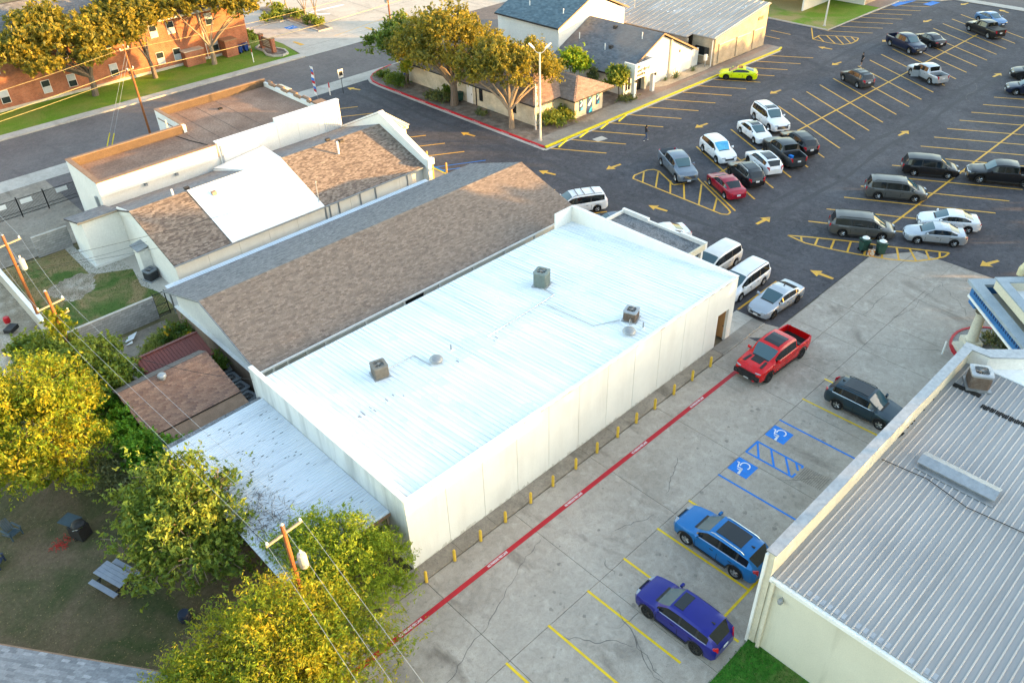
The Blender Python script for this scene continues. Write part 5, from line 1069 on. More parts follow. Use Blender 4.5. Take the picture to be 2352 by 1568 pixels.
def banner(xa, xb, za, zb, kind, name, label):
    o = thing(name, ((xa+xb)/2,34.68,za), label, 'banner', 'printed blue banners on the tan brick front'); y = 34.68
    MB().box(xa,y-.02,za,xb,y+.015,zb).build('panel', MT['banner_blue'], o); w_, h_ = xb-xa, zb-za
    MB().poly([(xa+w_*.38,y-.024,za+h_*.03),(xb-w_*.06,y-.024,za+h_*.03),(xb-w_*.06,y-.024,za+h_*.30),(xa+w_*.62,y-.024,za+h_*.22),(xa+w_*.45,y-.024,za+h_*.12)]).build('teal_sweep', MT['banner_teal'], o)
    MB().poly([(xa+w_*.15,y-.024,za+h_*.42),(xa+w_*.45,y-.024,za+h_*.36),(xb-w_*.1,y-.024,za+h_*.62),(xb-w_*.1,y-.024,za+h_*.74),(xa+w_*.4,y-.024,za+h_*.56)]).build('white_sweep', MT['banner_white'], o)
    MB().poly([(p[0],y-.026,p[1]) for p in arc_pts((xa+w_*.5,za+h_*.85), w_*.26, 0, 330, 12)]).build('round_emblem', MT['banner_teal'], o); MB().poly([(p[0],y-.028,p[1]) for p in arc_pts((xa+w_*.5,za+h_*.85), w_*.15, 0, 330, 12)]).build('emblem_centre', MT['banner_white'], o)
banner(50.3,50.95,.75,2.1,0,'window_banner','narrow blue window banner left of the printed shop door'); banner(51.55,52.5,.14,2.35,1,'door_banner','tall blue printed door on the tan brick front'); banner(53.05,53.65,.8,2.15,0,'window_banner','narrow blue window banner right of the printed shop door')
# ------------------------------------------------------------------ tall white gabled hall
WH = thing('white_hall', (65.6,52,.1), 'tall white hall with blue grey gable roof behind the studio', 'building')
MB().ext([(59.5,46.5,.1),(71.8,46.5,.1),(71.8,46.5,5.45),(65.65,46.5,8.1),(59.5,46.5,5.45)], (0,.25,0)).build('gable_wall', MT['white_wall'], WH)
for k in range(5): MB().box(59.5,46.751+2.1*k,.1,59.75,46.74+2.1*(k+1),5.45).build('wall_panel', MT['white_wall'], WH)
MB().box(71.55,46.751,.1,71.8,57.2,5.45).build('wall', MT['white_wall'], WH); MB().ext([(59.751,57.0,.1),(71.549,57.0,.1),(71.549,57.0,5.4),(65.65,57.0,8.0),(59.751,57.0,5.4)], (0,.2,0)).build('gable_wall', MT['white_wall'], WH)
HRf = MB().ext([(59.1,46.2,5.46),(65.65,46.2,8.28),(72.2,46.2,5.46),(72.2,46.2,5.56),(65.65,46.2,8.38),(59.1,46.2,5.56)], (0,11.2,0)).build('roof', MT['roof_deck'], WH); lh = math.hypot(6.55,2.82)
shingles(HRf, (59.1,57.4,5.56), (0,-1,0), (6.55,0,2.82), 11.2, lh, MT['sh_blue'], tw=.42, th=.22); shingles(HRf, (72.2,46.2,5.56), (0,1,0), (-6.55,0,2.82), 11.2, lh, MT['sh_blue'], tw=.42, th=.22)
MB().ext([(59.05,46.1,5.40),(65.65,46.1,8.26),(72.25,46.1,5.40),(72.25,46.1,5.58),(65.65,46.1,8.42),(59.05,46.1,5.58)], (0,.09,0)).build('rake_board', MT['tile_brown'], WH); MB().box(59.02,46.2,5.4,59.095,57.4,5.56).build('fascia', MT['plastic'], WH)
for y in (47.6,53.4): MB().tube([(61.5,y,6.4),(61.5,y,7.15)], .07, 8).build('vent_pipe', MT['white_trim'], WH)
MB().tube([(73.2,46.0,5.2),(73.2,46.0,7.6)], .03, 5).tube([(72.8,45.8,7.2),(73.6,46.2,7.2)], .02, 4).tube([(72.9,45.9,6.9),(73.5,46.1,6.9)], .02, 4).build('aerial', MT['galv'], WH)
# ------------------------------------------------------------------ studio
SB = thing('studio_building', (65.1,40.5,.1), 'white studio building with slate grey gable roof and entrance canopy', 'building')
MB().ext([(58.7,35.4,.1),(71.5,35.4,.1),(71.5,35.4,2.55),(65.1,35.4,5.55),(58.7,35.4,2.55)], (0,.2,0)).build('gable_wall', MT['white_wall'], SB); MB().box(58.7,35.601,.1,58.9,46.4,2.55).build('wall', MT['white_wall'], SB); MB().box(71.3,35.601,.1,71.5,46.4,2.55).build('wall', MT['white_wall'], SB)
SR = MB().ext([(58.1,35.0,2.36),(65.1,35.0,5.72),(72.1,35.0,2.36),(72.1,35.0,2.46),(65.1,35.0,5.82),(58.1,35.0,2.46)], (0,11.45,0)).build('roof', MT['roof_deck'], SB); l3 = math.hypot(7,3.36)
shingles(SR, (58.1,46.45,2.46), (0,-1,0), (7,0,3.36), 11.45, l3, MT['sh_slate'], tw=.42, th=.22); shingles(SR, (72.1,35.0,2.46), (0,1,0), (-7,0,3.36), 11.45, l3, MT['sh_slate'], tw=.42, th=.22)
MB().ext([(58.05,34.9,2.28),(65.1,34.9,5.68),(72.15,34.9,2.28),(72.15,34.9,2.48),(65.1,34.9,5.86),(58.05,34.9,2.48)], (0,.09,0)).build('rake_board', MT['tile_brown'], SB); MB().box(58.02,35.0,2.3,58.095,46.4,2.46).build('fascia', MT['plastic'], SB)
for x, y in ((60.9,40.3),(63.6,37.0),(61.5,44.9)): MB().tube([(x,y,2.5+(x-58.1)*.48),(x,y,3.25+(x-58.1)*.48)], .06, 8).build('vent_pipe', MT['white_trim'], SB)
for x, y in ((61.2,39.6),(64.0,41.4)): MB().box(x,y,2.5+(x-58.1)*.48,x+.4,y+.4,2.85+(x-58.1)*.48).build('roof_louvre', MT['roof_deck'], SB)
MB().box(66.95,35.18,.1,67.25,35.395,4.7).build('pilaster', MT['cream'], SB); MB().lathe([(.24,0),(.24,.03)], 14, (65.1,35.36,4.85), axis='Y').build('gable_vent', MT['tile_brown'], SB)
CA = MB().box(58.55,33.75,2.35,62.35,33.95,4.0).box(58.55,33.951,2.35,58.75,35.39,4.0).box(62.15,33.951,2.35,62.35,35.39,3.9).build('entrance_canopy', MT['white_wall'], SB)
MB().box(58.751,33.951,3.1,62.149,35.39,3.2).build('canopy_roof', MT['sh_slate'], SB)
for x in (58.55,61.95): MB().box(x,33.76,.12,x+.4,34.2,2.349).build('pillar', MT['white_wall'], SB)
for i, (tx, z, sz) in enumerate((('the',3.66,.52),('undefined',3.22,.56),('studios',2.76,.52))):
    text(tx, (58.9,33.742,z), sz, 'plastic', CA, (R(90),0,0), 'lettering', .004, 'LEFT', bold=.022)
d = MB().box(61.0,35.33,.12,61.75,35.395,2.2).build('door', MT['glass_dark'], SB); MB().box(60.94,35.31,.12,60.995,35.39,2.25).build('frame', MT['plastic'], d); MB().box(61.85,34.9,.12,62.2,35.39,2.34).build('recess_wall', MT['cream'], SB)
for x in (59.0,59.5): 
    w = MB().box(x,35.34,.6,x+.26,35.395,2.1).build('window', MT['glass_dark'], SB); MB().box(x-.04,35.3,.52,x+.3,35.39,.595).build('sill', MT['white_trim'], w)
for y in (36.8,39.6): w = MB().box(58.64,y,.7,58.695,y+.8,2.0).build('window', MT['glass_dark'], SB); MB().box(58.6,y-.05,.62,58.69,y+.85,.695).build('sill', MT['white_trim'], w)
for x, z in ((58.75,2.0),(62.2,2.0),(69.0,2.7),(64.2,2.4)): MB().box(x-.07,33.6 if x < 63 else 35.3,z,x+.07,33.74 if x < 63 else 35.39,z+.3).build('wall_lantern', MT['plastic'], SB)
MB().box(71.5,35.6,.1,73.3,35.8,2.2).build('link_wall', MT['white_wall'], SB)
# ------------------------------------------------------------------ beige brick warehouse
WR = thing('brick_warehouse', (80,42,.1), 'beige brick warehouse with tan ribbed metal roof at the end of the yellow kerb', 'building')
MB().ext([(74.1,33.8,.12),(85.5,33.8,.12),(85.5,33.8,5.25),(74.1,33.8,3.35)], (0,.25,0)).build('front_wall', MT['brick_yellow'] if 'brick_yellow' in MT else MT['brick_beige'], WR)
MB().ext([(74.1,34.051,.1),(74.1,37.2,.1),(74.1,37.2,3.3),(74.1,34.051,3.3)][::-1], (.25,0,0)).build('side_wall', MT['brick_beige'], WR); MB().box(73.0,37.201,.1,73.25,55,3.1).build('side_wall', MT['brick_beige'], WR); MB().box(85.25,34.051,.1,85.5,55,5.2).build('side_wall', MT['brick_beige'], WR)
for a, b in ((74.9,77.9),(78.8,81.6),(82.6,84.7)):
    pn = MB().box(a,33.70,.3,b,33.795,2.55).build('infill_panel', MT['brick_beige'], WR); MB().box(a-.08,33.62,2.56,b+.08,33.79,2.68).build('lintel', MT['cream'], pn)
zw = lambda x: 3.4+(x-74)*.167
RW = MB().ext([(72.8,37.2,zw(72.8)),(85.7,37.2,zw(85.7)),(85.7,55,zw(85.7)),(72.8,55,zw(72.8))], (0,0,.1)).build('roof', MT['roof_tanmetal'], WR); MB().ext([(73.9,33.65,zw(73.9)),(85.7,33.65,zw(85.7)),(85.7,37.199,zw(85.7)),(73.9,37.199,zw(73.9))], (0,0,.1)).build('roof', MT['roof_tanmetal'], WR)
for k in range(24):
    y = 33.9+.88*k; xa = 73.95 if y < 37 else 72.85
    MB().ext([(xa,y-.05,zw(xa)+.1),(xa,y+.05,zw(xa)+.1),(xa,y+.03,zw(xa)+.17),(xa,y-.03,zw(xa)+.17)][::-1], (85.65-xa,0,zw(85.65)-zw(xa))).build('roof_rib', MT['roof_tanmetal'], RW)
for _ in range(24):
    x, y = random.uniform(73.5,84), random.uniform(35.2,53); MB().box(x,y,zw(x)+.12,x+random.uniform(.6,2.6),y+.18,zw(x)+.16).build('sealed_seam', MT['white_coat'], RW)
MB().box(73.9,33.5,3.2,85.75,33.64,3.34).v
w = MB().box(73.95,34.6,1.2,74.09,36.6,2.2).build('window', MT['glass_dark'], WR); MB().box(73.9,34.5,1.1,74.08,36.7,1.195).build('sill', MT['cream'], w)
MB().tube([(73.75,33.95,.1),(73.75,33.95,3.3)], .06, 6).build('downspout', MT['white_trim'], WR); MB().box(83.3,33.72,3.7,84.4,33.795,4.1).build('wall_vent', MT['tile_brown'], WR)
o = thing('utility_box', (73.15,34.35,.15), 'white utility box on a post beside the beige warehouse', 'utility box'); MB().box(-.2,-.15,.8,.2,.15,1.5).build('cabinet', MT['white_trim'], o, local=True); MB().box(-.05,-.05,0,.05,.05,.8).build('post', MT['galv'], o, local=True)
# far building corner with bins
FBd = thing('far_building', (116,45,0), 'cream sided building at the far edge of the lot', 'building'); MB().box(103.5,38.5,.1,112.3,38.7,4).box(112.1,33.3,.1,112.3,38.499,4).build('wall', MT['white_wall'], FBd); MB().box(112.31,33.3,.1,118,33.5,4).build('wall', MT['brick_beige'], FBd); MB().box(103.3,33.2,4.001,118.2,60,4.2).build('roof', MT['sh_slate'], FBd)
# ------------------------------------------------------------------ brick church hall across the street
CH = thing('brick_hall', (15,92,0), 'two storey red brick hall behind the trees across the street', 'building')
MB().box(-40,86.0,.03,38.9,86.3,6.3).build('front_wall', MT['brick'], CH); MB().box(38.6,86.301,.03,38.9,102,6.3).build('side_wall', MT['brick'], CH); MB().box(-40,85.9,.03,38.95,85.995,.35).build('plinth', MT['conc_pale'], CH)
CR = MB().ext([(-41,85.2,6.31),(-41,94,9.6),(-41,103,6.31),(-41,103,6.45),(-41,94,9.75),(-41,85.2,6.45)], (80.5,0,0)).build('roof', MT['roof_deck'], CH); MB().box(-41,85.1,6.15,39.6,85.19,6.47).build('gutter', MT['white_trim'], CH)
shingles(CR, (-10,85.2,6.45), (1,0,0), (0,8.8,3.3), 49.4, 9.3, MT['sh_slate'], tw=.5, th=.26)
for x in (-3,2.5,7.3,12.0,15.0,20.2,26.3,28.6,33.9):
    for z in (.85,4.2):
        w = MB().box(x-.5,85.93,z,x+.5,86.02,z+1.5).build('window', MT['white_trim'], CH)
        for s_ in (0, 1): MB().box(x-.45,85.9,z+.05+.72*s_,x+.45,85.925,z+.74+.72*s_).build('pane', MT['glass'] if (int(x*7)+s_) % 2 else MT['blind'] if 'blind' in MT else MT['glass'], w)
MB().box(29.0,84.6,.03,31.6,85.89,1.9).build('brick_annex', MT['brick'], CH); MB().box(28.9,84.5,1.901,31.7,85.89,2.0).build('annex_cap', MT['conc_pale'], CH)
MB().box(34.6,84.3,.03,36.3,85.85,2.1).build('brick_annex', MT['brick'], CH); MB().box(34.5,84.2,2.101,36.4,85.88,2.25).build('annex_cap', MT['tile_brown'], CH)
MB().tube([(32.6,85.8,.05),(32.6,85.8,6)], .05, 6).build('downspout', MT['white_trim'], CH)
def wheelie(x, y, rz, label, m, group, z=0):
    o = thing('wheelie_bin', (x,y,z), label, 'bin', group, rz)
    MB().raw([(-.25,-.24,.12),(.25,-.24,.12),(.25,.24,.08),(-.25,.24,.08),(-.31,-.31,.98),(.31,-.31,.98),(.31,.35,.98),(-.31,.35,.98)], [(0,3,2,1),(4,5,6,7),(0,1,5,4),(1,2,6,5),(2,3,7,6),(3,0,4,7)]).build('body', m, o, local=True)
    MB().ext([(-.33,-.35,.99),(.33,-.35,.99),(.33,.38,1.05),(-.33,.38,1.05)], (0,0,.05)).build('lid', m, o, local=True); MB().tube([(-.26,.42,.98),(.26,.42,.98)], .025, 6).build('handle', MT['plastic'], o, local=True)
    for s_ in (-1,1): MB().lathe([(0,-.03),(.12,-.03),(.12,.03),(0,.03)], 12, (0,0,0), axis='Y').build('wheel', MT['tyre'], o, local=True); w_ = o.children[-1]; w_.location = (s_*.24,.26,.12); w_.rotation_euler = (0,0,R(90))
    return o
MT['bin_blue'] = mat('blue_bin_plastic', (.015,.05,.22), (.02,.06,.26), 3, .5); MT['bin_green'] = mat('green_bin_plastic', (.018,.06,.045), (.03,.085,.065), 3, .5)
for ob, args in ((1,(36.75,84.9,R(200),'left blue wheeled bin beside the brick hall corner',MT['bin_blue'],'blue bins by the brick hall',.04)),(2,(37.75,85.1,R(190),'right blue wheeled bin beside the brick hall corner',MT['bin_blue'],'blue bins by the brick hall',.04)),(3,(44.75,-1.0,R(60),'left green wheeled bin on the hatched island',MT['bin_green'],'green bins on the hatched island',.01)),(4,(45.15,-2.2,R(50),'right green wheeled bin on the hatched island',MT['bin_green'],'green bins on the hatched island',.01)),(5,(45.55,59.0,R(90),'blue wheeled bin against the tan brick wall under the tree',MT['bin_blue'],None,.1)),(6,(44.9,48.3,R(90),'dark green wheeled bin beside the big tree trunk',MT['bin_green'],None,.1))):
    wheelie(*args[:6], z=args[6])
for ob in [q for q in COL.objects if q.name.startswith('wheelie_bin')][2:4]:
    pass
o = thing('rubbish_bag', (44.55,-1.75,0), 'orange and white rubbish packet between the green bins', 'rubbish'); MB().obox((0,0,.25), (.35,.5,.5), R(20)).build('packet', mat('printed_packet', (.65,.22,.03), (.7,.62,.5), 6, .5, lo=.45, hi=.55), o, local=True); MB().obox((.1,.2,.6), (.3,.25,.28), R(40)).build('carton', MT['dark'], o, local=True)
for i, (x, y) in enumerate(((44.75,-1.0),(45.15,-2.2))):
    q = MB().lathe([(0,1.06),(.26,1.07),(.3,1.13),(.18,1.22),(0,1.24)], 9, (x,y,.05)).build('bin_liner', MT['white_trim'], None, smooth=60); tag(q, ('left' if i == 0 else 'right')+' pale rubbish liner bulging from a green bin', 'liner', 'liners in the green bins')
# sign in planter
SG = thing('monument_sign', (40.0,83,.05), 'brown brick monument sign in a pale stone edged bed', 'sign')
for y in (84.4,81.4): MB().box(39.75,y-.25,.05,40.25,y+.25,1.9).build('brick_post', MT['brick'], SG); MB().box(39.7,y-.3,1.901,40.3,y+.3,2.0).build('post_cap', MT['tile_brown'], SG)
MB().box(39.9,81.66,.4,40.1,84.14,1.7).build('sign_panel', MT['tile_brown'], SG)
for k in range(4): MB().box(39.86,82.0+.05*k,.7+.22*k,39.895,83.8-.05*k,.78+.22*k).build('letter_line', MT['cream'], SG)
pl = [(39.2,85.0),(40.3,85.8),(41.2,84.9),(41.0,83.2),(41.5,81.2),(41.0,79.5),(39.9,79.1),(38.9,79.9),(38.7,81.2),(39.3,83)]
q = MB().prism(pl, .02, .12).build('sign_bed', MT['mulch'], SG); 
for i in range(len(pl)):
    a, b = Vector(pl[i]), Vector(pl[(i+1) % len(pl)]); n_ = max(1, int((b-a).length/.45))
    for k in range(n_): c = a.lerp(b, (k+.5)/n_); MB().obox((c.x,c.y,.14), ((b-a).length/n_-.03,.22,.26), math.atan2((b-a).y,(b-a).x)).build('edging_stone', MT['conc_pale'], q)
# small poles and markers
for x, y, h, m, lb in ((38.2,85.4,.7,'white_trim','short white pipe marker beside the sign bed'),(36.0,79.9,1.3,'white_trim','white and orange marker post on the lawn edge')):
    o = thing('marker_post', (x,y,.04), lb, 'post'); MB().tube([(0,0,0),(0,0,h)], .06, 8).build('pipe', MT[m], o, local=True); MB().tube([(0,0,h),(0,0,h+.45)], .05, 8).build('top', MT['red_paint'] if h > 1 else MT['white_trim'], o, local=True)
o = thing('feather_flag', (33.6,60.6,0), 'red white and blue feather flag beside the flat roofed building', 'flag'); MB().tube([(0,0,0),(0,0,3.6),(.05,.15,4.2)], .025, 6).build('pole', MT['galv'], o, local=True)
b = MB()
for k in range(10):
    z = .8+.33*k; b.poly([(0,.02,z),(.06*math.sin(k),.62+.05*math.sin(1.3*k),z+.05),(.06*math.sin(k+1),.62+.05*math.sin(1.3*k+1.3),z+.37),(0,.02,z+.33)], k % 3)
b.build('banner', [MT['white_trim'], MT['red_paint'], MT['blue_paint']], o, local=True)
o = thing('street_sign', (37.3,60.9,0), 'white rectangular street sign on a dark post by the driveway', 'sign'); MB().tube([(0,0,0),(0,0,2.5)], .035, 6).build('post', MT['plastic'], o, local=True); MB().box(-.35,-.05,1.9,.35,-.02,2.9).build('plate', MT['white_trim'], o, local=True); MB().box(-.25,-.055,2.15,.25,-.051,2.65).build('symbol', MT['plastic'], o, local=True)
o = thing('marker_post', (35.9,61.6,0), 'red and white marker post by the driveway', 'post'); MB().tube([(0,0,0),(0,0,.9)], .07, 8).build('pipe', MT['white_trim'], o, local=True); MB().tube([(0,0,.9),(0,0,1.5)], .07, 8).build('top', MT['red_paint'], o, local=True)
# wheel stops on the yellow kerb row
for i, (a, b) in enumerate((((43.1,30.9),(45.05,31.55)),((46.4,31.0),(48.2,31.45)),((49.55,30.9),(51.3,31.35)),((52.55,30.9),(54.45,31.45)))):
    a, b = Vector(a), Vector(b); c = (a+b)/2; rz = math.atan2((b-a).y,(b-a).x); o = thing('wheel_stop', (c.x,c.y,.004), 'yellow parking wheel stop below the yellow kerb, %s from the corner' % ORD[i], 'wheel stop', 'yellow wheel stops', rz)
    L_ = (b-a).length; MB().ext([(-L_/2,-.09,0),(-L_/2,.09,0),(-L_/2,.05,.12),(-L_/2,-.05,.12)][::-1], (L_,0,0)).build('bar', MT['kerb_yellow'], o, local=True)
for x, y, lb in ((31.4,34.7,'gold bollard beside the blue accessible bay lines'),(31.85,38.2,'gold bollard at the foot of the gable parapet')):
    o = thing('bollard', (x,y,0), lb, 'bollard'); MB().lathe([(.09,0),(.09,1.0),(.06,1.07),(0,1.08)], 10).build('pipe', MT['brass'], o, smooth=40, local=True); MB().lathe([(.16,0),(.1,.03)], 10).build('footing', MT['conc_dirty'], o, local=True)
MB().ext([(31.2,34.9,.02),(31.5,34.9,.02),(31.5,36.5,.02),(31.2,36.5,.02)], (0,0,.12)).v
o = thing('wheel_stop', (31.35,35.7,.004), 'blue parking wheel stop at the accessible bay', 'wheel stop', None, R(90)); MB().ext([(-.85,-.09,0),(-.85,.09,0),(-.85,.05,.12),(-.85,-.05,.12)][::-1], (1.7,0,0)).build('bar', MT['blue_paint'], o, local=True)
sheet('entry_step', [(28.2,33.5),(31.1,34.6),(31.1,39.8),(29.1,41)], .05, MT['walk']); kerb([(31.15,34.4),(31.2,40)], .15, .08, 'kerb_yellow', 'yellow_kerb')
# church court: planting strip, markings
CSTRIP = sheet('planting_strip', [(49.9,85.6),(51.9,85.6),(52.4,96.6),(52.4,104),(50.2,104),(50.0,94.4)], .12, MT['mulch']); kerb([(50.0,94.4),(49.85,85.45),(51.95,85.45),(52.45,96.6)], .2, .16, 'conc_pale', 'pale_kerb'); kerb([(43.0,90.2),(42.9,95),(47.4,94.8),(50.0,94.4)], .2, .12, 'conc_pale', 'pale_kerb')
stripe((60.5,83.8), (50.1,81.9), .12, 'yellow', CHURCHLOT, 'lane_line'); 
for (x, y), a in (((44.6,84.0),92),((55.6,82.0),92)):
    d_ = Vector((math.cos(R(a)), math.sin(R(a)))); MB().poly([(x-.35,y-2.4,.008),(x+.35,y-2.4,.008),(x+.2,y,.008),(x-.2,y,.008)]).build('painted_arrow', MT['yellow'], CHURCHLOT)
hp = MB().poly([(47.4,89.7,.008),(49.0,89.7,.008),(49.0,91.3,.008),(47.4,91.3,.008)]).build('accessible_mark', MT['blue_paint'], CHURCHLOT); wheelchair(48.2,90.5,1.2,R(90),hp,.012)
for p0, p1 in (((54,95.8),(60.9,95.4)),((54,94.6),(56.4,92.5))): stripe(p0, p1, .7, 'white_paint', CHURCHLOT, 'painted_glare')  # glare on the court painted as flat white patches
for x0_, y0_, x1_, y1_ in ((43,88,50,87.6),(52,88.2,90,90),(43,80.5,90,81.5),(62,77,63,110),(75,77,76.5,110)): stripe((x0_,y0_),(x1_,y1_),.05,'crack',CHURCHLOT,'joint',.005)
# ------------------------------------------------------------------ trees and shrubs
def leaves(name, cen, size, m, parent, elong=.45, droop=0.0):
    n = len(cen); a = RNG.normal(size=(n,3)); a[:,2] -= droop; a /= np.linalg.norm(a, axis=1)[:,None]
    b = RNG.normal(size=(n,3)); b -= (b*a).sum(1)[:,None]*a; b /= np.linalg.norm(b, axis=1)[:,None]
    s = (size*np.clip(RNG.lognormal(-.05,.33,n),.4,1.9))[:,None]; v = np.stack([cen+a*s, cen+b*s*elong, cen-a*s, cen-b*s*elong], 1).reshape(-1,3)
    me = bpy.data.meshes.new(name); me.vertices.add(4*n); me.vertices.foreach_set('co', v.ravel()); me.loops.add(4*n); me.loops.foreach_set('vertex_index', np.arange(4*n))
    me.polygons.add(n); me.polygons.foreach_set('loop_start', np.arange(n)*4); me.update(calc_edges=True); me.materials.append(m)
    o = bpy.data.objects.new(name, me); COL.objects.link(o); child(o, parent); return o
def cloud(blobs, n, clump=.34, shell=.55, per=70, flat=.0):
    """leaf positions: clumps seated on the shells of the crown's lobes"""
    w = np.array([b[3]**2 for b in blobs]); w = w/w.sum(); out = []
    ncl = max(6, n//per); idx = RNG.choice(len(blobs), ncl, p=w)
    for i in idx:
        x, y, z, r, rz = blobs[i]; d = RNG.normal(size=3); d /= np.linalg.norm(d)
        if d[2] < -.35: d[2] *= -.6
        t = shell+(1-shell)*RNG.random()**.6; c = np.array([x+d[0]*r*t, y+d[1]*r*t, z+d[2]*rz*t]); k = int(per*RNG.uniform(.5,1.5)); sg = clump*r**.45*RNG.uniform(.6,1.25)
        ns = max(2, k//11); ax = RNG.normal(size=(ns,3))+d*1.1+np.array([0,0,.35]); ax /= np.linalg.norm(ax, axis=1)[:,None]   # leafy sprigs fan out of the clump
        o0 = RNG.normal(size=(ns,3))*sg*np.array([.85,.85,.5]); si = RNG.integers(0, ns, k); u = RNG.random(k)[:,None]
        out.append(c+o0[si]+ax[si]*(u-.35)*sg*1.9+RNG.normal(size=(k,3))*sg*.13)
    return np.concatenate(out)
def tree(name, base, blobs, n, leaf, m, label, trunk=.22, bark='bark', forks=3, group=None, elong=.45, droop=0.0, per=70, clump=.34, twigs=0, cat='tree', shell=.55, bz=0.0):
    o = thing(name, (base[0],base[1],bz), label, cat, group); b = MB(); bx_, by_ = base
    cz = sum(q[2] for q in blobs)/len(blobs); fork = Vector((bx_+random.uniform(-.2,.2), by_+random.uniform(-.2,.2), max(.7, min(cz*.38, 2.4))))
    if trunk > 0:
        b.tube([(bx_,by_,bz-.1),((bx_+fork.x)/2+.05,(by_+fork.y)/2-.04,fork.z*.5),fork], [trunk*1.25,trunk,trunk*.9], 9)
        for q in blobs:
            e = Vector(q[:3]); mid = fork.lerp(e, .5)+Vector((random.uniform(-.3,.3),random.uniform(-.3,.3),.25)); L_ = (e-fork).length
            b.tube([fork-Vector((0,0,.15)),fork.lerp(mid,.5)+Vector((0,0,.1)),mid,e], [trunk*.62,trunk*.5,trunk*.36,trunk*.12], 6)
            for _ in range(4):
                d = Vector((random.gauss(0,1),random.gauss(0,1),random.uniform(-.2,1))).normalized(); s_ = mid.lerp(e, random.random()); t_ = s_+Vector((d.x*q[3],d.y*q[3],d.z*q[4]))*random.uniform(.5,.95)
                b.tube([s_,s_.lerp(t_,.5)+Vector((0,0,.12)),t_], [trunk*.22,trunk*.13,.012], 5)
        for _ in range(twigs):
            q = random.choice(blobs); d = Vector((random.gauss(0,1),random.gauss(0,1),random.uniform(-.3,1))).normalized(); s_ = Vector(q[:3])+Vector((d.x*q[3],d.y*q[3],d.z*q[4]))*.35; t_ = Vector(q[:3])+Vector((d.x*q[3],d.y*q[3],d.z*q[4]))*random.uniform(.9,1.2)
            b.tube([s_,s_.lerp(t_,.5)+Vector((random.uniform(-.2,.2),random.uniform(-.2,.2),.1)),t_], [.03,.02,.008], 4)
        b.build('trunk', MT[bark], o)
    pts = cloud(blobs, n, clump, shell, per)
    if n > 9000: pts = np.concatenate([pts, cloud([(x, y, z-.1*rz, r*.8, rz*.8) for x, y, z, r, rz in blobs], n//4, clump*1.1, .2, per)])
    leaves('crown', pts, leaf, MT[m], o, elong, droop); return o
MT['leaf_grass'] = leaf_mat('pale_tall_grass', [(0.128,0.179,0.038),(0.230,0.282,0.064),(0.346,0.371,0.115)], .3)
MT['leaf_oakgold'] = leaf_mat('bronze_oak_leaves', [(.035,.060,.020),(.10,.115,.026),(.26,.205,.026),(.42,.29,.03)], .36)
MT['bark'] = mat('grey_brown_bark', (.13,.10,.075), (.19,.15,.115), 2, .9, fine=.25, stretch=(4,4,.6)); MT['bark_pale'] = mat('pale_bark', (.25,.185,.125), (.33,.25,.175), 2, .9, fine=.2, stretch=(4,4,.6)); MT['twig'] = mat('dry_twigs', (.34,.25,.15), (.42,.32,.20), 3, .9)
MT['leaf_gold'] = leaf_mat('yellow_green_leaves', [(.030,.10,.012),(.11,.21,.015),(.29,.30,.018),(.54,.37,.02)], .42); MT['leaf_bright'] = leaf_mat('bright_green_leaves', [(0.064,0.141,0.015),(0.154,0.269,0.023),(0.269,0.371,0.028),(0.384,0.422,0.038)], .42)
MT['leaf_dark'] = leaf_mat('deep_green_leaves', [(0.028,0.074,0.018),(0.058,0.134,0.026),(0.109,0.198,0.032),(0.192,0.269,0.045)], .32); MT['leaf_oak'] = leaf_mat('olive_oak_leaves', [(0.041,0.067,0.033),(0.079,0.115,0.049),(0.128,0.160,0.058),(0.218,0.211,0.051)], .28)
MT['leaf_lime'] = leaf_mat('lime_green_leaves', [(0.077,0.166,0.013),(0.154,0.307,0.019),(0.243,0.410,0.026)], .4); MT['leaf_mid'] = leaf_mat('mid_green_leaves', [(0.045,0.096,0.020),(0.096,0.173,0.028),(0.173,0.250,0.038),(0.307,0.333,0.051)], .35); MT['leaf_grey'] = leaf_mat('grey_green_leaves', [(0.064,0.090,0.045),(0.115,0.147,0.070),(0.166,0.192,0.096),(0.230,0.243,0.128)], .25); MT['leaf_ivy'] = leaf_mat('ivy_green_leaves', [(0.032,0.128,0.013),(0.077,0.243,0.018),(0.154,0.346,0.023)], .34); MT['petal'] = mat('yellow_petals', (.75,.50,.02), (.65,.40,.02), 4, .6)
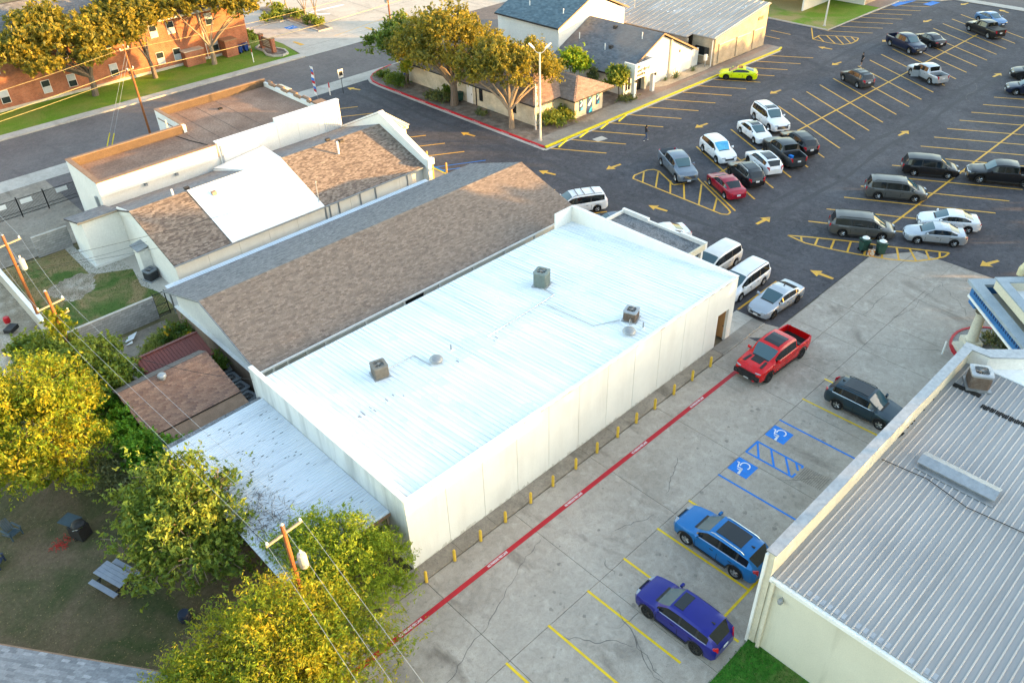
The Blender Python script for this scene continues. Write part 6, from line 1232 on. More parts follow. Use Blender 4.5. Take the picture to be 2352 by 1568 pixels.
# near trees
tree('golden_tree', (-8.6,-1.6), [(-8.5,-2.2,3.9,2.9,2.0),(-6.3,-3.2,3.7,2.2,1.7),(-10.8,-1.0,3.3,2.2,1.7),(-7.3,-.9,4.4,2.0,1.5),(-9.6,-3.8,3.6,2.3,1.7),(-5.2,-4.4,2.8,1.6,1.4),(-12.0,-.2,2.6,1.5,1.3),(-7.6,-4.6,3.3,2.2,1.6),(-11.0,-3.4,3.0,2.0,1.6),(-5.3,-1.9,3.6,1.6,1.4),(-9.4,.3,3.4,1.6,1.3),(-12.6,-1.6,2.6,1.8,1.5),(-9.0,-5.4,3.2,2.0,1.5),(-11.9,.9,2.2,1.3,1.1)], 72000, .078, 'leaf_gold', 'large golden green tree at the bottom edge beside the red line', .26, per=120, clump=.34, elong=.30, twigs=60)
tree('feathery_tree', (-2.9,1.3), [(-3.0,.6,3.3,1.7,1.5),(-1.7,-.5,2.6,1.3,1.2),(-4.1,1.9,3.1,1.4,1.3),(-2.4,1.7,3.7,1.2,1.0),(-3.6,-1.1,2.9,1.3,1.2),(-1.3,.7,2.4,.9,.9),(-4.9,.5,3.0,1.2,1.1),(-2.1,-1.7,2.0,1.0,.9),(-4.6,3.2,3.0,1.2,1.1),(-3.2,2.9,3.4,1.1,1.0)], 31000, .075, 'leaf_bright', 'feathery bright green tree at the near corner of the white building', .15, per=80, clump=.25, elong=.28, droop=.5)
tree('branchy_tree', (-7.8,8.2), [(-7.6,7.9,3.6,1.9,1.6),(-6.2,6.8,3.0,1.5,1.3),(-9.3,9.1,2.9,1.6,1.4),(-6.4,9.6,3.7,1.5,1.5),(-8.0,6.1,2.6,1.5,1.2),(-9.6,7.2,2.2,1.4,1.1),(-7.2,10.4,4.1,1.3,1.5),(-5.6,8.2,3.6,1.2,1.4),(-8.6,10.6,3.2,1.3,1.3),(-7.0,5.2,2.4,1.1,1.0)], 21000, .105, 'leaf_mid', 'branchy green tree over the picnic table beside the low white roof', .2, 'bark_pale', per=75, clump=.36, twigs=170)
tree('golden_tree', (-10.8,20.2), [(-10.6,19.4,4.6,2.5,2.0),(-8.6,20.0,4.2,1.7,1.6),(-11.9,21.6,4.6,2.2,1.9),(-9.0,22.4,4.4,1.9,1.7),(-12.2,17.6,3.4,2.0,1.7),(-10.4,16.6,2.8,1.7,1.5),(-8.9,17.9,3.2,1.5,1.4),(-13.4,19.8,4.0,2.0,1.8),(-7.7,21.2,3.6,1.2,1.2)], 34000, .095, 'leaf_gold', 'golden green tree at the left edge below the alley poles', .26, per=105, clump=.36, twigs=80)
tree('leafy_tree', (-6.4,25.2), [(-6.3,24.6,3.4,1.6,1.4),(-5.2,23.2,2.6,1.4,1.2),(-7.4,27.0,3.0,1.6,1.4),(-5.0,25.8,2.6,1.3,1.1),(-6.4,22.2,2.2,1.2,1.0),(-7.8,29.0,2.6,1.6,1.2)], 20000, .12, 'leaf_mid', 'deep green tree around the foot of the vine wrapped pole', .16, per=70, clump=.28)
vb = [(-6.2+.1*math.sin(k),26.8+.1*math.cos(k),.6+.42*k,.45+.3*math.sin(k*1.7)**2,.4) for k in range(13)]
tree('pole_vine', (-6.2,26.55), vb, 8000, .09, 'leaf_gold', 'yellow green vine climbing the wooden pole on the left', 0, cat='vine', per=60, clump=.2)
hb = [(-6.4+.3*math.sin(k*2.1),15.2+.62*k,1.5+.4*math.sin(k*1.3),1.15,1.05) for k in range(12)]+[(-5.5+.5*k,14.9-.25*k,1.5,.9,.8) for k in range(3)]
tree('ivy_hedge', (-6.3,18.5), hb, 24000, .10, 'leaf_ivy', 'bright ivy hedge along the fence beside the brown shed', .06, cat='hedge', per=75, clump=.24, shell=.75)
tree('grey_shrub', (-8.2,16.4), [(-8.2,16.4,1.2,1.1,1.0),(-7.5,14.9,1.0,.9,.8),(-8.9,17.6,1.1,.9,.8),(-7.2,13.6,.9,.8,.7)], 6500, .10, 'leaf_grey', 'grey green shrub between the ivy hedge and the yard', .06, cat='shrub')
tree('dark_shrub', (-7.0,11.8), [(-6.8,12.0,1.0,1.1,.9),(-6.9,13.0,.9,.9,.8),(-6.7,10.5,1.0,.9,.8)], 5500, .10, 'leaf_dark', 'dark shrub at the back edge of the low white roof', .05, cat='shrub')
tree('leafy_bush', (-4.4,20.9), [(-4.7,21.3,.9,.8,.7),(-4.3,22.6,1.0,.9,.8)], 4200, .09, 'leaf_dark', 'dark bush beside the doorway of the red shed', .05, cat='bush')
tree('weed_clump', (.3,22.3), [(.4,22.0,1.0,.7,.9),(.7,21.2,.9,.5,.7),(.2,23.0,.8,.5,.6)], 4200, .09, 'leaf_dark', 'leafy weeds growing against the brick base of the brown building', .04, cat='weeds')
wb2 = tree('flowering_shrub', (.1,27.0), [(.2,27.2,.7,.9,.7),(.6,26.4,.6,.7,.6)], 3600, .09, 'leaf_dark', 'dark shrub with yellow flowers below the iron gate', .04, cat='shrub')
leaves('flower', cloud([(.1,27.4,1.3,.25,.2),(-.3,26.9,1.25,.16,.12),(.9,26.0,1.1,.18,.12)], 160, .2), .08, MT['petal'], wb2)
tree('tall_grass', (-1.1,26.6), [(-1.2,26.8,.4,.9,.5),(-.5,27.8,.4,.8,.5),(-1.8,26.0,.4,.8,.45)], 6500, .19, 'leaf_grass', 'tall pale grass clump beside the red shed', 0, cat='grass', elong=.10, per=90, clump=.3)
for i in range(5): 
    x = 1.5+1.05*i; tree('wall_creeper', (x,16.0), [(x,15.8,1.3,.35,.9),(x+.3,15.9,2.1,.25,.4)], 700, .10, 'leaf_ivy', 'green creeper in the gap behind the white roof, %s from the near end' % ORD[i], .02, cat='creeper', group='creepers in the roof gap')
# trees on the red-kerbed island
tree('oak_tree', (43.6,47.8), [(44.2,49.6,7.8,3.1,2.3),(46.3,47.8,7.2,2.5,1.9),(42.2,51.6,6.6,2.6,2.1),(44.8,52.8,7.4,2.6,2.1),(47.0,50.6,8.2,2.3,1.8),(41.6,48.6,5.6,2.3,1.9),(43.2,45.6,5.6,2.0,1.6),(48.6,48.2,6.2,2.0,1.6),(42.6,54.6,5.6,2.2,1.8)], 24000, .155, 'leaf_oakgold', 'largest olive oak on the red kerbed island', .42, 'bark', per=80, clump=.34, bz=.1, shell=.42)
tree('oak_tree', (43.3,37.95), [(44.6,39.6,6.6,2.5,1.6),(46.6,38.2,6.2,2.2,1.5),(42.6,41.2,5.6,2.0,1.5),(48.0,40.0,6.4,2.0,1.4),(45.4,42.6,6.8,2.2,1.5),(43.6,37.4,5.2,1.5,1.1),(47.6,36.8,5.0,1.4,1.2),(42.0,43.0,5.0,1.6,1.4),(49.2,38.2,5.2,1.2,1.1)], 17000, .15, 'leaf_oakgold', 'fork trunked oak beside the lamp post on the kerbed island', .28, 'bark_pale', per=75, clump=.34, droop=.3, bz=.1, shell=.42)
tree('oak_tree', (44.4,57.6), [(44.2,57.6,5.4,2.4,1.9),(42.8,59.4,4.8,1.9,1.6),(45.6,59.4,5.8,2.1,1.7),(43.0,55.6,4.6,1.6,1.3)], 13000, .16, 'leaf_dark', 'dark green oak nearest the street on the kerbed island', .2, per=75, clump=.3, bz=.1)
tree('young_tree', (43.5,56.4), [(43.5,56.4,2.2,.7,.8),(43.7,56.0,2.9,.5,.6)], 1300, .13, 'leaf_gold', 'thin young tree beside the dark green oak', .06, bz=.1)
tree('lime_tree', (56.4,41.2), [(56.4,41.2,3.6,1.4,1.2),(56.9,40.4,3.0,1.0,.9),(55.9,42.0,3.2,1.0,.9)], 7000, .14, 'leaf_lime', 'round lime green tree between the tan building and the studio', .12, bz=.1)
tree('upright_tree', (57.5,35.2), [(57.5,35.3,2.4,.9,1.2),(57.2,35.7,3.2,.7,.8),(57.7,35.0,2.9,.7,.9),(57.0,35.5,2.0,.7,.9)], 7500, .12, 'leaf_mid', 'upright bright tree beside the studio entrance canopy', .08, forks=5, bz=.1)
tree('thin_shrub', (57.3,38.9), [(57.3,38.9,1.6,.7,.9),(57.6,39.4,2.2,.5,.5)], 1300, .12, 'leaf_oak', 'thin dark shrub against the studio side wall', .05, cat='shrub', bz=.1)
for i, (x, y, r_, h_, m_, lb) in enumerate(((43.2,58.2,1.15,1.0,'leaf_dark','large round bush at the street end of the island'),(44.1,62.1,.6,.5,'leaf_dark','small round bush nearest the street corner'),(43.4,51.6,.6,.5,'leaf_oak','small bush left of the big oak trunk'),(43.3,49.7,.85,.7,'leaf_oak','wide bush beside the big oak trunk'),(45.1,50.6,.7,.8,'leaf_dark','dark bush behind the big oak trunk'),(43.7,43.3,.4,.35,'leaf_oak','tiny shrub between the two island oaks'),(46.7,35.3,1.15,1.0,'leaf_mid','large bush at the tan brick corner'),(48.7,35.5,.95,.85,'leaf_mid','smaller bush beside the tan brick bay'))):
    tree('round_bush', (x,y), [(x,y,h_*.75,r_,h_*.75),(x+r_*.35,y-r_*.3,h_*.6,r_*.7,h_*.6)], int(2600*r_), .11, m_, lb, .03, cat='bush', bz=.1, shell=.7)
tree('ground_shrub', (57.6,34.1), [(57.6,34.1,.35,.7,.3),(58.4,34.0,.3,.5,.25)], 1300, .09, 'leaf_oak', 'low shrub bed at the studio pillar', .02, cat='shrub', bz=.1)
def agave(x, y, r, label, z=.15):
    o = thing('agave', (x,y,z), label, 'plant'); b = MB()
    for k in range(22):
        a = 2.4*k; e = R(15+60*(k/22)); L_ = r*(.8+.3*random.random()); d = Vector((math.cos(a)*math.cos(e), math.sin(a)*math.cos(e), math.sin(e))); s_ = Vector((-math.sin(a), math.cos(a), 0))*.06*r
        p0, p1, p2 = d*.05, d*L_*.5, d*L_; b.raw([p0-s_,p0+s_,p1+s_*1.3,p1-s_*1.3,p2], [(0,1,2,3),(3,2,4)])
    b.build('rosette', MT['leaf_agave'], o, local=True); return o
MT['leaf_agave'] = leaf_mat('blue_green_agave', [(0.077,0.128,0.077),(0.128,0.192,0.115),(0.192,0.243,0.141)], .15)
agave(67.4,34.5,1.1,'large spiky agave in the pale gravel bed by the studio'); agave(70.9,34.5,.8,'small spiky agave near the beige warehouse corner'); agave(65.9,34.9,.6,'small dark agave near the studio pilaster'); agave(63.3,35.2,.6,'small agave beside the studio canopy')
tree('planter_shrub', (39.2,-13.4), [(39.2,-13.0,.4,.5,.35),(38.7,-14.1,.4,.5,.35),(39.9,-14.4,.4,.5,.35)], 1700, .09, 'leaf_grey', 'grey green plants in the red kerbed portico planter', .02, cat='plant', bz=.12)
# trees in front of the brick hall
tree('live_oak', (16.3,83.2), [(15.6,84.2,7.2,3.4,2.2),(12.4,84.4,6.8,3.0,2.0),(18.4,83.2,6.2,2.6,1.8),(9.6,85.4,6.4,2.8,2.0),(14.0,87.8,8.2,3.0,2.0),(19.6,85.8,7.4,2.4,1.7),(11.4,81.6,5.2,2.2,1.4),(6.8,86.6,6.4,2.8,2.0),(16.6,80.8,5.2,2.0,1.3)], 26000, .22, 'leaf_oakgold', 'leftmost live oak in front of the brick hall', .34, 'bark', per=80, clump=.32, bz=.04)
tree('live_oak', (24.2,83.8), [(24.0,84.6,7.0,2.6,1.9),(22.2,83.2,6.0,2.0,1.6),(26.0,85.0,7.2,2.3,1.7),(23.6,87.6,8.2,2.6,1.8)], 14000, .2, 'leaf_oakgold', 'middle live oak in front of the brick hall', .26, 'bark', per=80, clump=.32, bz=.04)
tree('live_oak', (32.05,83.2), [(31.6,84.4,8.0,3.0,1.7),(34.8,83.0,7.6,2.8,1.6),(28.6,84.6,7.8,2.6,1.6),(37.6,82.4,6.8,2.2,1.3),(33.2,87.2,9.2,3.0,1.8),(36.2,80.6,6.6,1.9,1.1),(39.2,83.6,7.2,1.9,1.2)], 20000, .2, 'leaf_oakgold', 'rightmost live oak in front of the brick hall', .30, 'bark_pale', per=75, clump=.3, droop=.35, bz=.04)
for i, (x, y) in enumerate(((51.6,101.6),(52.0,97.6),(50.9,90.7),(51.7,89.0))):
    tree('crape_myrtle', (x,y), [(x-.7,y+.5,4.4,1.1,1.0),(x+.7,y-.3,4.7,1.1,1.0),(x,y+.2,5.4,1.1,.9),(x+.3,y+.9,4.2,.9,.9)], 2600, .17, 'leaf_oakgold', 'multi stemmed crape myrtle in the court strip, %s from the far end' % ORD[i], .11, 'bark_pale', group='crape myrtles', bz=.1)
for i, (x, y) in enumerate(((51.8,100.1),(50.2,97.2),(51.6,95.1),(51.7,93.5),(51.2,90.1),(51.2,88.0),(47.0,96.0),(48.8,95.6))):
    tree('round_bush', (x,y), [(x,y,.55,.85,.55)], 1100, .14, 'leaf_mid', 'clipped round bush in the court strip, %s from the far end' % ORD[i], .03, cat='bush', group='clipped court bushes', bz=.1, shell=.75)
tree('corner_bush', (39.8,88.2), [(39.8,88.2,.9,1.1,.9)], 1600, .15, 'leaf_mid', 'green bush at the corner of the brick hall', .04, cat='bush', bz=.04)
# unseen trees added beyond the right edge to shade the lots and low roofs
for i, (x, y, h) in enumerate(((27,-38,9.3),(34.5,-36.8,9.3),(42,-35.5,9.3),(50,-33.5,14.2),(57,-30,14.6),(64,-28,14.2),(71,-26,11.6),(78,-24,10.4),(86,-21,9.0),(94,-19,8.8),(102,-16,9.0),(110,-14,8.6),(118,-11,8.8),(126,-8.5,8.6),(134,-6,8.8),(142,-3.5,9.0),(150,-1,9.0))):
    tree('added_shade_tree', (x,y), [(x,y,h-2.4,3.4,2.3),(x-2.6,y-.8,h*.55,3.0,h*.36),(x+2.6,y+.8,h*.55,3.0,h*.36),(x,y,h*.32,3.6,h*.3),(x-3.6,y-1.2,h*.26,2.4,h*.26),(x+3.6,y+1.2,h*.26,2.4,h*.26)], 10000 if x < 70 else 5200, .46, 'leaf_oak', 'added dense shade tree beyond the right edge of the lot, %s from the near end' % ORD[i], .3, group='added shade trees beyond the right edge', per=40, clump=.5)
# ------------------------------------------------------------------ vehicles
CT = {
 'sedan': dict(L=4.75,W=1.84,wb=2.80,rw=.325,top=[(-2.375,.78),(-2.34,.98),(-2.2,1.06),(-1.72,1.10),(-.95,1.39),(-.35,1.455),(.25,1.415),(1.10,1.02),(1.55,.95),(2.0,.85),(2.28,.74),(2.375,.60)],belt=[(-2.4,.98),(-1.5,.99),(0,.95),(1.1,.93),(2.4,.72)],cowl=1.10,rf=.25,rr=-.95,deck=-1.72,win=(-1.50,.92),pil=(-.30,),fl=.26),
 'coupe': dict(L=4.5,W=1.8,wb=2.70,rw=.32,top=[(-2.25,.8),(-2.2,1.0),(-2.05,1.06),(-1.75,1.09),(-.85,1.33),(-.3,1.38),(.15,1.35),(1.0,.98),(1.5,.91),(1.95,.82),(2.18,.70),(2.25,.58)],belt=[(-2.3,1.0),(-1.2,.98),(0,.93),(1.0,.90),(2.3,.68)],cowl=1.0,rf=.15,rr=-.85,deck=-1.75,win=(-1.25,.80),pil=(-.55,),fl=.24),
 'suv': dict(L=4.65,W=1.88,wb=2.72,rw=.355,top=[(-2.325,.85),(-2.30,1.05),(-2.18,1.14),(-1.78,1.58),(-1.15,1.67),(-.2,1.69),(.35,1.63),(1.08,1.10),(1.55,1.04),(2.05,.93),(2.25,.80),(2.325,.62)],belt=[(-2.4,1.15),(-1.2,1.13),(0,1.09),(1.1,1.04),(2.4,.80)],cowl=1.08,rf=.35,rr=-1.78,deck=-2.18,win=(-1.85,.90),pil=(-.35,-1.28),fl=.28),
 'bigsuv': dict(L=5.5,W=2.03,wb=3.25,rw=.40,top=[(-2.75,.9),(-2.73,1.12),(-2.66,1.20),(-2.42,1.80),(-1.8,1.90),(-.2,1.92),(.45,1.86),(1.10,1.26),(1.6,1.22),(2.4,1.14),(2.66,1.08),(2.735,.98),(2.75,.86)],belt=[(-2.8,1.16),(-1.2,1.15),(0,1.13),(1.2,1.13),(2.8,1.0)],cowl=1.10,rf=.45,rr=-2.42,deck=-2.66,win=(-2.35,.95),pil=(-.25,-1.30),fl=.32),
 'van': dict(L=5.12,W=1.98,wb=3.03,rw=.335,top=[(-2.56,.8),(-2.54,1.06),(-2.47,1.14),(-2.22,1.66),(-1.6,1.75),(0,1.76),(.70,1.68),(1.66,1.06),(2.02,.98),(2.38,.84),(2.52,.70),(2.56,.56)],belt=[(-2.6,1.08),(-1.2,1.04),(0,1.0),(1.5,.99),(2.6,.72)],cowl=1.66,rf=.70,rr=-2.22,deck=-2.47,win=(-2.2,1.38),pil=(.28,-.95),fl=.24),
 'pickup': dict(L=5.85,W=2.03,wb=3.70,rw=.40,top=[(-2.925,.85),(-2.90,1.22),(-2.82,1.26),(-1.20,1.26),(-1.15,1.34),(-1.02,1.84),(-.4,1.93),(.45,1.90),(.85,1.80),(1.52,1.27),(1.9,1.22),(2.6,1.16),(2.84,1.10),(2.91,1.02),(2.925,.92)],belt=[(-3,1.25),(-1,1.25),(0,1.20),(1.4,1.19),(2.95,1.0)],cowl=1.52,rf=.85,rr=-1.02,deck=-1.15,win=(-.95,1.28),pil=(.10,),fl=.36,bed=(-2.82,-1.24)),
}
def car_parts(key):
    c = CT[key]; L, W, wb, rw = c['L'], c['W'], c['wb'], c['rw']; ra = rw+.075; xw = (wb/2, -wb/2); tp = np.array(c['top']); bl = np.array(c['belt'])
    if key == 'pickup': xw = (wb/2+.07, -wb/2+.07)
    st = set(np.round(np.linspace(-L/2, L/2, 21), 3))
    keys = [c['cowl'], c['cowl']+.13, c['rf'], c['rr'], c['deck'], c['win'][0], c['win'][1], -L/2, L/2]+[p+s for p in c['pil'] for s in (-.05, .05)]
    for w in xw: keys += list(w+ra*np.cos(np.linspace(0, np.pi, 9)))
    if 'bed' in c: keys += [c['bed'][0], c['bed'][0]+.012, c['bed'][1], c['bed'][1]-.012]
    st = [s for s in st if min(abs(s-k) for k in keys) > .05]; X = sorted(set(np.round(list(st)+keys, 4))); X = [x for i, x in enumerate(X) if i == 0 or x-X[i-1] > .006]
    rings = []
    for x in X:
        top = float(np.interp(x, tp[:,0], tp[:,1])); bz = min(top-.05, float(np.interp(x, bl[:,0], bl[:,1]))); g = min(1, max(0, (top-bz-.08)/.3))
        e = min(x+L/2, L/2-x); w = W/2*float(np.interp(e, [0,.06,.2,.5,1.0], ([.82,.88,.94,.98,1.0] if key in ('pickup','bigsuv') else [.64,.78,.89,.965,1.0]) if x > 0 else [.78,.87,.945,.985,1.0])); zb = c['fl']+(.10 if e < .12 else 0)
        for q in xw:
            if abs(x-q) < ra: zb = max(zb, rw+math.sqrt(max(0, ra*ra-(x-q)**2)))
        zb = min(zb, bz-.08); h = bz-zb
        r = [(.94*w,zb),(.99*w,zb+.35*h),(w,zb+.68*h),(.965*w,bz-.01),(.925*w,bz+.03),((.79+.02*(1-g))*w,bz+(.5+.30*g)*(top-bz)),((.69-.12*(1-g))*w,bz+(.86+.085*g)*(top-bz)),(.36*w,bz+(.97+.025*g)*(top-bz)),(0,top)]
        if 'bed' in c and c['bed'][0] < x < c['bed'][1]: fz = .78; r = r[:4]+[(.955*w,bz+.01),(.86*w,bz+.01),(.85*w,fz),(.4*w,fz),(0,fz)]
        rings.append([(x, y, z) for y, z in r]+[(x, -y, z) for y, z in r[-2::-1]])
    P = {'body': MB(), 'windshield': MB(), 'rear_window': MB(), 'cowl_panel': MB(), 'pillar': MB()}; segs = []
    n = len(rings[0])
    for i in range(len(X)-1):
        xm = (X[i]+X[i+1])/2
        for j in range(n-1):
            jj = j if j < 8 else 15-j; k = 'body'
            if jj >= 6 and c['rf'] < xm < c['cowl']: k = 'windshield'
            elif jj >= 6 and c['deck'] < xm < c['rr']: k = 'rear_window'
            elif jj >= 6 and c['cowl'] < xm < c['cowl']+.13: k = 'cowl_panel'
            elif jj == 4 and c['win'][0] < xm < c['win'][1] and not all(abs(xm-p) > .05 for p in c['pil']): k = 'pillar'
            elif jj == 4 and c['win'][0] < xm < c['win'][1] and all(abs(xm-p) > .05 for p in c['pil']):
                sec = sum(xm < p for p in c['pil']); k = ('side', sec, j < 8); P.setdefault(k, MB())
            q = [rings[i][j], rings[i+1][j], rings[i+1][j+1], rings[i][j+1]]
            P[k].poly(q[::-1] if True else q)
    P['body'].poly(rings[0]); P['body'].poly(rings[-1][::-1])
    # weld body vertices
    b = P['body']; mp = {}; nv = []
    def weld(b):
        mp, nv, nf = {}, [], []
        for f in b.f:
            q = []
            for i in f:
                k = tuple(round(t, 4) for t in b.v[i])
                if k not in mp: mp[k] = len(nv); nv.append(k)
                if mp[k] not in q: q.append(mp[k])
            if len(q) > 2: nf.append(tuple(q))
        b.v, b.f, b.m = nv, nf, [0]*len(nf)
    for q in P.values(): weld(q)
    ms = {}
    gl = MT['glass_dark']
    for k, b in P.items():
        nm = k if isinstance(k, str) else 'side_window'
        ms[k] = b.mesh(nm, {'body': PAINT0, 'windshield': MT['windshield'], 'rear_window': MT['glass_dark'], 'cowl_panel': MT['plastic'], 'pillar': MT['plastic']}.get(k, gl), smooth=32)
    w = W/2; bz0 = float(np.interp(-L/2+.05, bl[:,0], bl[:,1])); hz = float(np.interp(L/2-.2, tp[:,0], tp[:,1])); tz = float(np.interp(-L/2+.06, tp[:,0], tp[:,1]))
    tall = key in ('van','bigsuv','pickup','suv')
    ms['underbody'] = MB().box(-L/2+.25,-w*.62,.18,L/2-.25,w*.62,.62).mesh('underbody', MT['dark'])
    ms['hl'] = MB().raw([(-.20,-.18,-.07),(-.015,-.18,-.07),(-.12,.16,-.05),(-.34,.13,-.03),(-.20,-.18,.03),(-.03,-.18,.02),(-.14,.16,.03),(-.34,.13,.05)], [(0,3,2,1),(4,5,6,7),(0,1,5,4),(1,2,6,5),(2,3,7,6),(3,0,4,7)]).mesh('headlight', MT['clear_lamp'])
    th = .20 if tall else .08
    ms['tl'] = MB().raw([(-.02,-.16,-th),(.14,.07,-th),(.24,.06,-th),(.06,-.16,-th),(-.0,-.16,th*.6),(.14,.07,th*.8),(.24,.06,th*.8),(.06,-.16,th*.6)], [(0,3,2,1),(4,5,6,7),(0,1,5,4),(1,2,6,5),(2,3,7,6),(3,0,4,7)]).mesh('taillight', MT['red_lamp'])
    ms['grille'] = MB().box(-.05,-w*.46,-.11,.012,w*.46,.05).mesh('grille', MT['plastic']); ms['bf'] = MB().box(-.14,-w*.60,-.08,.012,w*.60,.05).mesh('bumper', MT['plastic']); ms['plate'] = MB().box(-.01,-.17,-.08,.01,.17,.08).mesh('number_plate', MT['plate'])
    ms['mirror'] = MB().raw([(-.07,0,-.08),(.06,0,-.06),(.06,.20,-.05),(-.08,.22,-.08),(-.07,0,.06),(.05,0,.06),(.04,.20,.08),(-.08,.22,.09)], [(0,3,2,1),(4,5,6,7),(0,1,5,4),(1,2,6,5),(2,3,7,6),(3,0,4,7)]).mesh('mirror', PAINT0)
    ms['handle'] = MB().box(-.10,-.012,-.015,.10,.015,.015).mesh('door_handle', MT['plastic'])
    sm = MB()
    for p in list(c['pil'])[:2]+[c['win'][1]-.05]:
        for s in (1, -1):
            bzp = float(np.interp(p, bl[:,0], bl[:,1])); sm.poly([(p-.012,s*(w*1.003),.42),(p+.012,s*(w*1.003),.42),(p+.012,s*(w*1.003),.72*bzp+.06),(p-.012,s*(w*1.003),.72*bzp+.06)][::s])
    ms['seam'] = sm.mesh('door_seam', MT['dark'])
    ms['sill'] = MB().box(-wb/2+ra+.04,w*.90,c['fl']-.03,wb/2-ra-.04,w*1.0,c['fl']+.09).box(-wb/2+ra+.04,-w*1.0,c['fl']-.03,wb/2-ra-.04,-w*.90,c['fl']+.09).mesh('sill_trim', MT['plastic'])
    ar = MB()
    for q in xw:
        for s in (1, -1):
            v = []; fs = []
            for k in range(11):
                a = math.pi*k/10
                for r_ in (ra-.012, ra+.055): v.append((q+r_*math.cos(a), s*(w*.995), rw+r_*math.sin(a)))
            for k in range(10): f = (2*k,2*k+1,2*k+3,2*k+2); fs.append(f if s > 0 else f[::-1])
            ar.raw(v, fs)
    ms['arch'] = ar.mesh('arch_trim', MT['plastic'])
    tw_ = .12
    ms['tyre'] = MB().lathe([(rw*.62,-tw_),(rw*.93,-tw_),(rw,-tw_*.6),(rw,tw_*.6),(rw*.93,tw_),(rw*.62,tw_),(rw*.62,-tw_)], 22, axis='Y').mesh('wheel', MT['tyre'], smooth=40)
    rim = MB().lathe([(0,.04),(rw*.2,.05),(rw*.2,.085),(0,.09)], 14, axis='Y').lathe([(rw*.56,.02),(rw*.66,.105),(rw*.60,.11),(rw*.54,.03)], 22, axis='Y').lathe([(0,.0),(rw*.62,.0)], 18, axis='Y', mi=1)
    for k in range(5):
        a = 2*math.pi*k/5
        for s in (-.12, .12):
            p = Vector((math.cos(a+s)*rw*.15, .075, math.sin(a+s)*rw*.15)); q = Vector((math.cos(a+s*.9)*rw*.6, .09, math.sin(a+s*.9)*rw*.6)); rim.tube([p, q], [.028,.022], 5)
    ms['rim'] = rim.mesh('rim', [MT['rim'], MT['dark']], smooth=30)
    c.update(xw=xw, bz0=bz0, hz=hz, tz=tz, w=w, ms=ms, ra=ra); return c
PAINT0 = paint('base_paint', (.4,.4,.4))
def car(name, key, x, y, hd, pt, label, sc=(1,1,1), rim=None, rails=False, sun=None, group='cars parked in the lots', cat='car', extra=None, chrome=True, arch=False, fl=None, lamp=True, z=0.004, trim=False, ws=None):
    c = CT[key] if 'ms' in CT[key] else car_parts(key); ms = c['ms']; L, w = c['L'], c['w']
    o = thing(name, (x,y,z), label, cat, group, R(hd)); o.scale = sc
    def add(nm, me, loc=None, rot=None, scl=None, m=None, par=None):
        q = bpy.data.objects.new(nm, me); COL.objects.link(q); q.parent = par or o
        if loc: q.location = loc
        if rot: q.rotation_euler = rot
        if scl: q.scale = scl
        if m is not None: q.material_slots[0].link = 'OBJECT'; q.material_slots[0].material = m
        return q
    add('body', ms['body'], m=pt); add('underbody', ms['underbody']); add('windshield', ms['windshield'], m=ws); add('cowl_panel', ms['cowl_panel']); add('pillar', ms['pillar']); add('rear_window', ms['rear_window'])
    for k in ms:
        if not isinstance(k, str): add('side_window', ms[k])
    for s in (1, -1):
        add('headlight', ms['hl'], (L/2+.015, s*w*(.68 if key in ('pickup','bigsuv') else .60), c['hz']-(.16 if key in ('pickup','bigsuv') else .10)), None, (1, s, 1)); add('taillight', ms['tl'], (-L/2-.012, s*w*.80, c['bz0']-.16), None, (1, s, 1)); add('mirror', ms['mirror'], (c['win'][1]-.10, s*w*.95, float(np.interp(c['win'][1],[p[0] for p in c['belt']],[p[1] for p in c['belt']]))+.10), None, (1, s, 1), pt)
        for p in (c['win'][1]-.95, c['win'][1]-1.95): 
            if p > c['win'][0]: add('door_handle', ms['handle'], (p, s*w*1.0, .80*float(np.interp(p,[q[0] for q in c['belt']],[q[1] for q in c['belt']]))))
        for k, xw in enumerate(c['xw']):
            t = add('wheel', ms['tyre'], (xw, s*(w-.13), c['rw']), (0, 0, 0 if s > 0 else math.pi)); add('rim', ms['rim'], None, None, None, rim, t)
    add('grille', ms['grille'], (L/2+.002, 0, c['hz']-(.30 if key in ('pickup','bigsuv') else .22)), None, (1,1.3,2.0) if key in ('pickup','bigsuv') else None, MT['chrome'] if key in ('pickup','bigsuv') and chrome else None); add('bumper', ms['bf'], (L/2-.02, 0, .42)); add('bumper', ms['bf'], (-L/2+.06, 0, .46), (0, 0, math.pi), None, MT['chrome'] if key == 'pickup' and chrome else None)
    add('number_plate', ms['plate'], (-L/2-.02, 0, c['bz0']-.32)); add('number_plate', ms['plate'], (L/2+.02, 0, .45)); add('door_seam', ms['seam']); add('sill_trim', ms['sill'])
    if arch: add('arch_trim', ms['arch'])
    tp = np.array(c['top']); zt = lambda q: float(np.interp(q, tp[:,0], tp[:,1]))
    if sun:
        a, b = sun; n = 5; mb = MB(); xs_ = np.linspace(a, b, n)
        for i in range(n-1): mb.ext([(xs_[i],-w*.52,zt(xs_[i])-.008),(xs_[i+1],-w*.52,zt(xs_[i+1])-.008),(xs_[i+1],w*.52,zt(xs_[i+1])-.008),(xs_[i],w*.52,zt(xs_[i])-.008)], (0,0,.018))
        q = mb.build('sunroof', MT['glass_dark'], o, local=True)
    if rails:
        for s in (1, -1): MB().tube([(c['rr']+.25,s*w*.70,zt(c['rr']+.25)-.02),(c['rr']+.4,s*w*.70,zt(c['rr']+.4)+.03),(c['rf']-.3,s*w*.70,zt(c['rf']-.3)+.035),(c['rf']-.1,s*w*.70,zt(c['rf']-.1)-.02)], .02, 6).build('roof_rail', MT['chrome'] if rails == 'chrome' else MT['plastic'], o, local=True)
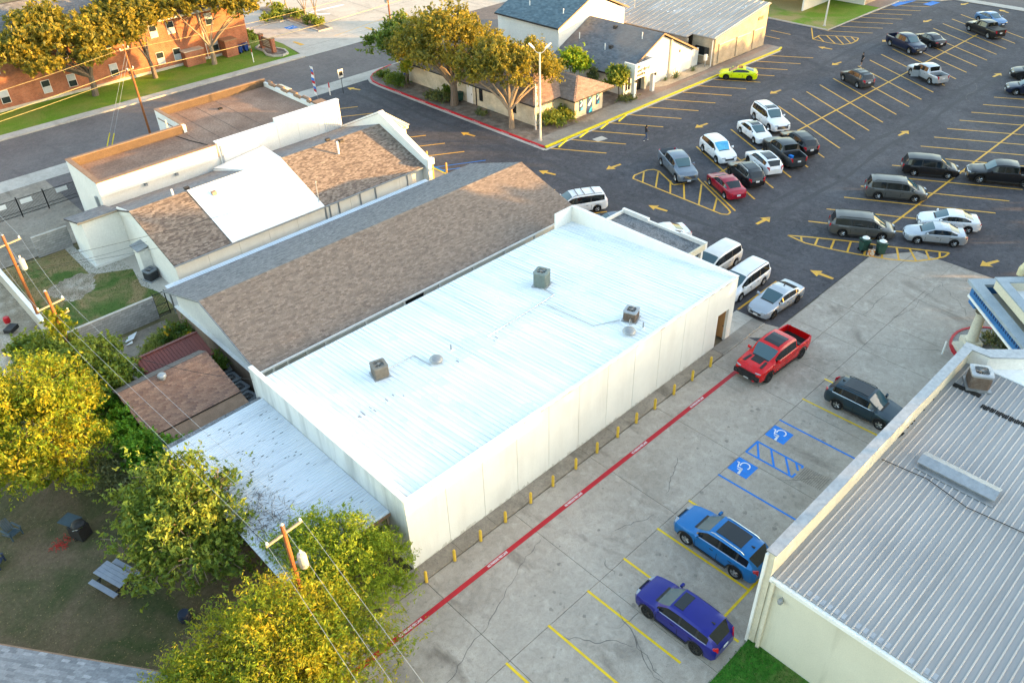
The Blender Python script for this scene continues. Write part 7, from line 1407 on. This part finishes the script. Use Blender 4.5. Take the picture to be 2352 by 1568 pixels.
    if trim:
        for s in (1, -1):
            bl_ = np.array(c['belt']); q = []
            for x_ in np.linspace(c['win'][0]+.02, c['win'][1]-.02, 9): e_ = min(x_+L/2, L/2-x_); q.append((x_, s*w*float(np.interp(e_, [0,.2,.5,1.0], [.78,.945,.985,1.0]))*.945, float(np.interp(x_, bl_[:,0], bl_[:,1]))+.02))
            MB().tube(q, .014, 5).build('window_trim', MT['chrome'], o, local=True)
        MB().ext([(c['rr']+.12,-.03,zt(c['rr']+.12)),(c['rr']+.30,-.03,zt(c['rr']+.30)),(c['rr']+.12,-.03,zt(c['rr']+.12)+.09)], (0,.06,0)).build('aerial_fin', MT['plastic'], o, local=True)
    if 'bed' in c: MB().poly([(c['bed'][0]+.02,-w*.84,.785),(c['bed'][1]-.02,-w*.84,.785),(c['bed'][1]-.02,w*.84,.785),(c['bed'][0]+.02,w*.84,.785)]).build('bed_liner', MT['dark'], o, local=True)
    if extra: extra(o, c, zt)
    return o
PC = {k: paint(k+'_paint', v[0], v[1], v[2] if len(v) > 2 else .3) for k, v in {'white': ((.72,.73,.75),0.0),'pearl': ((.66,.655,.63),0.0),'black': ((.010,.010,.012),0.0),'grey': ((.115,.112,.105),.35),'dkgrey': ((.045,.05,.055),.3),'silver': ((.42,.45,.49),.45),'iron': ((.16,.20,.25),.35),'navy': ((.012,.018,.045),.2),'lime': ((.62,.72,.0),0.0),'crimson': ((.30,.006,.025),.15),'red': ((.60,.004,.005),0.0,.25),'teal': ((.022,.045,.062),.4),'azure': ((.003,.14,.40),.2),'indigo': ((.010,.012,.19),.2),'slate': ((.10,.13,.19),.3),'steel': ((.10,.20,.36),.35)}.items()}
def ex_red_truck(o, c, zt):
    for a, b, y0, y1 in ((1.62,2.15,-.34,.34),(1.75,2.45,.46,.62),(1.75,2.45,-.62,-.46)):
        MB().ext([(a,y0,zt(a)-.004),(b,y0*(1 if abs(y0) < .4 else 1.1),zt(b)-.004),(b,y1*(1 if abs(y1) < .4 else 1.1),zt(b)-.004),(a,y1,zt(a)-.004)], (0,0,.014)).build('hood_vent', MT['plastic'], o, local=True)
    MB().box(2.82,-.86,.50,3.02,.86,.80).build('front_bumper', MT['plastic'], o, local=True)
    for s in (1,-1): MB().box(2.96,s*.55-.07,.42,3.06,s*.55+.07,.5).build('tow_hook', MT['red_paint'], o, local=True); MB().obox((2.98,s*.72,.66), (.08,.16,.10)).build('fog_lamp', MT['clear_lamp'], o, local=True)
    MB().box(-1.45,-.92,1.27,-1.2,.92,1.36).build('bed_rack', MT['plastic'], o, local=True)
    MB().obox((2.88,0,.93), (.09,1.2,.10)).build('grille_bar', MT['red_paint'], o, local=True)
def ex_bed_cover(o, c, zt): MB().box(c['bed'][0],-c['w']*.92,1.262,c['bed'][1],c['w']*.92,1.30).build('bed_cover', MT['plastic'], o, local=True)
def ex_door_open(o, c, zt):
    q = MB().box(0,0,.35,.9,.06,1.15).build('door', PC['silver'], o, local=True); q.location = (.3,c['w'],0); q.rotation_euler = (0,0,R(65)); MB().box(0,.01,1.16,.8,.05,1.7).build('door_glass', MT['glass_dark'], q, local=True)
    MB().box(.28,c['w']*.80,.5,1.15,c['w']*1.003,1.1).build('door_opening', MT['dark'], o, local=True)
def ex_bed_stuff(o, c, zt): MB().obox((-1.7,.2,.92), (.4,.3,.26), .4).build('blue_box', MT['blue_paint'], o, local=True)
def ex_bars(o, c, zt):
    for x in (-1.3,-.4,.2): MB().box(x-.025,-c['w']*.7,zt(x)+.035,x+.025,c['w']*.7,zt(x)+.06).build('cross_bar', MT['plastic'], o, local=True)
D_ = MT['rim_dark']
car('pickup_truck','pickup',27.15,-3.64,177.4,PC['red'],'bright red pickup truck on the concrete lane by the fire lane line',(1.0,1.06,1.03),D_,sun=(-.55,.6),cat='truck',extra=ex_red_truck,chrome=False,arch=True)
car('suv','suv',26.75,-10.2,-88.5,PC['teal'],'dark teal suv parked nose in beside the metal roofed building',(.98,.99,.99),None,True,(-1.4,.2),cat='car',arch=True,trim=True)
car('suv','suv',11.85,-10.1,89.3,PC['azure'],'bright blue suv with black glass roof panel',(1.08,1.05,1.05),None,'chrome',(-1.25,.1),arch=True,trim=True)
car('suv','suv',7.0,-11.3,90.2,PC['indigo'],'deep indigo blue suv nearest the bottom of the photo',(1.0,.99,1.0),D_,False,(-.25,.25),arch=True,trim=True)
car('sedan','sedan',33.1,-.2,177,PC['silver'],'silver grey sedan parked beside the corner of the white building',(1.03,1.01,1.0),D_,trim=True)
car('minivan','van',33.4,2.85,180,PC['white'],'white minivan next to the silver sedan, half hidden by the white roof',(1,1,1),None,True)
car('minivan','van',34.3,5.9,180,PC['pearl'],'pearl white minivan beside the entrance canopy of the white building',(1,1,1),None)
car('sedan','sedan',34.9,11.5,152,PC['white'],'white sedan showing only its roof beyond the gravel canopy')
car('sedan','sedan',33.6,15.7,150,PC['slate'],'slate car mostly hidden behind the far parapet of the white roof')
car('minivan','van',34.35,20.3,150,PC['white'],'white minivan with roof bars beyond the end of the brown roof',(1,1,1),None,True,extra=ex_bars)
car('coupe','coupe',72.6,29.2,121.5,PC['lime'],'lime yellow coupe parked against the yellow kerb',(1,1,1),D_,False,(-.5,.05))
car('suv','bigsuv',62.5,18.6,-121,PC['white'],'large white suv, biggest of the white cars in the middle row',(1.02,1,1),None,True,(-.6,.2))
car('sedan','sedan',58.55,17.9,-118.6,PC['white'],'white sedan with black glass roof in the middle row',(1,1,1),None,False,(-.9,.2))
car('suv','suv',52.1,17.9,-118.8,PC['white'],'white suv with bright blue windshield shade in the middle row',(1.05,1.05,1.05),ws=mat('windshield_shade', (.05,.30,.62), (.12,.45,.60), 3, .15))
car('pickup_truck','pickup',46.5,18.6,-121.5,PC['iron'],'blue grey pickup truck beside the hatched triangle',(1,1,1),None,cat='truck')
car('suv','suv',52.85,13.3,59.5,PC['white'],'sleek white crossover with dark roof between two dark vehicles',(1.0,1,.94),D_,False,(-1.5,.1))
car('pickup_truck','pickup',56.0,13.0,58.5,PC['dkgrey'],'dark grey pickup truck with a blue box in its bed',(1,1,1),D_,cat='truck',extra=ex_bed_stuff,chrome=False,arch=True)
car('suv','suv',59.0,13.2,59.5,PC['black'],'black suv beside the dark grey pickup truck',(1.08,1.03,1.05),None,True)
car('suv','suv',49.5,13.1,60.5,PC['black'],'glossy black suv between the red sedan and the white crossover',(1.0,1,.98),D_,'chrome',(-1.3,.2))
car('sedan','sedan',46.3,13.05,61.5,PC['crimson'],'crimson red sedan beside the hatched triangle',(1.02,1,1),None)
car('suv','suv',80.15,18.0,62.5,PC['dkgrey'],'dark grey suv near the walking person in black',(.99,.98,1),None,True,extra=ex_bars)
car('pickup_truck','pickup',86.9,12.7,61.5,PC['silver'],'silver pickup truck with its driver door open',(.92,.96,.95),None,cat='truck',extra=ex_door_open)
car('pickup_truck','pickup',96.1,19.6,-117,PC['navy'],'navy blue pickup truck facing the camera in the far row',(1,1,1.02),None,cat='truck')
car('sedan','sedan',100.1,18.3,61.5,PC['black'],'black sedan beside the navy pickup truck')
car('pickup_truck','pickup',108.9,14.7,60,PC['black'],'black pickup truck with covered bed in the far row',(.98,.98,.98),None,cat='truck',extra=ex_bed_cover)
car('sedan','sedan',114.6,16.1,-119,PC['steel'],'steel blue sedan at the far end of the row')
car('suv','suv',94.9,3.9,118,PC['black'],'black off road suv cut by the right edge',(1,1,1.05),D_,arch=True)
car('suv','suv',89.4,2.4,118,PC['navy'],'dark navy suv with silver wheels at the right edge',(1,1,1))
car('minivan','van',62.05,1.4,-60,PC['black'],'black minivan parked alone nose to the row line',(.96,.99,.97))
car('pickup_truck','pickup',64.7,-3.95,119,PC['black'],'black crew cab pickup truck at the right edge of the near row',(1,1,1),None,cat='truck')
car('minivan','van',55.45,1.55,-59,PC['grey'],'grey minivan in the right row, the farther of two alike',(1,1,1),None,True)
car('minivan','van',47.2,.5,-58.8,PC['grey'],'grey minivan behind the green bins',(1,1,1),None,True)
car('sedan','sedan',50.05,-4.25,122,PC['silver'],'pale silver sedan parked beside the hatched lens island',(.97,.98,1))
car('sedan','sedan',53.0,-4.1,121,PC['white'],'white sedan behind the pale silver sedan',(.99,.99,1))

# ------------------------------------------------------------------ two people
def person(name, x, y, hd, label, joints, mats_, hairlen, z=.004):
    V, Ed, Rd = [], [], []
    def chain(pts, start=None):
        prev = start
        for p, r in pts:
            V.append(p); Rd.append(r); i = len(V)-1
            if prev is not None: Ed.append((prev, i))
            prev = i
        return prev
    chain([((0,0,.93),.135),((0,0,1.06),.115),((.01,0,1.22),.13),((.01,0,1.36),.12),((.01,0,1.44),.06),((.03,0,1.50),.055),((.035,0,1.58),.085),((.035,0,1.66),.088),((.03,0,1.72),.055)])
    for s in (1,-1):
        j = joints[s]; a = chain([((0,s*.09,.86),.10),(j['knee'],.065),(j['ankle'],.045),((j['ankle'][0]+.04,j['ankle'][1],.045),.045),((j['ankle'][0]+.19,j['ankle'][1]+s*.02,.035),.035)], 0)
        h = chain([((.0,s*.17,1.38),.062),(j['elbow'],.045),(j['wrist'],.033)], 3); w = Vector(j['wrist']); e = (w-Vector(j['elbow'])).normalized(); pm = w+e*.07
        p_ = chain([(tuple(pm),.036)], h); side = Vector((1,0,0)) if abs(e.x) < .7 else Vector((0,0,1))
        for k, ln in enumerate((.060,.075,.080,.068)):
            o_ = side*(.03-.02*k); chain([(tuple(pm+o_+e*.04),.0095),(tuple(pm+o_*1.1+e*(.04+ln*.5)+Vector((0,-s*.012,0))),.0088),(tuple(pm+o_*1.1+e*(.04+ln)+Vector((0,-s*.03,0))),.008)], p_)
        chain([(tuple(w+e*.03+side*.045),.011),(tuple(w+e*.07+side*.065),.009)], p_)
    me = bpy.data.meshes.new('body'); me.from_pydata(V, Ed, []); t = bpy.data.objects.new('body', me); COL.objects.link(t); md = t.modifiers.new('s', 'SKIN'); sk = me.skin_vertices[0].data
    for i, r in enumerate(Rd): sk[i].radius = (r, r)
    sk[0].use_root = True; md.use_smooth_shade = True; sd = t.modifiers.new('u', 'SUBSURF'); sd.levels = 1; sd.render_levels = 1
    dg = bpy.context.evaluated_depsgraph_get(); m2 = bpy.data.meshes.new_from_object(t.evaluated_get(dg)); bpy.data.objects.remove(t)
    m2.materials.clear()
    for q in mats_['list']: m2.materials.append(q)
    m2.polygons.foreach_set('material_index', [mats_['pick'](p.center) for p in m2.polygons]); m2.polygons.foreach_set('use_smooth', [True]*len(m2.polygons)); m2.name = 'body'
    o = thing(name, (x,y,z), label, 'person', None, R(hd)); b = bpy.data.objects.new('body', m2); COL.objects.link(b); b.parent = o
    hr = MB().lathe([(0,1.815),(.06,1.80),(.098,1.74),(.105,1.66),(.095,1.60)], 12, (.018,0,0)); hr.v = [(px if px < .075 else .075+(px-.075)*.2, py, pz) for px, py, pz in hr.v]
    if hairlen: hr.tube([(-.06,0,1.68),(-.10,0,1.55),(-.11,0,1.40)], [.085,.085,.05], 8)
    hr.build('hair', mats_['hair'], o, smooth=60, local=True)
    fc = MB().lathe([(0,.02),(.012,.0),(0,-.02)], 6, (.125,0,1.625)).build('nose', mats_['list'][0], o, local=True)
    for s in (1,-1): MB().lathe([(0,.01),(.012,0),(0,-.01)], 6, (.112,s*.033,1.66)).build('eye', mats_['hair'], o, local=True); MB().lathe([(0,.03),(.016,0),(0,-.03)], 6, (.03,s*.088,1.645)).build('ear', mats_['list'][0], o, local=True)
    MB().box(.108,-.025,1.578,.118,.025,1.588).build('mouth', mats_['lip'], o, local=True); o.scale = (.92,.92,.92); return o
SKIN = mat('skin', (.42,.25,.17), (.36,.21,.14), 5, .6); LIP = mat('lips', (.35,.12,.10), (.3,.1,.09), 5, .5); BLK = mat('black_cloth', (.015,.015,.018), (.022,.022,.025), 4, .9); JEAN = mat('blue_denim', (.06,.09,.16), (.045,.07,.13), 4, .9); HAIR = mat('dark_hair', (.012,.010,.009), (.02,.016,.013), 8, .6); WSH = mat('white_shoes', (.6,.6,.6), (.5,.5,.5), 5, .6)
def pick_a(c):
    if c.z < .09: return 3
    if c.z < .98 and abs(c.y) < .2 and not (c.z > .7 and abs(c.y) > .19): return 2
    if c.z > 1.47 : return 0
    if c.z > .95 and (c.x < .26): return 1
    return 0
walk = {1: dict(knee=(.16,.09,.50), ankle=(.20,.09,.09), elbow=(-.02,.25,1.12), wrist=(.18,.20,1.10)), -1: dict(knee=(.02,-.09,.49), ankle=(-.30,-.09,.14), elbow=(-.06,-.25,1.12), wrist=(.16,-.14,1.14))}
person('person', 50.4,25.5,-30, 'person in black top and blue jeans walking across the asphalt with an object in hand', walk, dict(list=[SKIN,BLK,JEAN,WSH], pick=pick_a, hair=HAIR, lip=LIP), True)
def pick_b(c):
    if c.z < .09: return 3
    if c.z < .5: return 0
    if c.z < .98 and abs(c.y) < .2: return 2
    if c.z > 1.47: return 0
    if abs(c.y) > .2 and c.z < 1.2: return 0
    return 1
w2 = {1: dict(knee=(.06,.09,.50), ankle=(.10,.09,.09), elbow=(-.05,.26,1.12), wrist=(.10,.26,.95)), -1: dict(knee=(.05,-.09,.49), ankle=(-.16,-.09,.10), elbow=(-.08,-.26,1.14), wrist=(.12,-.12,1.22))}
person('person', 86.4,20.55,150, 'person in black shirt and shorts walking beside the dark grey suv', w2, dict(list=[SKIN,BLK,BLK,WSH], pick=pick_b, hair=HAIR, lip=LIP), False)
